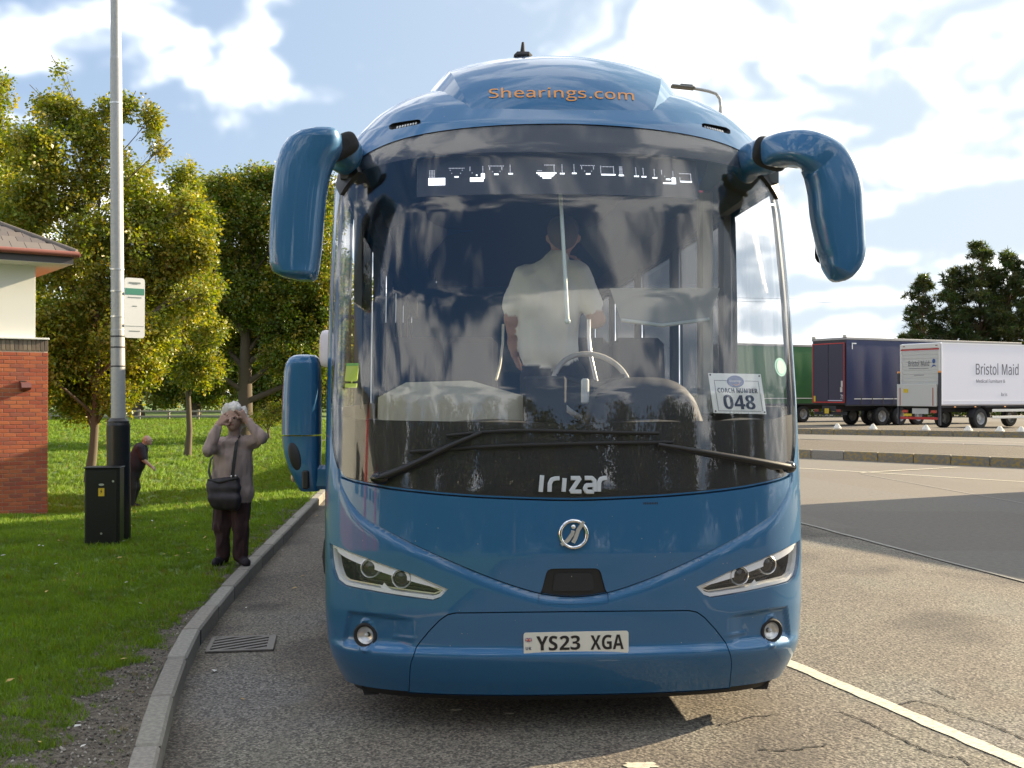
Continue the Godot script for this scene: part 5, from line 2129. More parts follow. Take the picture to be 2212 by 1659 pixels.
func build_coach_lamps():
	for s in 2:
		var sg := -1.0 if s == 0 else 1.0
		var poly: PackedVector2Array = p_head[s]
		var lamp := Node3D.new()
		lamp.name = "headlight"
		coach.add_child(lamp, true)
		var bucket := skin([poly], [], -0.10, 0.03)
		rim(bucket, poly, -0.028, -0.10, -1.0)
		part("bucket", bucket, M.black_gloss, lamp)
		# bright surround: wide light bar along the top, light guide round the rest
		var in1 := shrunk(poly, 0.021)
		var bar := PackedVector2Array()
		for q in [[-1.20, 0.925], [-1.155, 0.90], [-1.024, 0.862], [-0.79, 0.791], [-0.66, 0.735], [-0.695, 0.738], [-0.80, 0.762], [-1.02, 0.822], [-1.17, 0.872], [-1.20, 0.89]]:
			var v := xa(q[0], q[1])
			bar.push_back(Vector2(v.x * -sg, v.y))
		if s == 1:
			bar.reverse()
		var fr := skin([shrunk(poly, 0.004)], [in1, bar], -0.016, 0.02)
		rim(fr, in1, -0.016, -0.05, -1.0)
		part("surround", fr, M.silver, lamp)
		var lb := skin(Geometry2D.intersect_polygons(bar, shrunk(poly, 0.005)), [], -0.013, 0.02)
		part("light_bar", lb, mat(0.72, 0.73, 0.76, 0.3), lamp)
		var in2 := shrunk(poly, 0.027)
		var in3 := shrunk(poly, 0.034)
		var fr2 := skin([in2], [in3, bar], -0.03, 0.02)
		part("light_guide", fr2, M.satin, lamp)
		# small bright tooth between the units
		var tooth := PackedVector2Array()
		for q in [[-0.985, 0.742], [-0.965, 0.722], [-0.90, 0.71], [-0.93, 0.727], [-0.955, 0.752], [-0.965, 0.738]]:
			var v := xa(q[0], q[1])
			tooth.push_back(Vector2(v.x * -sg, v.y))
		part("reflector_tooth", skin([tooth], [], -0.02, 0.02), M.silver, lamp)
		for q in [[-1.062, 0.822], [-0.897, 0.778]]:
			var xf := on_skin(q[0] * -sg, q[1], -0.07)
			# look straight ahead rather than square to the skin
			var zz := (xf.basis.z + Vector3(0, 0, 1.4)).normalized()
			var rx := Vector3.UP.cross(zz).normalized()
			var bs := Basis(rx, zz.cross(rx), zz)
			var ax := Transform3D(Basis(bs.x, bs.z, -bs.y), xf.origin + Vector3(0, 0, 0.012))
			var ring := MB.new()
			ring.lathe([Vector2(0.043, 0.0), Vector2(0.043, 0.05), Vector2(0.046, 0.054), Vector2(0.0495, 0.05), Vector2(0.0495, 0.0)], 32, ax)
			part("ring", ring, M.satin, lamp)
			var lens := MB.new()
			lens.lathe([Vector2(0.043, 0.028), Vector2(0.037, 0.042), Vector2(0.026, 0.05), Vector2(0.012, 0.054), Vector2(0.0, 0.055)], 28, ax)
			part("lens", lens, M.black_gloss, lamp)
		var cover := skin([shrunk(poly, 0.003)], [], -0.001, 0.025)
		part("cover", cover, M.clear, lamp)
		# fog lamp
		var fog := Node3D.new()
		fog.name = "fog_lamp"
		coach.add_child(fog, true)
		var xf := on_skin(-1.052 * -sg, 0.482, -0.022)
		var zz := (xf.basis.z + Vector3(0, 0, 0.9)).normalized()
		var rx := Vector3.UP.cross(zz).normalized()
		var bs := Basis(rx, zz.cross(rx), zz)
		var ax := Transform3D(Basis(bs.x, bs.z, -bs.y), xf.origin)
		var bez := MB.new()
		bez.lathe([Vector2(0.066, -0.05), Vector2(0.064, 0.012), Vector2(0.057, 0.024), Vector2(0.0465, 0.02), Vector2(0.044, 0.004)], 36, ax)
		part("bezel", bez, M.rubber, fog)
		var refl := MB.new()
		refl.lathe([Vector2(0.044, 0.010), Vector2(0.034, 0.0), Vector2(0.016, -0.008), Vector2(0.0, -0.01)], 28, ax)
		part("reflector", refl, M.satin, fog)
		var bulb := MB.new()
		bulb.lathe([Vector2(0.009, -0.018), Vector2(0.009, 0.004), Vector2(0.004, 0.01), Vector2(0.0, 0.011)], 12, ax)
		part("bulb", bulb, M.silver, fog)
		var fl := MB.new()
		fl.lathe([Vector2(0.043, 0.012), Vector2(0.03, 0.021), Vector2(0.015, 0.025), Vector2(0.0, 0.026)], 28, ax)
		part("cover", fl, M.clear, fog)
		# air slit with lamps in the brow
		var slit := Node3D.new()
		slit.name = "marker_lamp"
		coach.add_child(slit, true)
		var sb := skin([p_slit[s]], [], -0.028, 0.02)
		rim(sb, p_slit[s], 0.0, -0.028, -1.0)
		part("recess", sb, M.rubber, slit)
		var led := MB.new()
		for i in 8:
			var x := lerpf(-0.92, -0.815, i / 7.0)
			var m := on_skin(x * -sg, lerpf(3.160, 3.176, i / 7.0), -0.022)
			led.box(m.origin, Vector3(0.009, 0.018, 0.008), m.basis, 0.002)
		part("led_row", led, M.silver, slit)

func build_coach_trim():
	# number plate
	var pl := Node3D.new()
	pl.name = "number_plate"
	coach.add_child(pl)
	var base := on_skin(0.0, 0.472, 0.0)
	pl.position = Vector3(0.012, 0.468, base.origin.z + 0.004)
	pl.rotation.x = 0.02
	pl.rotation.z = deg_to_rad(0.5)
	var b := MB.new()
	b.prism(rounded(0.52, 0.111, 0.012), 0.006)
	part("plate", b, M.plate, pl)
	var rim_m := MB.new()
	var dg := MB.new()
	dg.add_mesh(letters("YS23", 0.218, 0.072, 0.002, true), Transform3D(Basis(), Vector3(-0.089, 0.002, 0.007)))
	dg.add_mesh(letters("XGA", 0.165, 0.072, 0.002, true), Transform3D(Basis(), Vector3(0.153, 0.002, 0.007)))
	part("characters", dg, M.ink, pl)
	var uk := MB.new()
	uk.add_mesh(letters("UK", 0.028, 0.015, 0.001, true), Transform3D(Basis(), Vector3(-0.236, -0.022, 0.0068)))
	part("country_code", uk, M.navy_ink, pl)
	var fl := MB.new()
	fl.box(Vector3(-0.236, 0.02, 0.0065), Vector3(0.034, 0.02, 0.001))
	part("flag", fl, mat(0.10, 0.06, 0.18, 0.6), pl)
	var fw := MB.new()
	for a in [0.5, -0.5]:
		fw.box(Vector3(-0.236, 0.02, 0.0074), Vector3(0.036, 0.0026, 0.0006), Basis(Vector3(0, 0, 1), a))
	fw.box(Vector3(-0.236, 0.02, 0.0076), Vector3(0.034, 0.0066, 0.0006))
	fw.box(Vector3(-0.236, 0.02, 0.0077), Vector3(0.0066, 0.02, 0.0006))
	part("flag_white", fw, M.plate, pl)
	var fx := MB.new()
	fx.box(Vector3(-0.236, 0.02, 0.0084), Vector3(0.034, 0.004, 0.0006))
	fx.box(Vector3(-0.236, 0.02, 0.0085), Vector3(0.004, 0.02, 0.0006))
	part("flag_cross", fx, M.red, pl)
	# chrome name and badge
	var nm := MB.new()
	for st in [[[-0.150, -0.040], [-0.142, 0.042]], [[-0.106, -0.040], [-0.104, 0.0], [-0.094, 0.020], [-0.075, 0.026], [-0.056, 0.026]], [[-0.036, -0.040], [-0.030, 0.027]], [[0.0, 0.027], [0.046, 0.027], [0.0, -0.040], [0.052, -0.040]], [[0.070, 0.027], [0.106, 0.027], [0.119, 0.014], [0.119, -0.040]], [[0.115, -0.041], [0.080, -0.041], [0.070, -0.026], [0.078, -0.009], [0.112, -0.008]], [[0.140, -0.040], [0.142, 0.005], [0.150, 0.022], [0.168, 0.027], [0.180, 0.027]]]:
		var line := PackedVector2Array()
		for q in st:
			line.push_back(Vector2(q[0] - 0.012, q[1]))
		for sz in [[0.0108, 0.005, 0.0], [0.0076, 0.010, 0.005]]:
			for poly in Geometry2D.offset_polyline(line, sz[0], Geometry2D.JOIN_ROUND, Geometry2D.END_ROUND if sz[2] >= 0.0 else Geometry2D.END_BUTT):
				if Geometry2D.is_polygon_clockwise(poly):
					continue
				var xf := on_skin(0.0, 1.252, 0.002 + sz[2])
				nm.prism(poly, sz[1], xf)
	part("chrome_lettering", nm, M.letter_chrome, coach)
	var bd := Node3D.new()
	bd.name = "badge"
	coach.add_child(bd)
	bd.transform = on_skin(0.0, 1.004, 0.003)
	var ring := MB.new()
	var loop := []
	for i in 41:
		var a := TAU * i / 40.0
		loop.push_back(Vector3(cos(a) * 0.066, sin(a) * 0.066, 0.006))
	ring.tube(loop, 0.0095, 10, false)
	part("ring", ring, M.chrome, bd)
	var fig := MB.new()
	fig.prism(bar_poly([[-0.062, -0.052, 0.010], [-0.03, -0.03, 0.012], [-0.008, 0.0, 0.012], [-0.002, 0.018, 0.011]]), 0.014)
	fig.prism(bar_poly([[-0.004, -0.042, 0.012], [0.008, -0.02, 0.012], [0.022, 0.02, 0.012], [0.05, 0.062, 0.010]]), 0.017)
	fig.ball(Vector3(-0.001, 0.036, 0.008), Vector3(0.012, 0.012, 0.008))
	part("figure", fig, M.letter_chrome, bd)
	var tick := MB.new()
	for i in 9:
		var m := on_skin(0.355 + i * 0.0085, 1.152, 0.001)
		tick.box(m.origin, Vector3(0.005, 0.010, 0.001), m.basis)
	part("small_print", tick, M.ink, coach)
	# insects and stone chips caught on the paint
	var spk := MB.new()
	for i in 60:
		var sx := rng.randf_range(-1.15, 1.15)
		var sy := rng.randf_range(0.45, 1.1) if i % 3 else rng.randf_range(3.2, 3.4)
		if sy > 3.0:
			sx *= 0.75
		var m := on_skin(sx, sy, 0.0008)
		var r := rng.randf_range(0.001, 0.0026)
		spk.fan(PackedVector3Array([m * Vector3(-r, -r * 0.6, 0), m * Vector3(r * 0.7, -r, 0), m * Vector3(r, r * 0.5, 0), m * Vector3(-r * 0.3, r * 1.3, 0)]), m.basis.z)
	var sp = part("dirt_specks", spk, mat(0.36, 0.34, 0.28, 0.9), coach)
	sp.set_meta("kind", "stuff")
	# skid blocks under the corners
	for x in [-1.02, 1.02]:
		var sk := MB.new()
		sk.prism(PackedVector2Array([Vector2(-0.07, 0.05), Vector2(0.07, 0.05), Vector2(0.04, -0.06), Vector2(-0.035, -0.06)]), 0.1, Transform3D(Basis(), Vector3(x, 0.2, -0.42)))
		part("skid_block", sk, M.rubber, coach)

func bar_poly(pts: Array) -> PackedVector2Array:
	var l := PackedVector2Array()
	var r := PackedVector2Array()
	for i in pts.size():
		var a := Vector2(pts[maxi(i - 1, 0)][0], pts[maxi(i - 1, 0)][1])
		var b := Vector2(pts[mini(i + 1, pts.size() - 1)][0], pts[mini(i + 1, pts.size() - 1)][1])
		var t := (b - a).normalized()
		var n = Vector2(-t.y, t.x) * pts[i][2] * 0.8
		l.push_back(Vector2(pts[i][0], pts[i][1]) + n)
		r.push_back(Vector2(pts[i][0], pts[i][1]) - n)
	r.reverse()
	l.append_array(r)
	return l

# section of the body side at the height y, behind the bow
func side_at(y: float, s: float, z: float) -> Vector3:
	return Vector3(s * lut(lw, y), y, z)

func build_coach_body():
	var back := -12.1
	var ys := []
	var y := 0.26
	while y < 3.545:
		ys.push_back(y)
		y += 0.04
	# side walls with window openings from 1.62 to 2.86 (driver's windows start lower)
	for s in [-1.0, 1.0]:
		var wall := MB.new()
		var zl := [-0.46]
		var segs := [[-0.62, -1.75, 1.42], [-1.95, -3.5, 1.62], [-3.62, -5.3, 1.62], [-5.42, -7.1, 1.62], [-7.22, -8.9, 1.62], [-9.02, -11.7, 1.62]]
		for i in ys.size() - 1:
			var ya: float = ys[i]
			var yb: float = ys[i + 1]
			var z0 := lut(lz, ya) - 0.45 - 0.02 * ya
			var z0b := lut(lz, yb) - 0.45 - 0.02 * yb
			var cuts := []
			var z := z0
			var zb := z0b
			for g in segs:
				if ya >= g[2] and yb <= 2.87 and g[0] < z0 - 0.02:
					cuts.push_back([z, zb, g[0], g[0]])
					z = g[1]
					zb = g[1]
				elif ya >= g[2] and yb <= 2.87 and g[1] < z0 - 0.05:
					cuts.push_back([z, zb, z - 0.05, z - 0.05])
					z = g[1]
					zb = g[1]
			cuts.push_back([z, zb, back, back])
			for c in cuts:
				var na := Vector3(s, (lut(lw, ya - 0.02) - lut(lw, ya + 0.02)) / 0.04, 0).normalized()
				var nb := Vector3(s, (lut(lw, yb - 0.02) - lut(lw, yb + 0.02)) / 0.04, 0).normalized()
				wall.nquad(side_at(ya, s, c[0]), side_at(yb, s, c[1]), side_at(yb, s, c[3]), side_at(ya, s, c[2]), na, nb, nb, na)
		part("side_wall", wall, M.blue, coach)
		for g in segs:
			var gl := MB.new()
			gl.quad(side_at(g[2], s, g[0]) - Vector3(s * 0.012, 0, 0), side_at(2.87, s, g[0]) - Vector3(s * 0.012, 0, 0), side_at(2.87, s, g[1]) - Vector3(s * 0.012, 0, 0), side_at(g[2], s, g[1]) - Vector3(s * 0.012, 0, 0), Vector3(s, 0, 0))
			part("side_window", gl, M.clear if g[2] < 1.5 else M.tint_glass, coach)
		# inner lining
		var lin := MB.new()
		lin.box(Vector3(s * 1.21, 1.25, -6.3), Vector3(0.02, 0.75, 11.4))
		lin.box(Vector3(s * 1.18, 2.98, -6.3), Vector3(0.06, 0.22, 11.4))
		for zc in [-1.85, -3.56, -5.36, -7.16, -8.96]:
			lin.box(Vector3(s * 1.215, 2.25, zc), Vector3(0.05, 1.3, 0.14))
		part("side_lining", lin, mat(0.10, 0.105, 0.11, 0.7), coach)
		for zc in [-2.9, -8.9, -10.2]:
			wheel(coach, Vector3(s * 1.06, 0.5, zc), 0.5, 0.34)
	# roof skin above the last section, floor, back
	var roof := MB.new()
	var z1 := lut(lz, 3.54) - 0.52
	var rows := []
	for i in 13:
		var f := -1.0 + i / 6.0
		rows.push_back(PackedVector3Array([Vector3(f * lut(lw, 3.535), 3.535 + 0.03 * (1.0 - f * f), -1.05 - 0.5 * f * f), Vector3(f * lut(lw, 3.535), 3.535 + 0.03 * (1.0 - f * f), back)]))
	roof.grid(rows, false, Vector3.UP)
	part("roof", roof, M.blue, coach)
	var bk := MB.new()
	bk.box(Vector3(0, 1.85, back), Vector3(2.5, 3.2, 0.06))
	part("rear_wall", bk, M.blue, coach)
	var fl := MB.new()
	fl.box(Vector3(0, 0.92, -6.4), Vector3(2.40, 0.06, 11.3))
	fl.box(Vector3(0, 0.36, -6.9), Vector3(2.1, 0.06, 10.3))
	fl.box(Vector3(0, 3.40, -6.6), Vector3(1.7, 0.05, 10.6))
	part("floor", fl, M.dark, coach)
	# raised dome on the roof front, carrying the lettering
	var prof := [[3.19, -0.53], [3.235, -0.533], [3.32, -0.562], [3.42, -0.612], [3.52, -0.70], [3.61, -0.82], [3.675, -0.98], [3.72, -1.22], [3.745, -1.6], [3.745, -4.6], [3.60, -5.4], [3.4, -5.9]]
	var wt := [0.46, 0.485, 0.52, 0.55, 0.58, 0.605, 0.625, 0.64, 0.65, 0.66, 0.66, 0.66]
	var face := []
	var sl := []
	var sr := []
	for i in prof.size():
		var row := PackedVector3Array()
		var crown := lerpf(0.0, 0.075, smooth(0.0, 5.0, i))
		for k in 25:
			var f := -1.0 + k / 12.0
			var x: float = f * wt[i]
			row.push_back(Vector3(x, prof[i][0] - crown * f * f, prof[i][1] - 0.19 * x * x * smooth(-1.0, 3.0, i)))
		face.push_back(row)
		var l := row[0]
		var r := row[24]
		var dn := Vector3(0.30, -0.34, -0.06)
		sr.push_back(PackedVector3Array([r, r + dn * 0.5, r + dn]))
		sl.push_back(PackedVector3Array([l, l + dn * Vector3(-0.5, 0.5, 0.5), l + dn * Vector3(-1, 1, 1)]))
	dome_rows = face
	var dm := MB.new()
	dm.grid(face, false, Vector3(0, 0.6, 0.8))
	var dn_ = part("roof_dome", dm, M.blue, coach)
	var ds := MB.new()
	ds.grid(sr, false, Vector3(1, 0.6, 0.2))
	ds.grid(sl, false, Vector3(-1, 0.6, 0.2))
	part("dome_side", ds, M.blue, dn_)
	# orange lettering following the dome
	var tm := letters("Shearings.com", 0.80, 0.105, 0.001)
	var a := tm.surface_get_arrays(0)
	var vv: PackedVector3Array = a[Mesh.ARRAY_VERTEX]
	var ix = a[Mesh.ARRAY_INDEX]
	if ix == null or ix.size() == 0:
		ix = range(vv.size())
	var nv: PackedVector3Array = a[Mesh.ARRAY_NORMAL]
	var lt := MB.new()
	for k in range(0, ix.size(), 3):
		if nv[ix[k]].z < 0.5:
			continue
		var q := []
		var nn := []
		for e in 3:
			var p := vv[ix[k + e]]
			var o := dome_at(0.0 + p.x, 3.338 + p.y * 0.80)
			q.push_back(o[0] + o[1] * 0.004)
			nn.push_back(o[1])
		lt.tri(q[0], q[1], q[2], nn[0], nn[1], nn[2])
	part("lettering", lt, M.orange, dn_)
	# aerial
	var an := MB.new()
	an.tube([Vector3(-0.18, 3.68, -1.16), Vector3(-0.18, 3.76, -1.17), Vector3(-0.177, 3.815, -1.19)], [0.022, 0.014, 0.008], 8)
	an.box(Vector3(-0.18, 3.715, -1.17), Vector3(0.11, 0.05, 0.14), Basis(), 0.02)
	part("aerial", an, M.rubber, coach)

var dome_rows := []

func dome_at(x: float, y: float) -> Array:
	# the point of the dome's face at (x, y): step through the rows
	for i in range(1, 7):
		var p := dome_row(i, x)
		var q := dome_row(i + 1, x)
		if y <= q.y or i == 6:
			var f := (y - p.y) / maxf(q.y - p.y, 1e-4)
			var o := p.lerp(q, f)
			var n := (q - p).cross(dome_row(i, x - 0.02) - dome_row(i, x + 0.02)).normalized()
			if n.z < 0.0:
				n = -n
			return [o, n]
	return [Vector3.ZERO, Vector3.UP]

func dome_row(i: int, x: float) -> Vector3:
	var row: PackedVector3Array = dome_rows[i]
	var w := row[24].x
	var f := clampf((x / w + 1.0) * 12.0, 0.0, 23.99)
	var k := int(f)
	return row[k].lerp(row[k + 1], f - k)

func spine_of(list: Array, depth: float) -> Array:
	var o := []
	for q in list:
		o.push_back(to_coach(px(q[0], q[1], depth + (q[2] if q.size() > 2 else 0.0))))
	return o

func build_mirrors():
	var z := 5.62
	var k := z / F
	# kerb side: short arm and a hanging housing
	var l := Node3D.new()
	l.name = "wing_mirror"
	coach.add_child(l, true)
	var lrows := []
	for q in [[281, 692, 722], [284, 670, 731], [291, 642, 737], [304, 622, 739], [320, 611, 738], [335, 604, 731], [350, 599, 722], [375, 594, 712], [420, 589, 704], [480, 585, 698], [540, 583, 693], [570, 584, 689], [588, 590, 686], [600, 612, 683], [606, 642, 676]]:
		lrows.push_back(slab(q[1], q[2], q[0], z, 0.125))
	var hs := MB.new()
	hs.grid(lrows, true)
	hs.fan(lrows[0], Vector3.UP)
	hs.fan(lrows[-1], Vector3.DOWN)
	part("housing", hs, M.blue, l)
	var jt := housing(spine_of([[748, 345, 0.5], [744, 330, 0.36], [736, 318, 0.24]], z), [34 * k, 32 * k, 30 * k], 0.1)
	part("arm", jt, M.blue, l)
	var co := housing(spine_of([[738, 318, 0.25], [733, 316, 0.21]], z), [27 * k, 27 * k], 0.10)
	part("joint", co, M.rubber, l)
	var mg := MB.new()
	var c := to_coach(px(640, 480, z + 0.13))
	mg.prism(rounded(0.2, 0.52, 0.05), 0.01, Transform3D(Basis(Vector3(0, 0, 1), 0.03), c + Vector3(0, 0, -0.02)))
	var bz = part("bezel", mg, M.black, l)
	# offside: long arched arm
	var r := Node3D.new()
	r.name = "wing_mirror"
	coach.add_child(r, true)
	var hr := housing(spine_of([[1666, 332, 0.2], [1700, 324, 0.1], [1745, 326], [1782, 352], [1802, 400], [1808, 460], [1814, 510], [1818, 552], [1810, 584], [1798, 606]], z + 0.1), [36 * k, 34 * k, 39 * k, 50 * k, 55 * k, 54 * k, 50 * k, 45 * k, 32 * k, 12 * k], 0.105, 4.0)
	part("housing", hr, M.blue, r)
	var ja := housing(spine_of([[1610, 362, 0.55], [1632, 346, 0.4], [1664, 333, 0.22]], z + 0.1), [40 * k, 38 * k, 36 * k], 0.1)
	part("arm", ja, M.blue, r)
	var jr := housing(spine_of([[1660, 333, 0.25], [1672, 330, 0.2]], z + 0.1), [37 * k, 36 * k], 0.112)
	part("joint", jr, M.rubber, r)
	var mr := MB.new()
	c = to_coach(px(1808, 470, z + 0.23))
	mr.prism(rounded(0.2, 0.5, 0.05), 0.01, Transform3D(Basis(Vector3(0, 0, 1), -0.06), c + Vector3(0, 0, -0.02)))
	part("bezel", mr, M.black, r)
	# black base plates where the arms meet the screen
	for s in [-1.0, 1.0]:
		var poly := PackedVector2Array()
		for q in [[-1.10, 2.90], [-1.20, 2.78], [-1.236, 2.86], [-1.20, 2.98], [-1.13, 3.0]]:
			var v := xa(q[0], q[1])
			poly.push_back(Vector2(v.x * -s, v.y))
		var bm := skin([poly], [], 0.012, 0.03)
		rim(bm, poly, 0.012, -0.02, 1.0)
		part("mirror_base", bm, M.black, coach)
	# lower mirror on a bracket by the kerb side
	var lo := Node3D.new()
	lo.name = "lower_mirror"
	coach.add_child(lo)
	z = 6.05
	k = z / F
	var rows := []
	for q in [[766, 650, 668], [768, 636, 682], [774, 626, 688], [786, 619, 691], [806, 615, 693], [850, 612, 694], [900, 611, 694], [938, 611, 694]]:
		rows.push_back(slab(q[1], q[2], q[0], z, 0.11))
	var hm := MB.new()
	hm.grid(rows, true)
	hm.fan(rows[0], Vector3.UP)
	hm.fan(rows[-1], Vector3.DOWN)
	part("housing", hm, M.blue, lo)
	rows = []
	for q in [[941, 611, 694], [965, 613, 694], [985, 617, 693], [1010, 625, 693], [1025, 632, 693], [1045, 642, 693], [1056, 648, 692], [1060, 652, 690]]:
		rows.push_back(slab(q[1], q[2], q[0], z, 0.095))
	var bm2 := MB.new()
	bm2.grid(rows, true)
	bm2.fan(rows[0], Vector3.UP)
	bm2.fan(rows[-1], Vector3.DOWN)
	var brk = part("bracket", bm2, M.blue, lo)
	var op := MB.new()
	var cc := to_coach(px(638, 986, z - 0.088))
	op.ball(cc, Vector3(0.034, 0.082, 0.018), 18, 12, Basis(Vector3(0, 0, 1), 0.24))  # solid black bulge for the hole, its shade put into the colour
	part("hole_shade", op, M.black, brk)
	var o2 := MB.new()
	o2.box(to_coach(px(661, 1036, z - 0.085)), Vector3(0.038, 0.10, 0.04), Basis(), 0.008)  # second black solid: shade of a hole painted on, nothing is cut out
	part("hole_shade", o2, M.black, brk)
	var arm := MB.new()
	arm.box(to_coach(px(690, 1030, z)) , Vector3(0.16, 0.13, 0.12), Basis(), 0.02)
	part("arm", arm, M.blue, brk)
	var lmp := MB.new()
	lmp.ball(to_coach(px(634, 1032, z)), Vector3(0.014, 0.024, 0.02))
	part("repeater_lamp", lmp, mat(0.5, 0.35, 0.2, 0.4), brk)

func slab(x0: float, x1: float, y: float, z: float, depth: float) -> PackedVector3Array:
	var a := to_coach(px(x0, y, z))
	var b := to_coach(px(x1, y, z))
	var m := (a + b) * 0.5
	var h := absf(b.x - a.x) * 0.5
	var d := depth * minf(1.0, h / 0.08)
	var o := PackedVector3Array()
	for k in 28:
		var t := TAU * k / 28.0
		o.push_back(m + Vector3(signf(cos(t)) * pow(absf(cos(t)), 0.6) * h, 0, signf(sin(t)) * pow(absf(sin(t)), 0.7) * d))
	return o

func build_interior():
	# dashboard across the screen's foot
	var rows := []
	for i in 25:
		var a := -1.55 + i * 3.1 / 24.0
		var row := PackedVector3Array()
		for q in [[1.50, -0.04], [1.53, -0.10], [1.55, -0.25], [1.55, -0.5], [1.46, -0.62], [1.0, -0.66]]:
			var f := bp(a, q[0], -0.03)
			row.push_back(Vector3(f.x * (1.0 + q[1] * 0.12), q[0] + 0.012 * sin(i * 0.9), f.z + q[1]))
		rows.push_back(row)
	var d := MB.new()
	d.grid(rows, false, Vector3(0, 1, -0.3))
	part("dashboard", d, M.dash, coach)
	# pale entrance-side console
	var con := MB.new()
	con.prism(PackedVector2Array([Vector2(-1.0, 1.5), Vector2(-0.12, 1.5), Vector2(-0.12, 1.66), Vector2(-0.5, 1.77), Vector2(-0.85, 1.76), Vector2(-1.0, 1.68)]), 0.5, Transform3D(Basis(), Vector3(0, 0, -1.05)))
	part("console", con, M.cream, coach)
	var scr := MB.new()
	scr.box(Vector3(-0.10, 1.66, -0.52), Vector3(0.24, 0.27, 0.03), Basis(Vector3.UP, 0.1), 0.015)
	part("screen_back", scr, M.rubber, coach)
	var bin := MB.new()
	var rws := []
	for i in 15:
		var f := -1.0 + i / 7.0
		var hgt := 0.29 * sqrt(maxf(1.0 - pow(absf(f), 3.0), 0.0))
		rws.push_back(PackedVector3Array([Vector3(0.44 + f * 0.33, 1.48, -0.44), Vector3(0.44 + f * 0.33, 1.50 + hgt * 0.75, -0.46), Vector3(0.44 + f * 0.33, 1.5 + hgt, -0.56), Vector3(0.44 + f * 0.33, 1.5 + hgt * 0.95, -0.78)]))
	bin.grid(rws, false, Vector3(0, 0.6, 0.8))
	part("instrument_hood", bin, M.dark, coach)
	# steering wheel
	var st := Node3D.new()
	st.name = "steering_wheel"
	coach.add_child(st)
	st.position = Vector3(0.20, 1.74, -0.86)
	st.rotation = Vector3(-0.55, 0.15, 0.0)
	var rim_m := MB.new()
	var loop := []
	for i in 41:
		var a := TAU * i / 40.0
		loop.push_back(Vector3(cos(a) * 0.225, sin(a) * 0.225, 0))
	rim_m.tube(loop, 0.016, 8, false)
	part("rim", rim_m, mat(0.34, 0.33, 0.3, 0.5), st)
	var hub := MB.new()
	hub.ball(Vector3(0, 0, -0.02), Vector3(0.075, 0.06, 0.03))
	for a in [0.35, PI - 0.35, -PI * 0.5]:
		hub.tube([Vector3.ZERO, Vector3(cos(a), sin(a), 0) * 0.22], 0.014, 6)
	part("hub", hub, M.rubber, st)
	# little box with four pale buttons
	var tg := Node3D.new()
	tg.name = "ticket_unit"
	coach.add_child(tg)
	tg.position = to_coach(px(1316, 869, 6.02))
	var tb := MB.new()
	tb.box(Vector3.ZERO, Vector3(0.155, 0.10, 0.04), Basis(), 0.018)
	part("case", tb, M.rubber, tg)
	var bt := MB.new()
	for x in [-0.045, -0.025, 0.028, 0.048]:
		bt.box(Vector3(x, 0, 0.021), Vector3(0.014, 0.042, 0.004))
	part("buttons", bt, M.cream, tg)
	# handset, grab rail, visor, roller blind cord
	var hs := MB.new()
	hs.box(to_coach(px(1264, 845, 6.1)), Vector3(0.045, 0.14, 0.02), Basis(), 0.012)
	part("handset", hs, mat(0.55, 0.57, 0.54, 0.5), coach)
	var rail := MB.new()
	var rp := []
	for q in [[1272, 690, 6.6], [1272, 730, 6.6], [1276, 770, 6.55], [1285, 810, 6.5], [1292, 840, 6.4]]:
		rp.push_back(to_coach(px(q[0], q[1], q[2])))
	rail.tube(rp, 0.012, 8)
	part("grab_rail", rail, M.satin, coach)
	var rail2 := MB.new()
	rp = []
	for q in [[1087, 700, 6.6], [1086, 740, 6.6], [1080, 790, 6.5], [1072, 820, 6.4]]:
		rp.push_back(to_coach(px(q[0], q[1], q[2])))
	rail2.tube(rp, 0.008, 8)
	part("grab_rail", rail2, M.cream, coach)
	var cord := MB.new()
	cord.tube([to_coach(px(1211, 420, 6.02)), to_coach(px(1219, 560, 5.9)), to_coach(px(1226, 690, 5.82))], 0.0105, 8)
	cord.ball(to_coach(px(1226, 694, 5.82)), Vector3(0.016, 0.016, 0.012))
	part("blind_rod", cord, mat(0.52, 0.6, 0.56, 0.4), coach)
	var vis := MB.new()
	var vp := []
	for q in [[1318, 622], [1556, 622], [1532, 690], [1430, 703], [1342, 692]]:
		vp.push_back(to_coach(px(q[0], q[1], 6.35)))
	for i in range(1, vp.size() - 1):
		vis.face(vp[0], vp[i], vp[i + 1], Vector3(0, 0, 1))
		vis.face(vp[0] - Vector3(0, 0, 0.012), vp[i] - Vector3(0, 0, 0.012), vp[i + 1] - Vector3(0, 0, 0.012), Vector3(0, 0, -1))
	var vn = part("sun_visor", vis, mat(0.30, 0.31, 0.29, 0.6), coach)
	var ve := MB.new()
	ve.tube([vp[2] + Vector3(0, 0, 0.01), vp[3] + Vector3(0, 0, 0.01), vp[4] + Vector3(0, 0, 0.01)], 0.012, 6)
	part("edge", ve, mat(0.45, 0.5, 0.48, 0.4), vn)
	# destination display behind the top of the screen
	var ds := Node3D.new()
	ds.name = "destination_display"
	coach.add_child(ds)
	var dp := MB.new()
	var rws2 := []
	for i in 17:
		var x := lerpf(-0.79, 0.725, i / 16.0)
		var a := xa(x, 2.87)
		var p := bp(a.x, 2.87, -0.06)
		rws2.push_back(PackedVector3Array([Vector3(x, 2.755 - 0.02 * x * x, p.z + 0.045), Vector3(x, 2.985 - 0.03 * x * x, p.z - 0.045)]))
	dp.grid(rws2, false, Vector3(0, 0, 1))
	part("panel", dp, mat(0.012, 0.014, 0.016, 0.6), ds)
	var hot := MB.new()
	var dim := MB.new()
	var pitch := 11.0
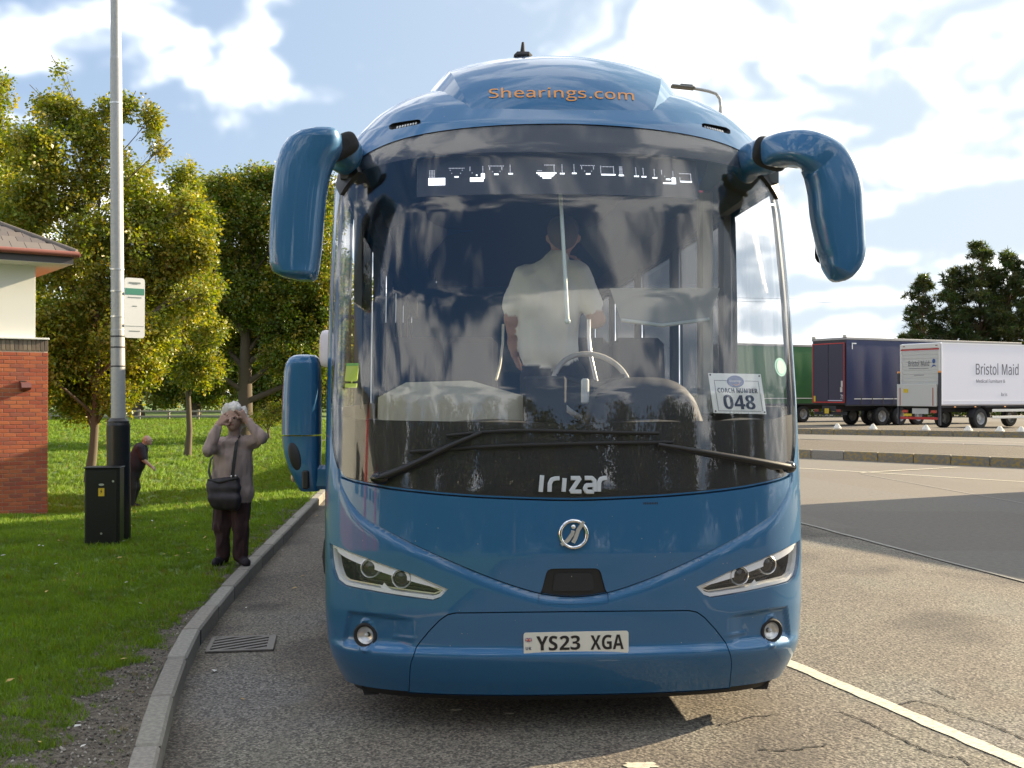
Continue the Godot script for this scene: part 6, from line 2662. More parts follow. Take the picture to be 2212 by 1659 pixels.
	# runs of dots: [x0, x1, y0, y1] in the close view of the display; bright then faint
	for q in [[80, 195, 240, 288], [275, 295, 226, 230], [390, 480, 240, 262], [472, 490, 207, 238], [428, 442, 214, 218], [570, 592, 207, 211], [676, 700, 203, 206], [885, 1025, 195, 199], [898, 1012, 207, 211], [912, 1000, 219, 223], [930, 985, 231, 242], [1062, 1086, 199, 202], [1152, 1176, 196, 199], [1257, 1280, 199, 202], [1372, 1470, 203, 206], [1505, 1533, 207, 210], [1622, 1648, 212, 215], [1678, 1704, 214, 217], [1762, 1788, 221, 224], [1840, 1930, 256, 270], [1910, 1930, 222, 252], [1866, 1888, 230, 233], [1976, 2056, 244, 247]]:
		led_run(hot, q, pitch, 0.0034)
	for q in [[84, 118, 175, 230], [230, 340, 156, 160], [232, 242, 168, 180], [322, 332, 168, 180], [242, 256, 192, 206], [308, 322, 192, 206], [380, 390, 150, 178], [396, 406, 190, 204], [476, 486, 148, 205], [525, 635, 140, 144], [527, 537, 152, 170], [546, 560, 182, 194], [618, 628, 152, 170], [604, 614, 182, 190], [678, 692, 135, 192], [945, 1018, 130, 134], [1008, 1020, 142, 184], [890, 918, 172, 184], [1066, 1082, 130, 186], [1156, 1172, 128, 184], [1215, 1318, 130, 134], [1217, 1227, 142, 160], [1236, 1250, 170, 186], [1306, 1316, 142, 160], [1290, 1302, 170, 186], [1360, 1370, 136, 190], [1376, 1452, 138, 142], [1456, 1468, 138, 190], [1508, 1526, 140, 194], [1624, 1640, 146, 198], [1680, 1696, 148, 200], [1766, 1780, 154, 206], [1824, 1836, 160, 190], [1844, 1858, 200, 214], [1912, 1922, 168, 214], [1970, 2054, 178, 182], [2050, 2062, 186, 236], [1962, 1976, 216, 236]]:
		led_run(dim, q, pitch, 0.0019)
	part("led_dots", hot, M.led, ds)
	part("led_dots", dim, M.led_dim, ds)
	var tagm := MB.new()
	tagm.box(to_coach(px(1508, 413, 6.05)), Vector3(0.055, 0.012, 0.004))
	part("maker_tag", tagm, mat(0.5, 0.08, 0.1, 0.5), ds)
	# rows of seats
	var sm := mat(0.03, 0.04, 0.075, 0.85)
	for row in 5:
		for x in [-0.9, -0.45, 0.45, 0.9]:
			var z := -3.2 - row * 0.85
			var s := Node3D.new()
			s.name = "seat"
			coach.add_child(s, true)
			s.position = Vector3(x, 1.35, z)
			var cu := MB.new()
			cu.box(Vector3(0, 0.03, 0), Vector3(0.42, 0.16, 0.45), Basis(), 0.05)
			part("cushion", cu, sm, s)
			var bc := MB.new()
			bc.box(Vector3(0, 0.43, -0.22), Vector3(0.42, 0.75, 0.12), Basis(Vector3.RIGHT, -0.15), 0.05)
			part("backrest", bc, sm, s)
	# pillar by the driver's window
	var pil := MB.new()
	pil.box(Vector3(1.08, 2.3, -1.85), Vector3(0.09, 1.5, 0.12), Basis(), 0.02)
	part("door_pillar", pil, mat(0.3, 0.31, 0.28, 0.6), coach)
	# tags stuck to the glass: the number card, a lime tag, a round sticker
	var card = thing("number_card", "white card printed coach number 048 behind the windscreen", "sign")
	card.transform = coach.transform * (on_skin(0.892, 1.70, -0.03) * Transform3D(Basis(Vector3(0, 0, 1), deg_to_rad(-1.0)), Vector3.ZERO))
	var cp := PackedVector2Array([Vector2(-0.163, 0.103), Vector2(0.147, 0.105), Vector2(0.166, -0.106), Vector2(-0.145, -0.104)])
	var cm := MB.new()
	cm.prism(cp, 0.002)
	part("sheet", cm, M.card, card)
	var sk := Transform3D(Basis(Vector3(1, 0, 0), Vector3(-0.1, 1, 0), Vector3(0, 0, 1)), Vector3(0, 0, 0.003))
	var t1 := MB.new()
	t1.add_mesh(letters("COACH NUMBER", 0.235, 0.024, 0.001, true), sk * Transform3D(Basis(), Vector3(0.004, 0.015, 0)))
	t1.add_mesh(letters("048", 0.185, 0.075, 0.001, true), sk * Transform3D(Basis(), Vector3(0.004, -0.045, 0)))
	for q in [[-0.085, 0.066, 0.08, 0.0018], [0.095, 0.066, 0.08, 0.0018], [0.0, -0.092, 0.25, 0.0018]]:
		t1.box(sk * Vector3(q[0], q[1], 0), Vector3(q[2], q[3], 0.001))
	for x in [-0.125, 0.135]:
		t1.prism(PackedVector2Array([Vector2(x - 0.0009, 0.066), Vector2(x + 0.0009, 0.066), Vector2(x + 0.0009, -0.092), Vector2(x - 0.0009, -0.092)]), 0.0006, sk)
	part("print", t1, M.navy_ink, card)
	var ov := MB.new()
	ov.prism(ellipse2(0.05, 0.031), 0.001, Transform3D(Basis(), Vector3(-0.008, 0.062, 0.0045)))
	part("oval_logo", ov, mat(0.05, 0.11, 0.28, 0.5), card)
	var ot := MB.new()
	ot.add_mesh(letters("Shearings", 0.07, 0.015, 0.0008), Transform3D(Basis(), Vector3(-0.01, 0.063, 0.0062)))
	part("logo_lettering", ot, M.card, card)
	var os := MB.new()
	os.prism(bar_poly([[-0.012, -0.004, 0.001], [0.002, -0.010, 0.0016], [0.018, -0.008, 0.0016], [0.028, 0.0, 0.001]]), 0.0008, Transform3D(Basis(), Vector3(-0.012, 0.052, 0.0058)))
	part("logo_swoosh", os, M.orange, card)
	var dots := MB.new()
	for q in [[-0.152, 0.094], [0.137, 0.094], [0.155, -0.096], [-0.134, -0.094]]:
		dots.prism(ring2(0.005, 12), 0.001, Transform3D(Basis(), Vector3(q[0], q[1], 0.0022)))
	part("suction_pad", dots, M.skirt, card)
	var vt = thing("lime_tag", "small lime green tag stuck inside the windscreen edge", "tag")
	vt.transform = coach.transform * on_skin(-1.14, 1.785, -0.02)
	var vm := MB.new()
	vm.prism(rounded(0.085, 0.095, 0.008), 0.003, Transform3D(Basis(), Vector3(0, 0.025, 0)))
	vm.prism(rounded(0.08, 0.022, 0.003), 0.003, Transform3D(Basis(), Vector3(0.004, -0.045, 0)))
	part("card", vm, M.lime, vt)
	var vb := MB.new()
	vb.box(Vector3(0, 0.066, 0.004), Vector3(0.085, 0.014, 0.001))
	part("green_edge", vb, mat(0.1, 0.42, 0.08, 0.5), vt)
	var rs = thing("round_sticker", "round pale green sticker at the windscreen edge above the number card", "sticker")
	rs.transform = coach.transform * on_skin(1.16, 1.84, -0.02)
	var rm := MB.new()
	rm.prism(ellipse2(0.052, 0.05), 0.002)
	part("disc", rm, M.teal, rs)
	var rw := MB.new()
	rw.prism(ellipse2(0.038, 0.037), 0.001, Transform3D(Basis(), Vector3(0, 0, 0.0025)))
	part("disc_face", rw, mat(0.35, 0.62, 0.5, 0.5), rs)

func led_run(mb: MB, q: Array, pitch: float, r: float):
	var nx := maxi(int(round((q[1] - q[0]) / pitch)), 1)
	var ny := maxi(int(round((q[3] - q[2]) / pitch)), 1)
	for i in nx + (1 if nx > 1 else 0):
		for j in ny + (1 if ny > 1 else 0):
			var zx: float = lerpf(q[0], q[1], float(i) / nx) if nx > 1 else (q[0] + q[1]) * 0.5 + (i - 0.5) * 0.0
			var zy: float = lerpf(q[2], q[3], float(j) / ny) if ny > 1 else (q[2] + q[3]) * 0.5
			var sx := (1060.0 + 0.3345 * zx) / 1.1718
			var sy := (380.0 + 0.3345 * zy) / 1.1718
			# depth of the display behind this point
			var g := to_coach(px(sx, sy, 6.0))
			var a := xa(clampf(g.x, -1.0, 1.0), 2.87)
			var p := bp(a.x, 2.87, -0.06)
			var zz := p.z - 0.045 * (g.y - 2.87) / 0.115 + 0.006
			var m := Vector3(g.x, g.y, zz)
			mb.quad(m + Vector3(-r, -r, 0), m + Vector3(r, -r, 0), m + Vector3(r, r, 0), m + Vector3(-r, r, 0), Vector3(0, 0.2, 1))

# ---------------------------------------------------------------- the coach parked behind
func build_second_coach():
	var t = thing("coach", "white coach parked behind the blue coach with a white wing mirror", "coach", Vector3(-1.45, 0, -19.7), deg_to_rad(4.6))
	var body := MB.new()
	var rows := []
	var sec := [[1.2, 0.3], [1.27, 0.5], [1.275, 1.6], [1.25, 2.6], [1.2, 3.1], [1.0, 3.45], [0.6, 3.58], [0.0, 3.62]]
	for z in [0.0, -0.05, -0.2, -0.5, -3.0, -8.0, -11.8, -12.0]:
		var k := 1.0 - 0.12 * smooth(-0.5, 0.0, z) - 0.04 * smooth(-11.8, -12.0, z)
		var row := PackedVector3Array()
		for q in sec:
			row.push_back(Vector3(q[0] * k, 0.3 + (q[1] - 0.3) * (1.0 - 0.02 * smooth(-0.5, 0.0, z)), z))
		for i in range(sec.size() - 2, -1, -1):
			row.push_back(Vector3(-sec[i][0] * k, 0.3 + (sec[i][1] - 0.3) * (1.0 - 0.02 * smooth(-0.5, 0.0, z)), z))
		rows.push_back(row)
	body.grid(rows, true)
	body.fan(rows[0], Vector3.BACK)
	body.fan(rows[-1], Vector3.FORWARD)
	part("body", body, M.white, t)
	var ws := MB.new()
	ws.prism(rounded(2.0, 1.5, 0.2), 0.02, Transform3D(Basis(), Vector3(0, 2.2, 0.005)))
	part("windscreen", ws, M.black_gloss, t)
	for s in [-1.0, 1.0]:
		for i in 6:
			var w := MB.new()
			w.box(Vector3(s * 1.262, 2.25, -1.4 - i * 1.75), Vector3(0.03, 1.1, 1.6), Basis(), 0.01)
			part("side_window", w, M.black_gloss, t)
		for z in [-2.7, -9.0]:
			wheel(t, Vector3(s * 1.08, 0.5, z), 0.5, 0.33)
		var mh := MB.new()
		var mrows := []
		for q in [[2.80, 0.04], [2.78, 0.09], [2.7, 0.125], [2.5, 0.135], [2.3, 0.135], [2.2, 0.12], [2.16, 0.05]]:
			var row := PackedVector3Array()
			for k in 20:
				var a := TAU * k / 20.0
				row.push_back(Vector3(s * 1.79 + cos(a) * q[1], q[0], 0.25 + sin(a) * q[1] * 0.8))
			mrows.push_back(row)
		mh.grid(mrows, true)
		var mn = part("wing_mirror", mh, mat(0.62, 0.56, 0.58, 0.4), t)
		var ma := MB.new()
		ma.tube([Vector3(s * 1.15, 3.05, -0.15), Vector3(s * 1.5, 3.05, 0.15), Vector3(s * 1.72, 2.74, 0.25)], 0.035, 8)
		part("arm", ma, M.rubber, mn)

# ---------------------------------------------------------------- people: tapered capsules joined smoothly, meshed as surface nets
# bone: [a, b, radius at a, radius at b, colour, blend]
func flesh(bones: Array, cell: float, mb: MB, wob := 0.0):
	var lo := Vector3(1e9, 1e9, 1e9)
	var hi := -lo
	for b in bones:
		var r: float = maxf(b[2], b[3]) + cell * 3.0
		lo = lo.min(b[0] - Vector3.ONE * r).min(b[1] - Vector3.ONE * r)
		hi = hi.max(b[0] + Vector3.ONE * r).max(b[1] + Vector3.ONE * r)
	var nx := int((hi.x - lo.x) / cell) + 2
	var ny := int((hi.y - lo.y) / cell) + 2
	var nz := int((hi.z - lo.z) / cell) + 2
	var f := PackedFloat32Array()
	f.resize(nx * ny * nz)
	f.fill(1.0)
	var id := PackedByteArray()
	id.resize(nx * ny * nz)
	var wn := noise_of(77, 9.0, 2)
	for bi in bones.size():
		var b: Array = bones[bi]
		var pa: Vector3 = b[0]
		var pb: Vector3 = b[1]
		var k: float = b[5]
		var m: float = maxf(b[2], b[3]) + k + cell * 2.5
		var mn := ((pa.min(pb) - Vector3.ONE * m - lo) / cell).max(Vector3.ZERO)
		var mx := ((pa.max(pb) + Vector3.ONE * m - lo) / cell).min(Vector3(nx - 1, ny - 1, nz - 1))
		var ab := pb - pa
		var l2 := maxf(ab.length_squared(), 1e-9)
		for z in range(int(mn.z), int(mx.z) + 1):
			for y in range(int(mn.y), int(mx.y) + 1):
				var row := (z * ny + y) * nx
				for x in range(int(mn.x), int(mx.x) + 1):
					var p := lo + Vector3(x, y, z) * cell
					var t := clampf((p - pa).dot(ab) / l2, 0.0, 1.0)
					var d: float = p.distance_to(pa + ab * t) - lerpf(b[2], b[3], t)
					if wob > 0.0:
						d += wob * wn.get_noise_3d(p.x * 1.7, p.y * 0.5, p.z * 1.7)
					var o := f[row + x]
					if d < o:
						id[row + x] = bi
					var h := maxf(k - absf(o - d), 0.0) / k
					f[row + x] = minf(o, d) - h * h * k * 0.25
	# one vertex in each crossed cell
	var vid := {}
	var vs := PackedVector3Array()
	var vc := PackedColorArray()
	var sxy := nx * ny
	var offs := [0, 1, nx, nx + 1, sxy, sxy + 1, sxy + nx, sxy + nx + 1]
	var corner := [Vector3(0, 0, 0), Vector3(1, 0, 0), Vector3(0, 1, 0), Vector3(1, 1, 0), Vector3(0, 0, 1), Vector3(1, 0, 1), Vector3(0, 1, 1), Vector3(1, 1, 1)]
	var edges := [[0, 1], [2, 3], [4, 5], [6, 7], [0, 2], [1, 3], [4, 6], [5, 7], [0, 4], [1, 5], [2, 6], [3, 7]]
	for z in nz - 1:
		for y in ny - 1:
			var row := (z * ny + y) * nx
			for x in nx - 1:
				var i := row + x
				var neg := 0
				for o in offs:
					if f[i + o] < 0.0:
						neg += 1
				if neg == 0 or neg == 8:
					continue
				var sum := Vector3.ZERO
				var cnt := 0
				for e in edges:
					var a := f[i + offs[e[0]]]
					var b := f[i + offs[e[1]]]
					if (a < 0.0) != (b < 0.0):
						sum += corner[e[0]].lerp(corner[e[1]], a / (a - b))
						cnt += 1
				var best := 0
				for q in 8:
					if f[i + offs[q]] < f[i + offs[best]]:
						best = q
				vid[i] = vs.size()
				vs.push_back(lo + (Vector3(x, y, z) + sum / cnt) * cell)
				vc.push_back(bones[id[i + offs[best]]][4])
	var quads := []
	for i in vid:
		var x: int = i % nx
		var y: int = (i / nx) % ny
		var z: int = i / sxy
		for ax in 3:
			var st: int = [1, nx, sxy][ax]
			var u: int = [nx, sxy, 1][ax]
			var w: int = [sxy, 1, nx][ax]
			if [x, y, z][(ax + 1) % 3] == 0 or [x, y, z][(ax + 2) % 3] == 0:
				continue
			if (f[i] < 0.0) == (f[i + st] < 0.0):
				continue
			if vid.has(i - u) and vid.has(i - w) and vid.has(i - u - w):
				quads.push_back([vid[i], vid[i - u], vid[i - u - w], vid[i - w], f[i] < 0.0])
	var nn := PackedVector3Array()
	nn.resize(vs.size())
	for q in quads:
		var g: Vector3 = (vs[q[2]] - vs[q[0]]).cross(vs[q[3]] - vs[q[1]])
		if not q[4]:
			g = -g
		for k in 4:
			nn[q[k]] += g
	# out is where the field grows: settle the sign by one test against the field
	var plus := 0.0
	for i in vid:
		var k: int = vid[i]
		var gr := Vector3(f[i + 1] - f[i], f[i + nx] - f[i], f[i + sxy] - f[i])
		plus += gr.dot(nn[k])
	var sg := 1.0 if plus > 0.0 else -1.0
	for i in nn.size():
		nn[i] = (nn[i] * sg).normalized()
	for q in quads:
		for t in [[0, 1, 2], [0, 2, 3]]:
			var a: int = q[t[0]]
			var b: int = q[t[1]]
			var d: int = q[t[2]]
			var g := (vs[d] - vs[a]).cross(vs[b] - vs[a])
			var o := [a, b, d] if g.dot(nn[a] + nn[b] + nn[d]) >= 0.0 else [a, d, b]
			for k in o:
				mb.v.push_back(vs[k])
				mb.n.push_back(nn[k])
				mb.c.push_back(vc[k])

# five fingers from a palm: wrist, direction of the fingers, back of the hand, side of the thumb, curl
func hand_bones(wrist: Vector3, dir: Vector3, back: Vector3, thumb: Vector3, curl: float, col: Color) -> Array:
	var o := []
	dir = dir.normalized()
	thumb = thumb.normalized()
	back = back.normalized()
	var knuckle := wrist + dir * 0.085
	for i in 3:
		var s := (i - 1) * 0.024
		o.push_back([wrist + thumb * s * 0.5, knuckle + thumb * s, 0.02, 0.015, col, 0.012])
	var len := [0.066, 0.076, 0.07, 0.054]
	for i in 4:
		var s := (1.5 - i) * 0.0205
		var a := knuckle + thumb * s
		var d1 := (dir * cos(curl * 0.6) - back * sin(curl * 0.6) + thumb * (1.5 - i) * 0.09).normalized()
		var d2 := (dir * cos(curl * 1.5) - back * sin(curl * 1.5)).normalized()
		var b: Vector3 = a + d1 * len[i] * 0.55
		o.push_back([a, b, 0.0092, 0.0085, col, 0.004])
		o.push_back([b, b + d2 * len[i] * 0.5, 0.0085, 0.007, col, 0.004])
	var ta := wrist + dir * 0.025 + thumb * 0.03
	var tb := ta + (dir * 0.6 + thumb * 0.7 - back * 0.3).normalized() * 0.045
	o.push_back([ta - thumb * 0.015, tb, 0.014, 0.0105, col, 0.008])
	o.push_back([tb, tb + (dir - back * 0.4).normalized() * 0.03, 0.0105, 0.008, col, 0.004])
	return o

func V(x: float, y: float, z: float) -> Vector3:
	return Vector3(x, y, z)

func build_people():
	var cloth := vmat(0.85)
	# --- woman by the kerb, hands to her head
	var g := on_ground(503, 1222, 0.10)
	var w = thing("person", "person in grey brown cardigan and dark trousers holding both hands to their white hair", "person", Vector3(g.x, 0.108, g.z), deg_to_rad(-6.0))
	var mauve := Color(0.29, 0.22, 0.195)
	var mauve2 := Color(0.33, 0.25, 0.22)
	var wine := Color(0.035, 0.012, 0.014)
	var shoe := Color(0.012, 0.011, 0.012)
	var skin_c := Color(0.36, 0.225, 0.17)
	var mb := MB.new()
	mb.colored = true
	var body := [
		[V(-0.075, 0.70, 0.0), V(-0.07, 1.02, 0.0), 0.118, 0.105, mauve, 0.05],
		[V(0.07, 0.70, 0.0), V(0.075, 1.02, 0.0), 0.115, 0.102, mauve, 0.05],
		[V(0, 0.72, 0.035), V(0, 1.0, 0.055), 0.12, 0.095, mauve, 0.05],
		[V(-0.09, 0.665, 0.0), V(0.085, 0.665, 0.0), 0.118, 0.115, mauve, 0.02],
		[V(-0.13, 1.115, -0.01), V(0.145, 1.135, -0.01), 0.068, 0.07, mauve2, 0.05],
		[V(0.0, 1.15, 0.0), V(0.02, 1.24, 0.03), 0.062, 0.052, mauve2, 0.03],
		[V(-0.05, 1.13, 0.07), V(0.06, 1.15, 0.075), 0.035, 0.035, mauve2, 0.03],
		[V(0.155, 1.125, 0.0), V(0.292, 1.185, 0.055), 0.062, 0.055, mauve, 0.03],
		[V(0.292, 1.185, 0.055), V(0.165, 1.325, 0.055), 0.054, 0.04, mauve2, 0.02],
		[V(-0.145, 1.11, 0.01), V(-0.155, 1.075, 0.20), 0.062, 0.055, mauve, 0.03],
		[V(-0.155, 1.075, 0.20), V(-0.085, 1.28, 0.175), 0.053, 0.042, mauve2, 0.02],
		[V(-0.085, 0.62, 0.0), V(-0.095, 0.36, 0.015), 0.095, 0.078, wine, 0.03],
		[V(-0.095, 0.36, 0.015), V(-0.092, 0.10, -0.005), 0.078, 0.066, wine, 0.02],
		[V(0.075, 0.62, 0.0), V(0.085, 0.36, 0.015), 0.095, 0.078, wine, 0.03],
		[V(0.085, 0.36, 0.015), V(0.072, 0.10, -0.005), 0.078, 0.066, wine, 0.02],
		[V(-0.092, 0.05, -0.035), V(-0.125, 0.035, 0.12), 0.046, 0.036, shoe, 0.015],
		[V(0.075, 0.05, -0.03), V(0.165, 0.035, 0.10), 0.046, 0.036, shoe, 0.015]]
	flesh(body, 0.0115, mb, 0.018)
	var head := [
		[V(0.02, 1.22, 0.03), V(0.02, 1.29, 0.045), 0.045, 0.048, skin_c, 0.03],
		[V(0.022, 1.385, 0.03), V(0.024, 1.345, 0.05), 0.088, 0.078, skin_c, 0.03],
		[V(0.026, 1.30, 0.085), V(0.027, 1.285, 0.095), 0.042, 0.03, skin_c, 0.03],
		[V(0.028, 1.36, 0.13), V(0.030, 1.333, 0.148), 0.010, 0.014, skin_c, 0.012],
		[V(-0.004, 1.368, 0.117), V(0.0, 1.368, 0.118), 0.010, 0.010, Color(0.05, 0.03, 0.03), 0.004],
		[V(0.052, 1.368, 0.117), V(0.056, 1.368, 0.118), 0.010, 0.010, Color(0.05, 0.03, 0.03), 0.004],
		[V(0.012, 1.306, 0.126), V(0.044, 1.306, 0.126), 0.007, 0.007, Color(0.28, 0.1, 0.09), 0.005],
		[V(-0.062, 1.35, 0.03), V(-0.062, 1.325, 0.035), 0.018, 0.014, skin_c, 0.01],
		[V(0.106, 1.35, 0.03), V(0.106, 1.325, 0.035), 0.018, 0.014, skin_c, 0.01],
		[V(0.165, 1.325, 0.055), V(0.145, 1.345, 0.06), 0.034, 0.024, skin_c, 0.01],
		[V(-0.085, 1.28, 0.175), V(-0.075, 1.305, 0.17), 0.036, 0.025, skin_c, 0.01]]
	head.append_array(hand_bones(V(0.145, 1.345, 0.06), V(-0.35, 0.75, 0.2), V(0.6, 0.3, 0.5), V(-0.3, -0.2, 0.85), 0.75, skin_c))
	head.append_array(hand_bones(V(-0.075, 1.305, 0.17), V(0.55, 0.75, -0.35), V(-0.3, 0.4, 0.85), V(0.75, -0.5, 0.1), 0.75, skin_c))
	flesh(head, 0.0062, mb)
	part("body", mb, cloth, w)
	var hm := MB.new()
	hm.colored = true
	var hc := Color(0.56, 0.53, 0.49)
	var hair := [[V(0.022, 1.42, 0.015), V(0.022, 1.395, -0.01), 0.088, 0.10, hc, 0.03], [V(-0.045, 1.40, 0.0), V(-0.055, 1.34, -0.02), 0.06, 0.048, hc, 0.03], [V(0.09, 1.40, 0.0), V(0.10, 1.335, -0.02), 0.06, 0.048, hc, 0.03], [V(-0.02, 1.455, 0.07), V(0.065, 1.452, 0.07), 0.036, 0.04, hc, 0.03], [V(0.02, 1.33, -0.06), V(0.02, 1.27, -0.05), 0.07, 0.05, hc, 0.03]]
	flesh(hair, 0.009, hm, 0.03)
	part("hair", hm, vmat(0.7), w)
	# shoulder bag
	var bag = thing("shoulder_bag", "black crossbody shoulder bag hanging at the person in the cardigan", "bag", w.position, w.rotation.y)
	var bm := MB.new()
	bm.colored = true
	var bk := Color(0.016, 0.015, 0.016)
	flesh([[V(-0.15, 0.77, 0.155), V(0.09, 0.80, 0.16), 0.038, 0.036, bk, 0.03], [V(-0.135, 0.72, 0.165), V(0.09, 0.73, 0.165), 0.05, 0.05, bk, 0.04], [V(-0.12, 0.64, 0.175), V(0.09, 0.63, 0.175), 0.052, 0.058, bk, 0.04], [V(-0.10, 0.58, 0.165), V(0.08, 0.57, 0.165), 0.045, 0.05, bk, 0.04]], 0.011, bm, 0.008)
	part("pouch", bm, vmat(0.6), bag)
	var fl := MB.new()
	fl.tube([V(-0.17, 0.80, 0.17), V(-0.05, 0.785, 0.205), V(0.12, 0.825, 0.195)], 0.012, 8)
	part("flap_edge", fl, M.rubber, bag)
	var st := MB.new()
	ribbon(st, [V(0.06, 0.83, 0.175), V(0.075, 0.95, 0.175), V(0.082, 1.07, 0.155), V(0.075, 1.16, 0.10), V(0.06, 1.205, 0.0), V(0.0, 1.18, -0.09)], 0.03, V(0, 0, 1))
	ribbon(st, [V(-0.14, 0.79, 0.17), V(-0.185, 0.88, 0.12), V(-0.20, 0.98, 0.03), V(-0.15, 1.08, -0.09)], 0.03, V(-0.5, 0, 1))
	part("strap", st, M.rubber, bag)
	var bu := MB.new()
	for q in [V(0.055, 0.835, 0.185), V(0.095, 0.84, 0.18), V(-0.13, 0.795, 0.18)]:
		bu.ball(q, Vector3(0.008, 0.012, 0.006))
	part("buckle", bu, M.satin, bag)
	# --- man walking on the lawn behind the lamp column
	var z := 25.2
	var bx := (289.0 - CX) * z / F
	var m = thing("person", "bald person in dark polo shirt and trousers walking past the lamp column", "person", Vector3(bx, lawn_y(bx, z) + 0.01, -z))
	var navy := Color(0.016, 0.017, 0.024)
	var slack := Color(0.02, 0.02, 0.023)
	var fair := Color(0.38, 0.28, 0.225)
	var mm := MB.new()
	mm.colored = true
	var man := [
		[V(-0.007, 0.943, 0.000), V(0.157, 1.304, 0.000), 0.19, 0.17, navy, 0.06],
		[V(0.100, 0.971, 0.030), V(0.167, 1.132, 0.030), 0.17, 0.16, navy, 0.06],
		[V(0.128, 1.351, -0.140), V(0.198, 1.351, 0.140), 0.085, 0.085, navy, 0.05],
		[V(-0.030, 0.740, 0.000), V(0.022, 0.895, 0.000), 0.185, 0.18, navy, 0.04],
		[V(0.218, 1.351, 0.150), V(0.279, 1.142, 0.180), 0.082, 0.072, navy, 0.03],
		[V(0.279, 1.142, 0.180), V(0.291, 1.085, 0.180), 0.05, 0.046, fair, 0.01],
		[V(0.291, 1.085, 0.180), V(0.453, 0.943, 0.170), 0.046, 0.034, fair, 0.02],
		[V(0.128, 1.351, -0.150), V(-0.010, 1.104, -0.200), 0.08, 0.065, navy, 0.03],
		[V(-0.010, 1.104, -0.200), V(0.042, 0.895, -0.200), 0.045, 0.034, fair, 0.02],
		[V(-0.030, 0.780, 0.070), V(0.000, 0.450, 0.080), 0.12, 0.095, slack, 0.03],
		[V(0.000, 0.450, 0.080), V(-0.020, 0.090, 0.070), 0.09, 0.07, slack, 0.02],
		[V(-0.050, 0.780, -0.080), V(0.040, 0.450, -0.080), 0.12, 0.095, slack, 0.03],
		[V(0.040, 0.450, -0.080), V(-0.060, 0.100, -0.090), 0.09, 0.068, slack, 0.02],
		[V(-0.050, 0.045, 0.070), V(0.140, 0.035, 0.080), 0.048, 0.036, shoe, 0.015],
		[V(-0.090, 0.050, -0.090), V(0.090, 0.035, -0.090), 0.048, 0.036, shoe, 0.015]]
	flesh(man, 0.018, mm)
	var mh := [
		[V(0.206, 1.389, 0.000), V(0.274, 1.465, 0.000), 0.062, 0.06, fair, 0.03],
		[V(0.305, 1.536, 0.000), V(0.332, 1.522, 0.000), 0.094, 0.084, fair, 0.03],
		[V(0.354, 1.465, 0.000), V(0.371, 1.451, 0.000), 0.052, 0.04, fair, 0.03],
		[V(0.413, 1.527, 0.000), V(0.425, 1.503, 0.000), 0.012, 0.016, fair, 0.012],
		[V(0.300, 1.512, 0.088), V(0.294, 1.489, 0.090), 0.02, 0.015, fair, 0.01],
		[V(0.300, 1.512, -0.088), V(0.294, 1.489, -0.090), 0.02, 0.015, fair, 0.01],
		[V(0.408, 1.536, 0.035), V(0.410, 1.536, 0.036), 0.011, 0.011, Color(0.05, 0.03, 0.03), 0.004]]
	mh.append_array(hand_bones(V(0.453, 0.943, 0.170), V(0.75, -0.6, 0.0), V(0.4, 0.6, 0.5), V(0.2, 0.5, -0.8), 1.1, fair))
	mh.append_array(hand_bones(V(0.042, 0.895, -0.200), V(0.4, -0.8, 0.0), V(0.2, 0.2, -0.9), V(0.7, 0.3, 0.2), 1.1, fair))
	flesh(mh, 0.008, mm)
	part("body", mm, cloth, m)
	# --- driver standing inside the coach, back to the screen
	z = 6.95
	var fy := 0.95
	var dx := (1195.0 - CX) * z / F
	var d = thing("person", "person in white short sleeved shirt standing inside the coach", "person", Vector3(dx, fy, -z))
	var wh := Color(0.72, 0.73, 0.70)
	var tr := Color(0.02, 0.02, 0.025)
	var dk := Color(0.40, 0.25, 0.185)
	var jp := func(x, y, zz): return Vector3((x - 1195.0) * z / F, EYE - (y - HY) * z / F - fy, zz)
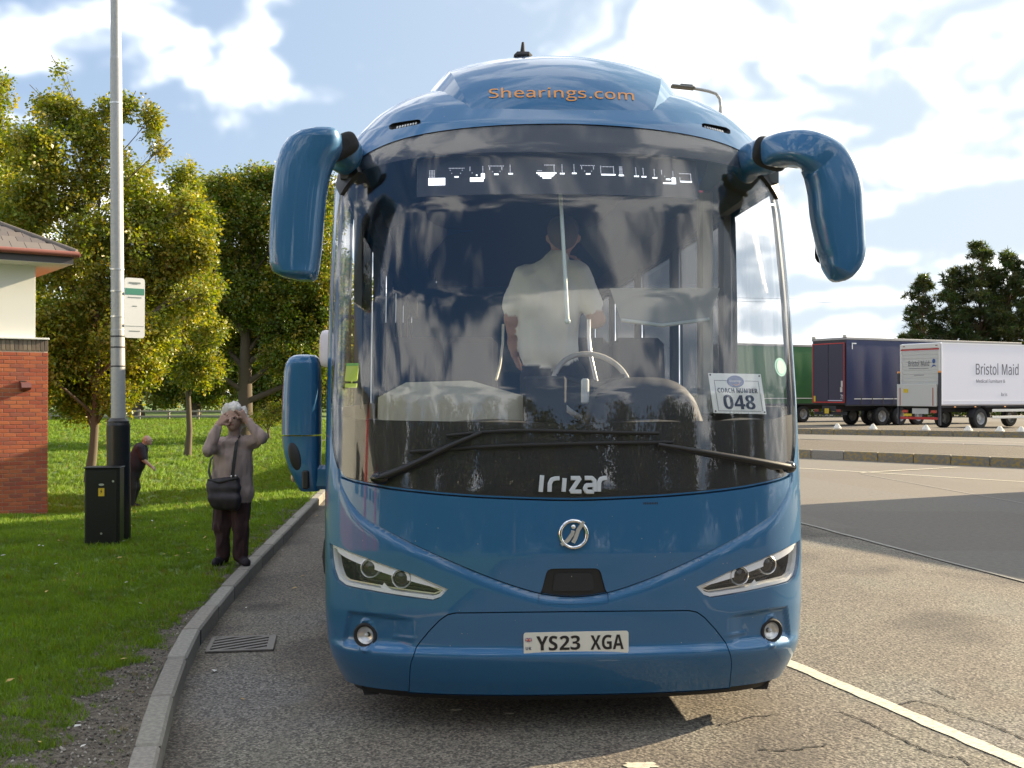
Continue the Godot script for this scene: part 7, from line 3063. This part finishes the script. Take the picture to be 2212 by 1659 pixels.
	var drv := [
		[jp.call(1165, 745, 0.0), jp.call(1160, 640, 0.0), 0.13, 0.14, wh, 0.06],
		[jp.call(1205, 745, 0.0), jp.call(1215, 640, 0.0), 0.12, 0.13, wh, 0.06],
		[jp.call(1140, 600, 0.0), jp.call(1243, 592, 0.0), 0.085, 0.085, wh, 0.06],
		[jp.call(1180, 590, 0.02), jp.call(1205, 560, 0.0), 0.085, 0.07, wh, 0.03],
		[jp.call(1132, 605, 0.0), jp.call(1112, 660, 0.02), 0.082, 0.078, wh, 0.03],
		[jp.call(1112, 660, 0.02), jp.call(1106, 690, 0.02), 0.05, 0.046, dk, 0.01],
		[jp.call(1106, 690, 0.02), jp.call(1112, 765, -0.12), 0.046, 0.033, dk, 0.02],
		[jp.call(1250, 598, 0.0), jp.call(1272, 655, 0.03), 0.085, 0.08, wh, 0.03],
		[jp.call(1272, 655, 0.03), jp.call(1288, 692, 0.02), 0.054, 0.05, dk, 0.01],
		[jp.call(1288, 692, 0.02), jp.call(1262, 585, -0.16), 0.048, 0.034, dk, 0.02],
		[jp.call(1165, 760, 0.0), jp.call(1205, 760, 0.0), 0.125, 0.125, wh, 0.03],
		[V(-0.1, 0.85, 0), V(-0.1, 0.5, 0), 0.11, 0.09, tr, 0.03],
		[V(0.1, 0.85, 0), V(0.1, 0.5, 0), 0.11, 0.09, tr, 0.03],
		[V(-0.1, 0.5, 0), V(-0.1, 0.08, 0), 0.085, 0.06, tr, 0.02],
		[V(0.1, 0.5, 0), V(0.1, 0.08, 0), 0.085, 0.06, tr, 0.02],
		[V(-0.1, 0.045, 0.03), V(-0.11, 0.035, -0.16), 0.045, 0.036, shoe, 0.015],
		[V(0.1, 0.045, 0.03), V(0.11, 0.035, -0.16), 0.045, 0.036, shoe, 0.015]]
	var dm := MB.new()
	dm.colored = true
	flesh(drv, 0.017, dm, 0.012)
	var dh := [
		[jp.call(1205, 565, 0.0), jp.call(1212, 540, -0.01), 0.06, 0.058, dk, 0.03],
		[jp.call(1217, 510, -0.03), jp.call(1217, 500, -0.03), 0.095, 0.095, dk, 0.03],
		[jp.call(1220, 525, -0.09), jp.call(1220, 528, -0.1), 0.05, 0.042, dk, 0.03],
		[jp.call(1221, 515, -0.13), jp.call(1221, 519, -0.14), 0.013, 0.016, dk, 0.012],
		[jp.call(1185, 512, -0.02), jp.call(1185, 518, -0.02), 0.02, 0.015, dk, 0.01],
		[jp.call(1249, 512, -0.02), jp.call(1249, 518, -0.02), 0.02, 0.015, dk, 0.01]]
	dh.append_array(hand_bones(jp.call(1262, 585, -0.16), V(-0.3, 0.9, 0.0), V(0.9, 0.2, 0.0), V(0, 0, -1), 0.8, dk))
	dh.append_array(hand_bones(jp.call(1112, 765, -0.12), V(0.3, -0.8, -0.2), V(-0.9, 0, 0), V(0, 0, -1), 0.6, dk))
	flesh(dh, 0.009, dm)
	part("body", dm, cloth, d)
	var dhair := MB.new()
	dhair.colored = true
	var brown := Color(0.10, 0.08, 0.065)
	flesh([[jp.call(1217, 497, -0.02), jp.call(1217, 506, 0.01), 0.10, 0.095, brown, 0.03], [jp.call(1215, 520, 0.035), jp.call(1215, 524, 0.03), 0.06, 0.05, brown, 0.03]], 0.013, dhair, 0.01)
	part("hair", dhair, vmat(0.7), d)

func ribbon(mb: MB, pts: Array, width: float, out: Vector3):
	for i in pts.size() - 1:
		var t: Vector3 = (pts[i + 1] - pts[i]).normalized()
		var s := t.cross(out).normalized() * width * 0.5
		var n := s.cross(t).normalized()
		if n.dot(out) < 0.0:
			n = -n
		mb.quad(pts[i] - s, pts[i] + s, pts[i + 1] + s, pts[i + 1] - s, n)
		mb.quad(pts[i] - s - n * 0.004, pts[i] + s - n * 0.004, pts[i + 1] + s - n * 0.004, pts[i + 1] - s - n * 0.004, -n)
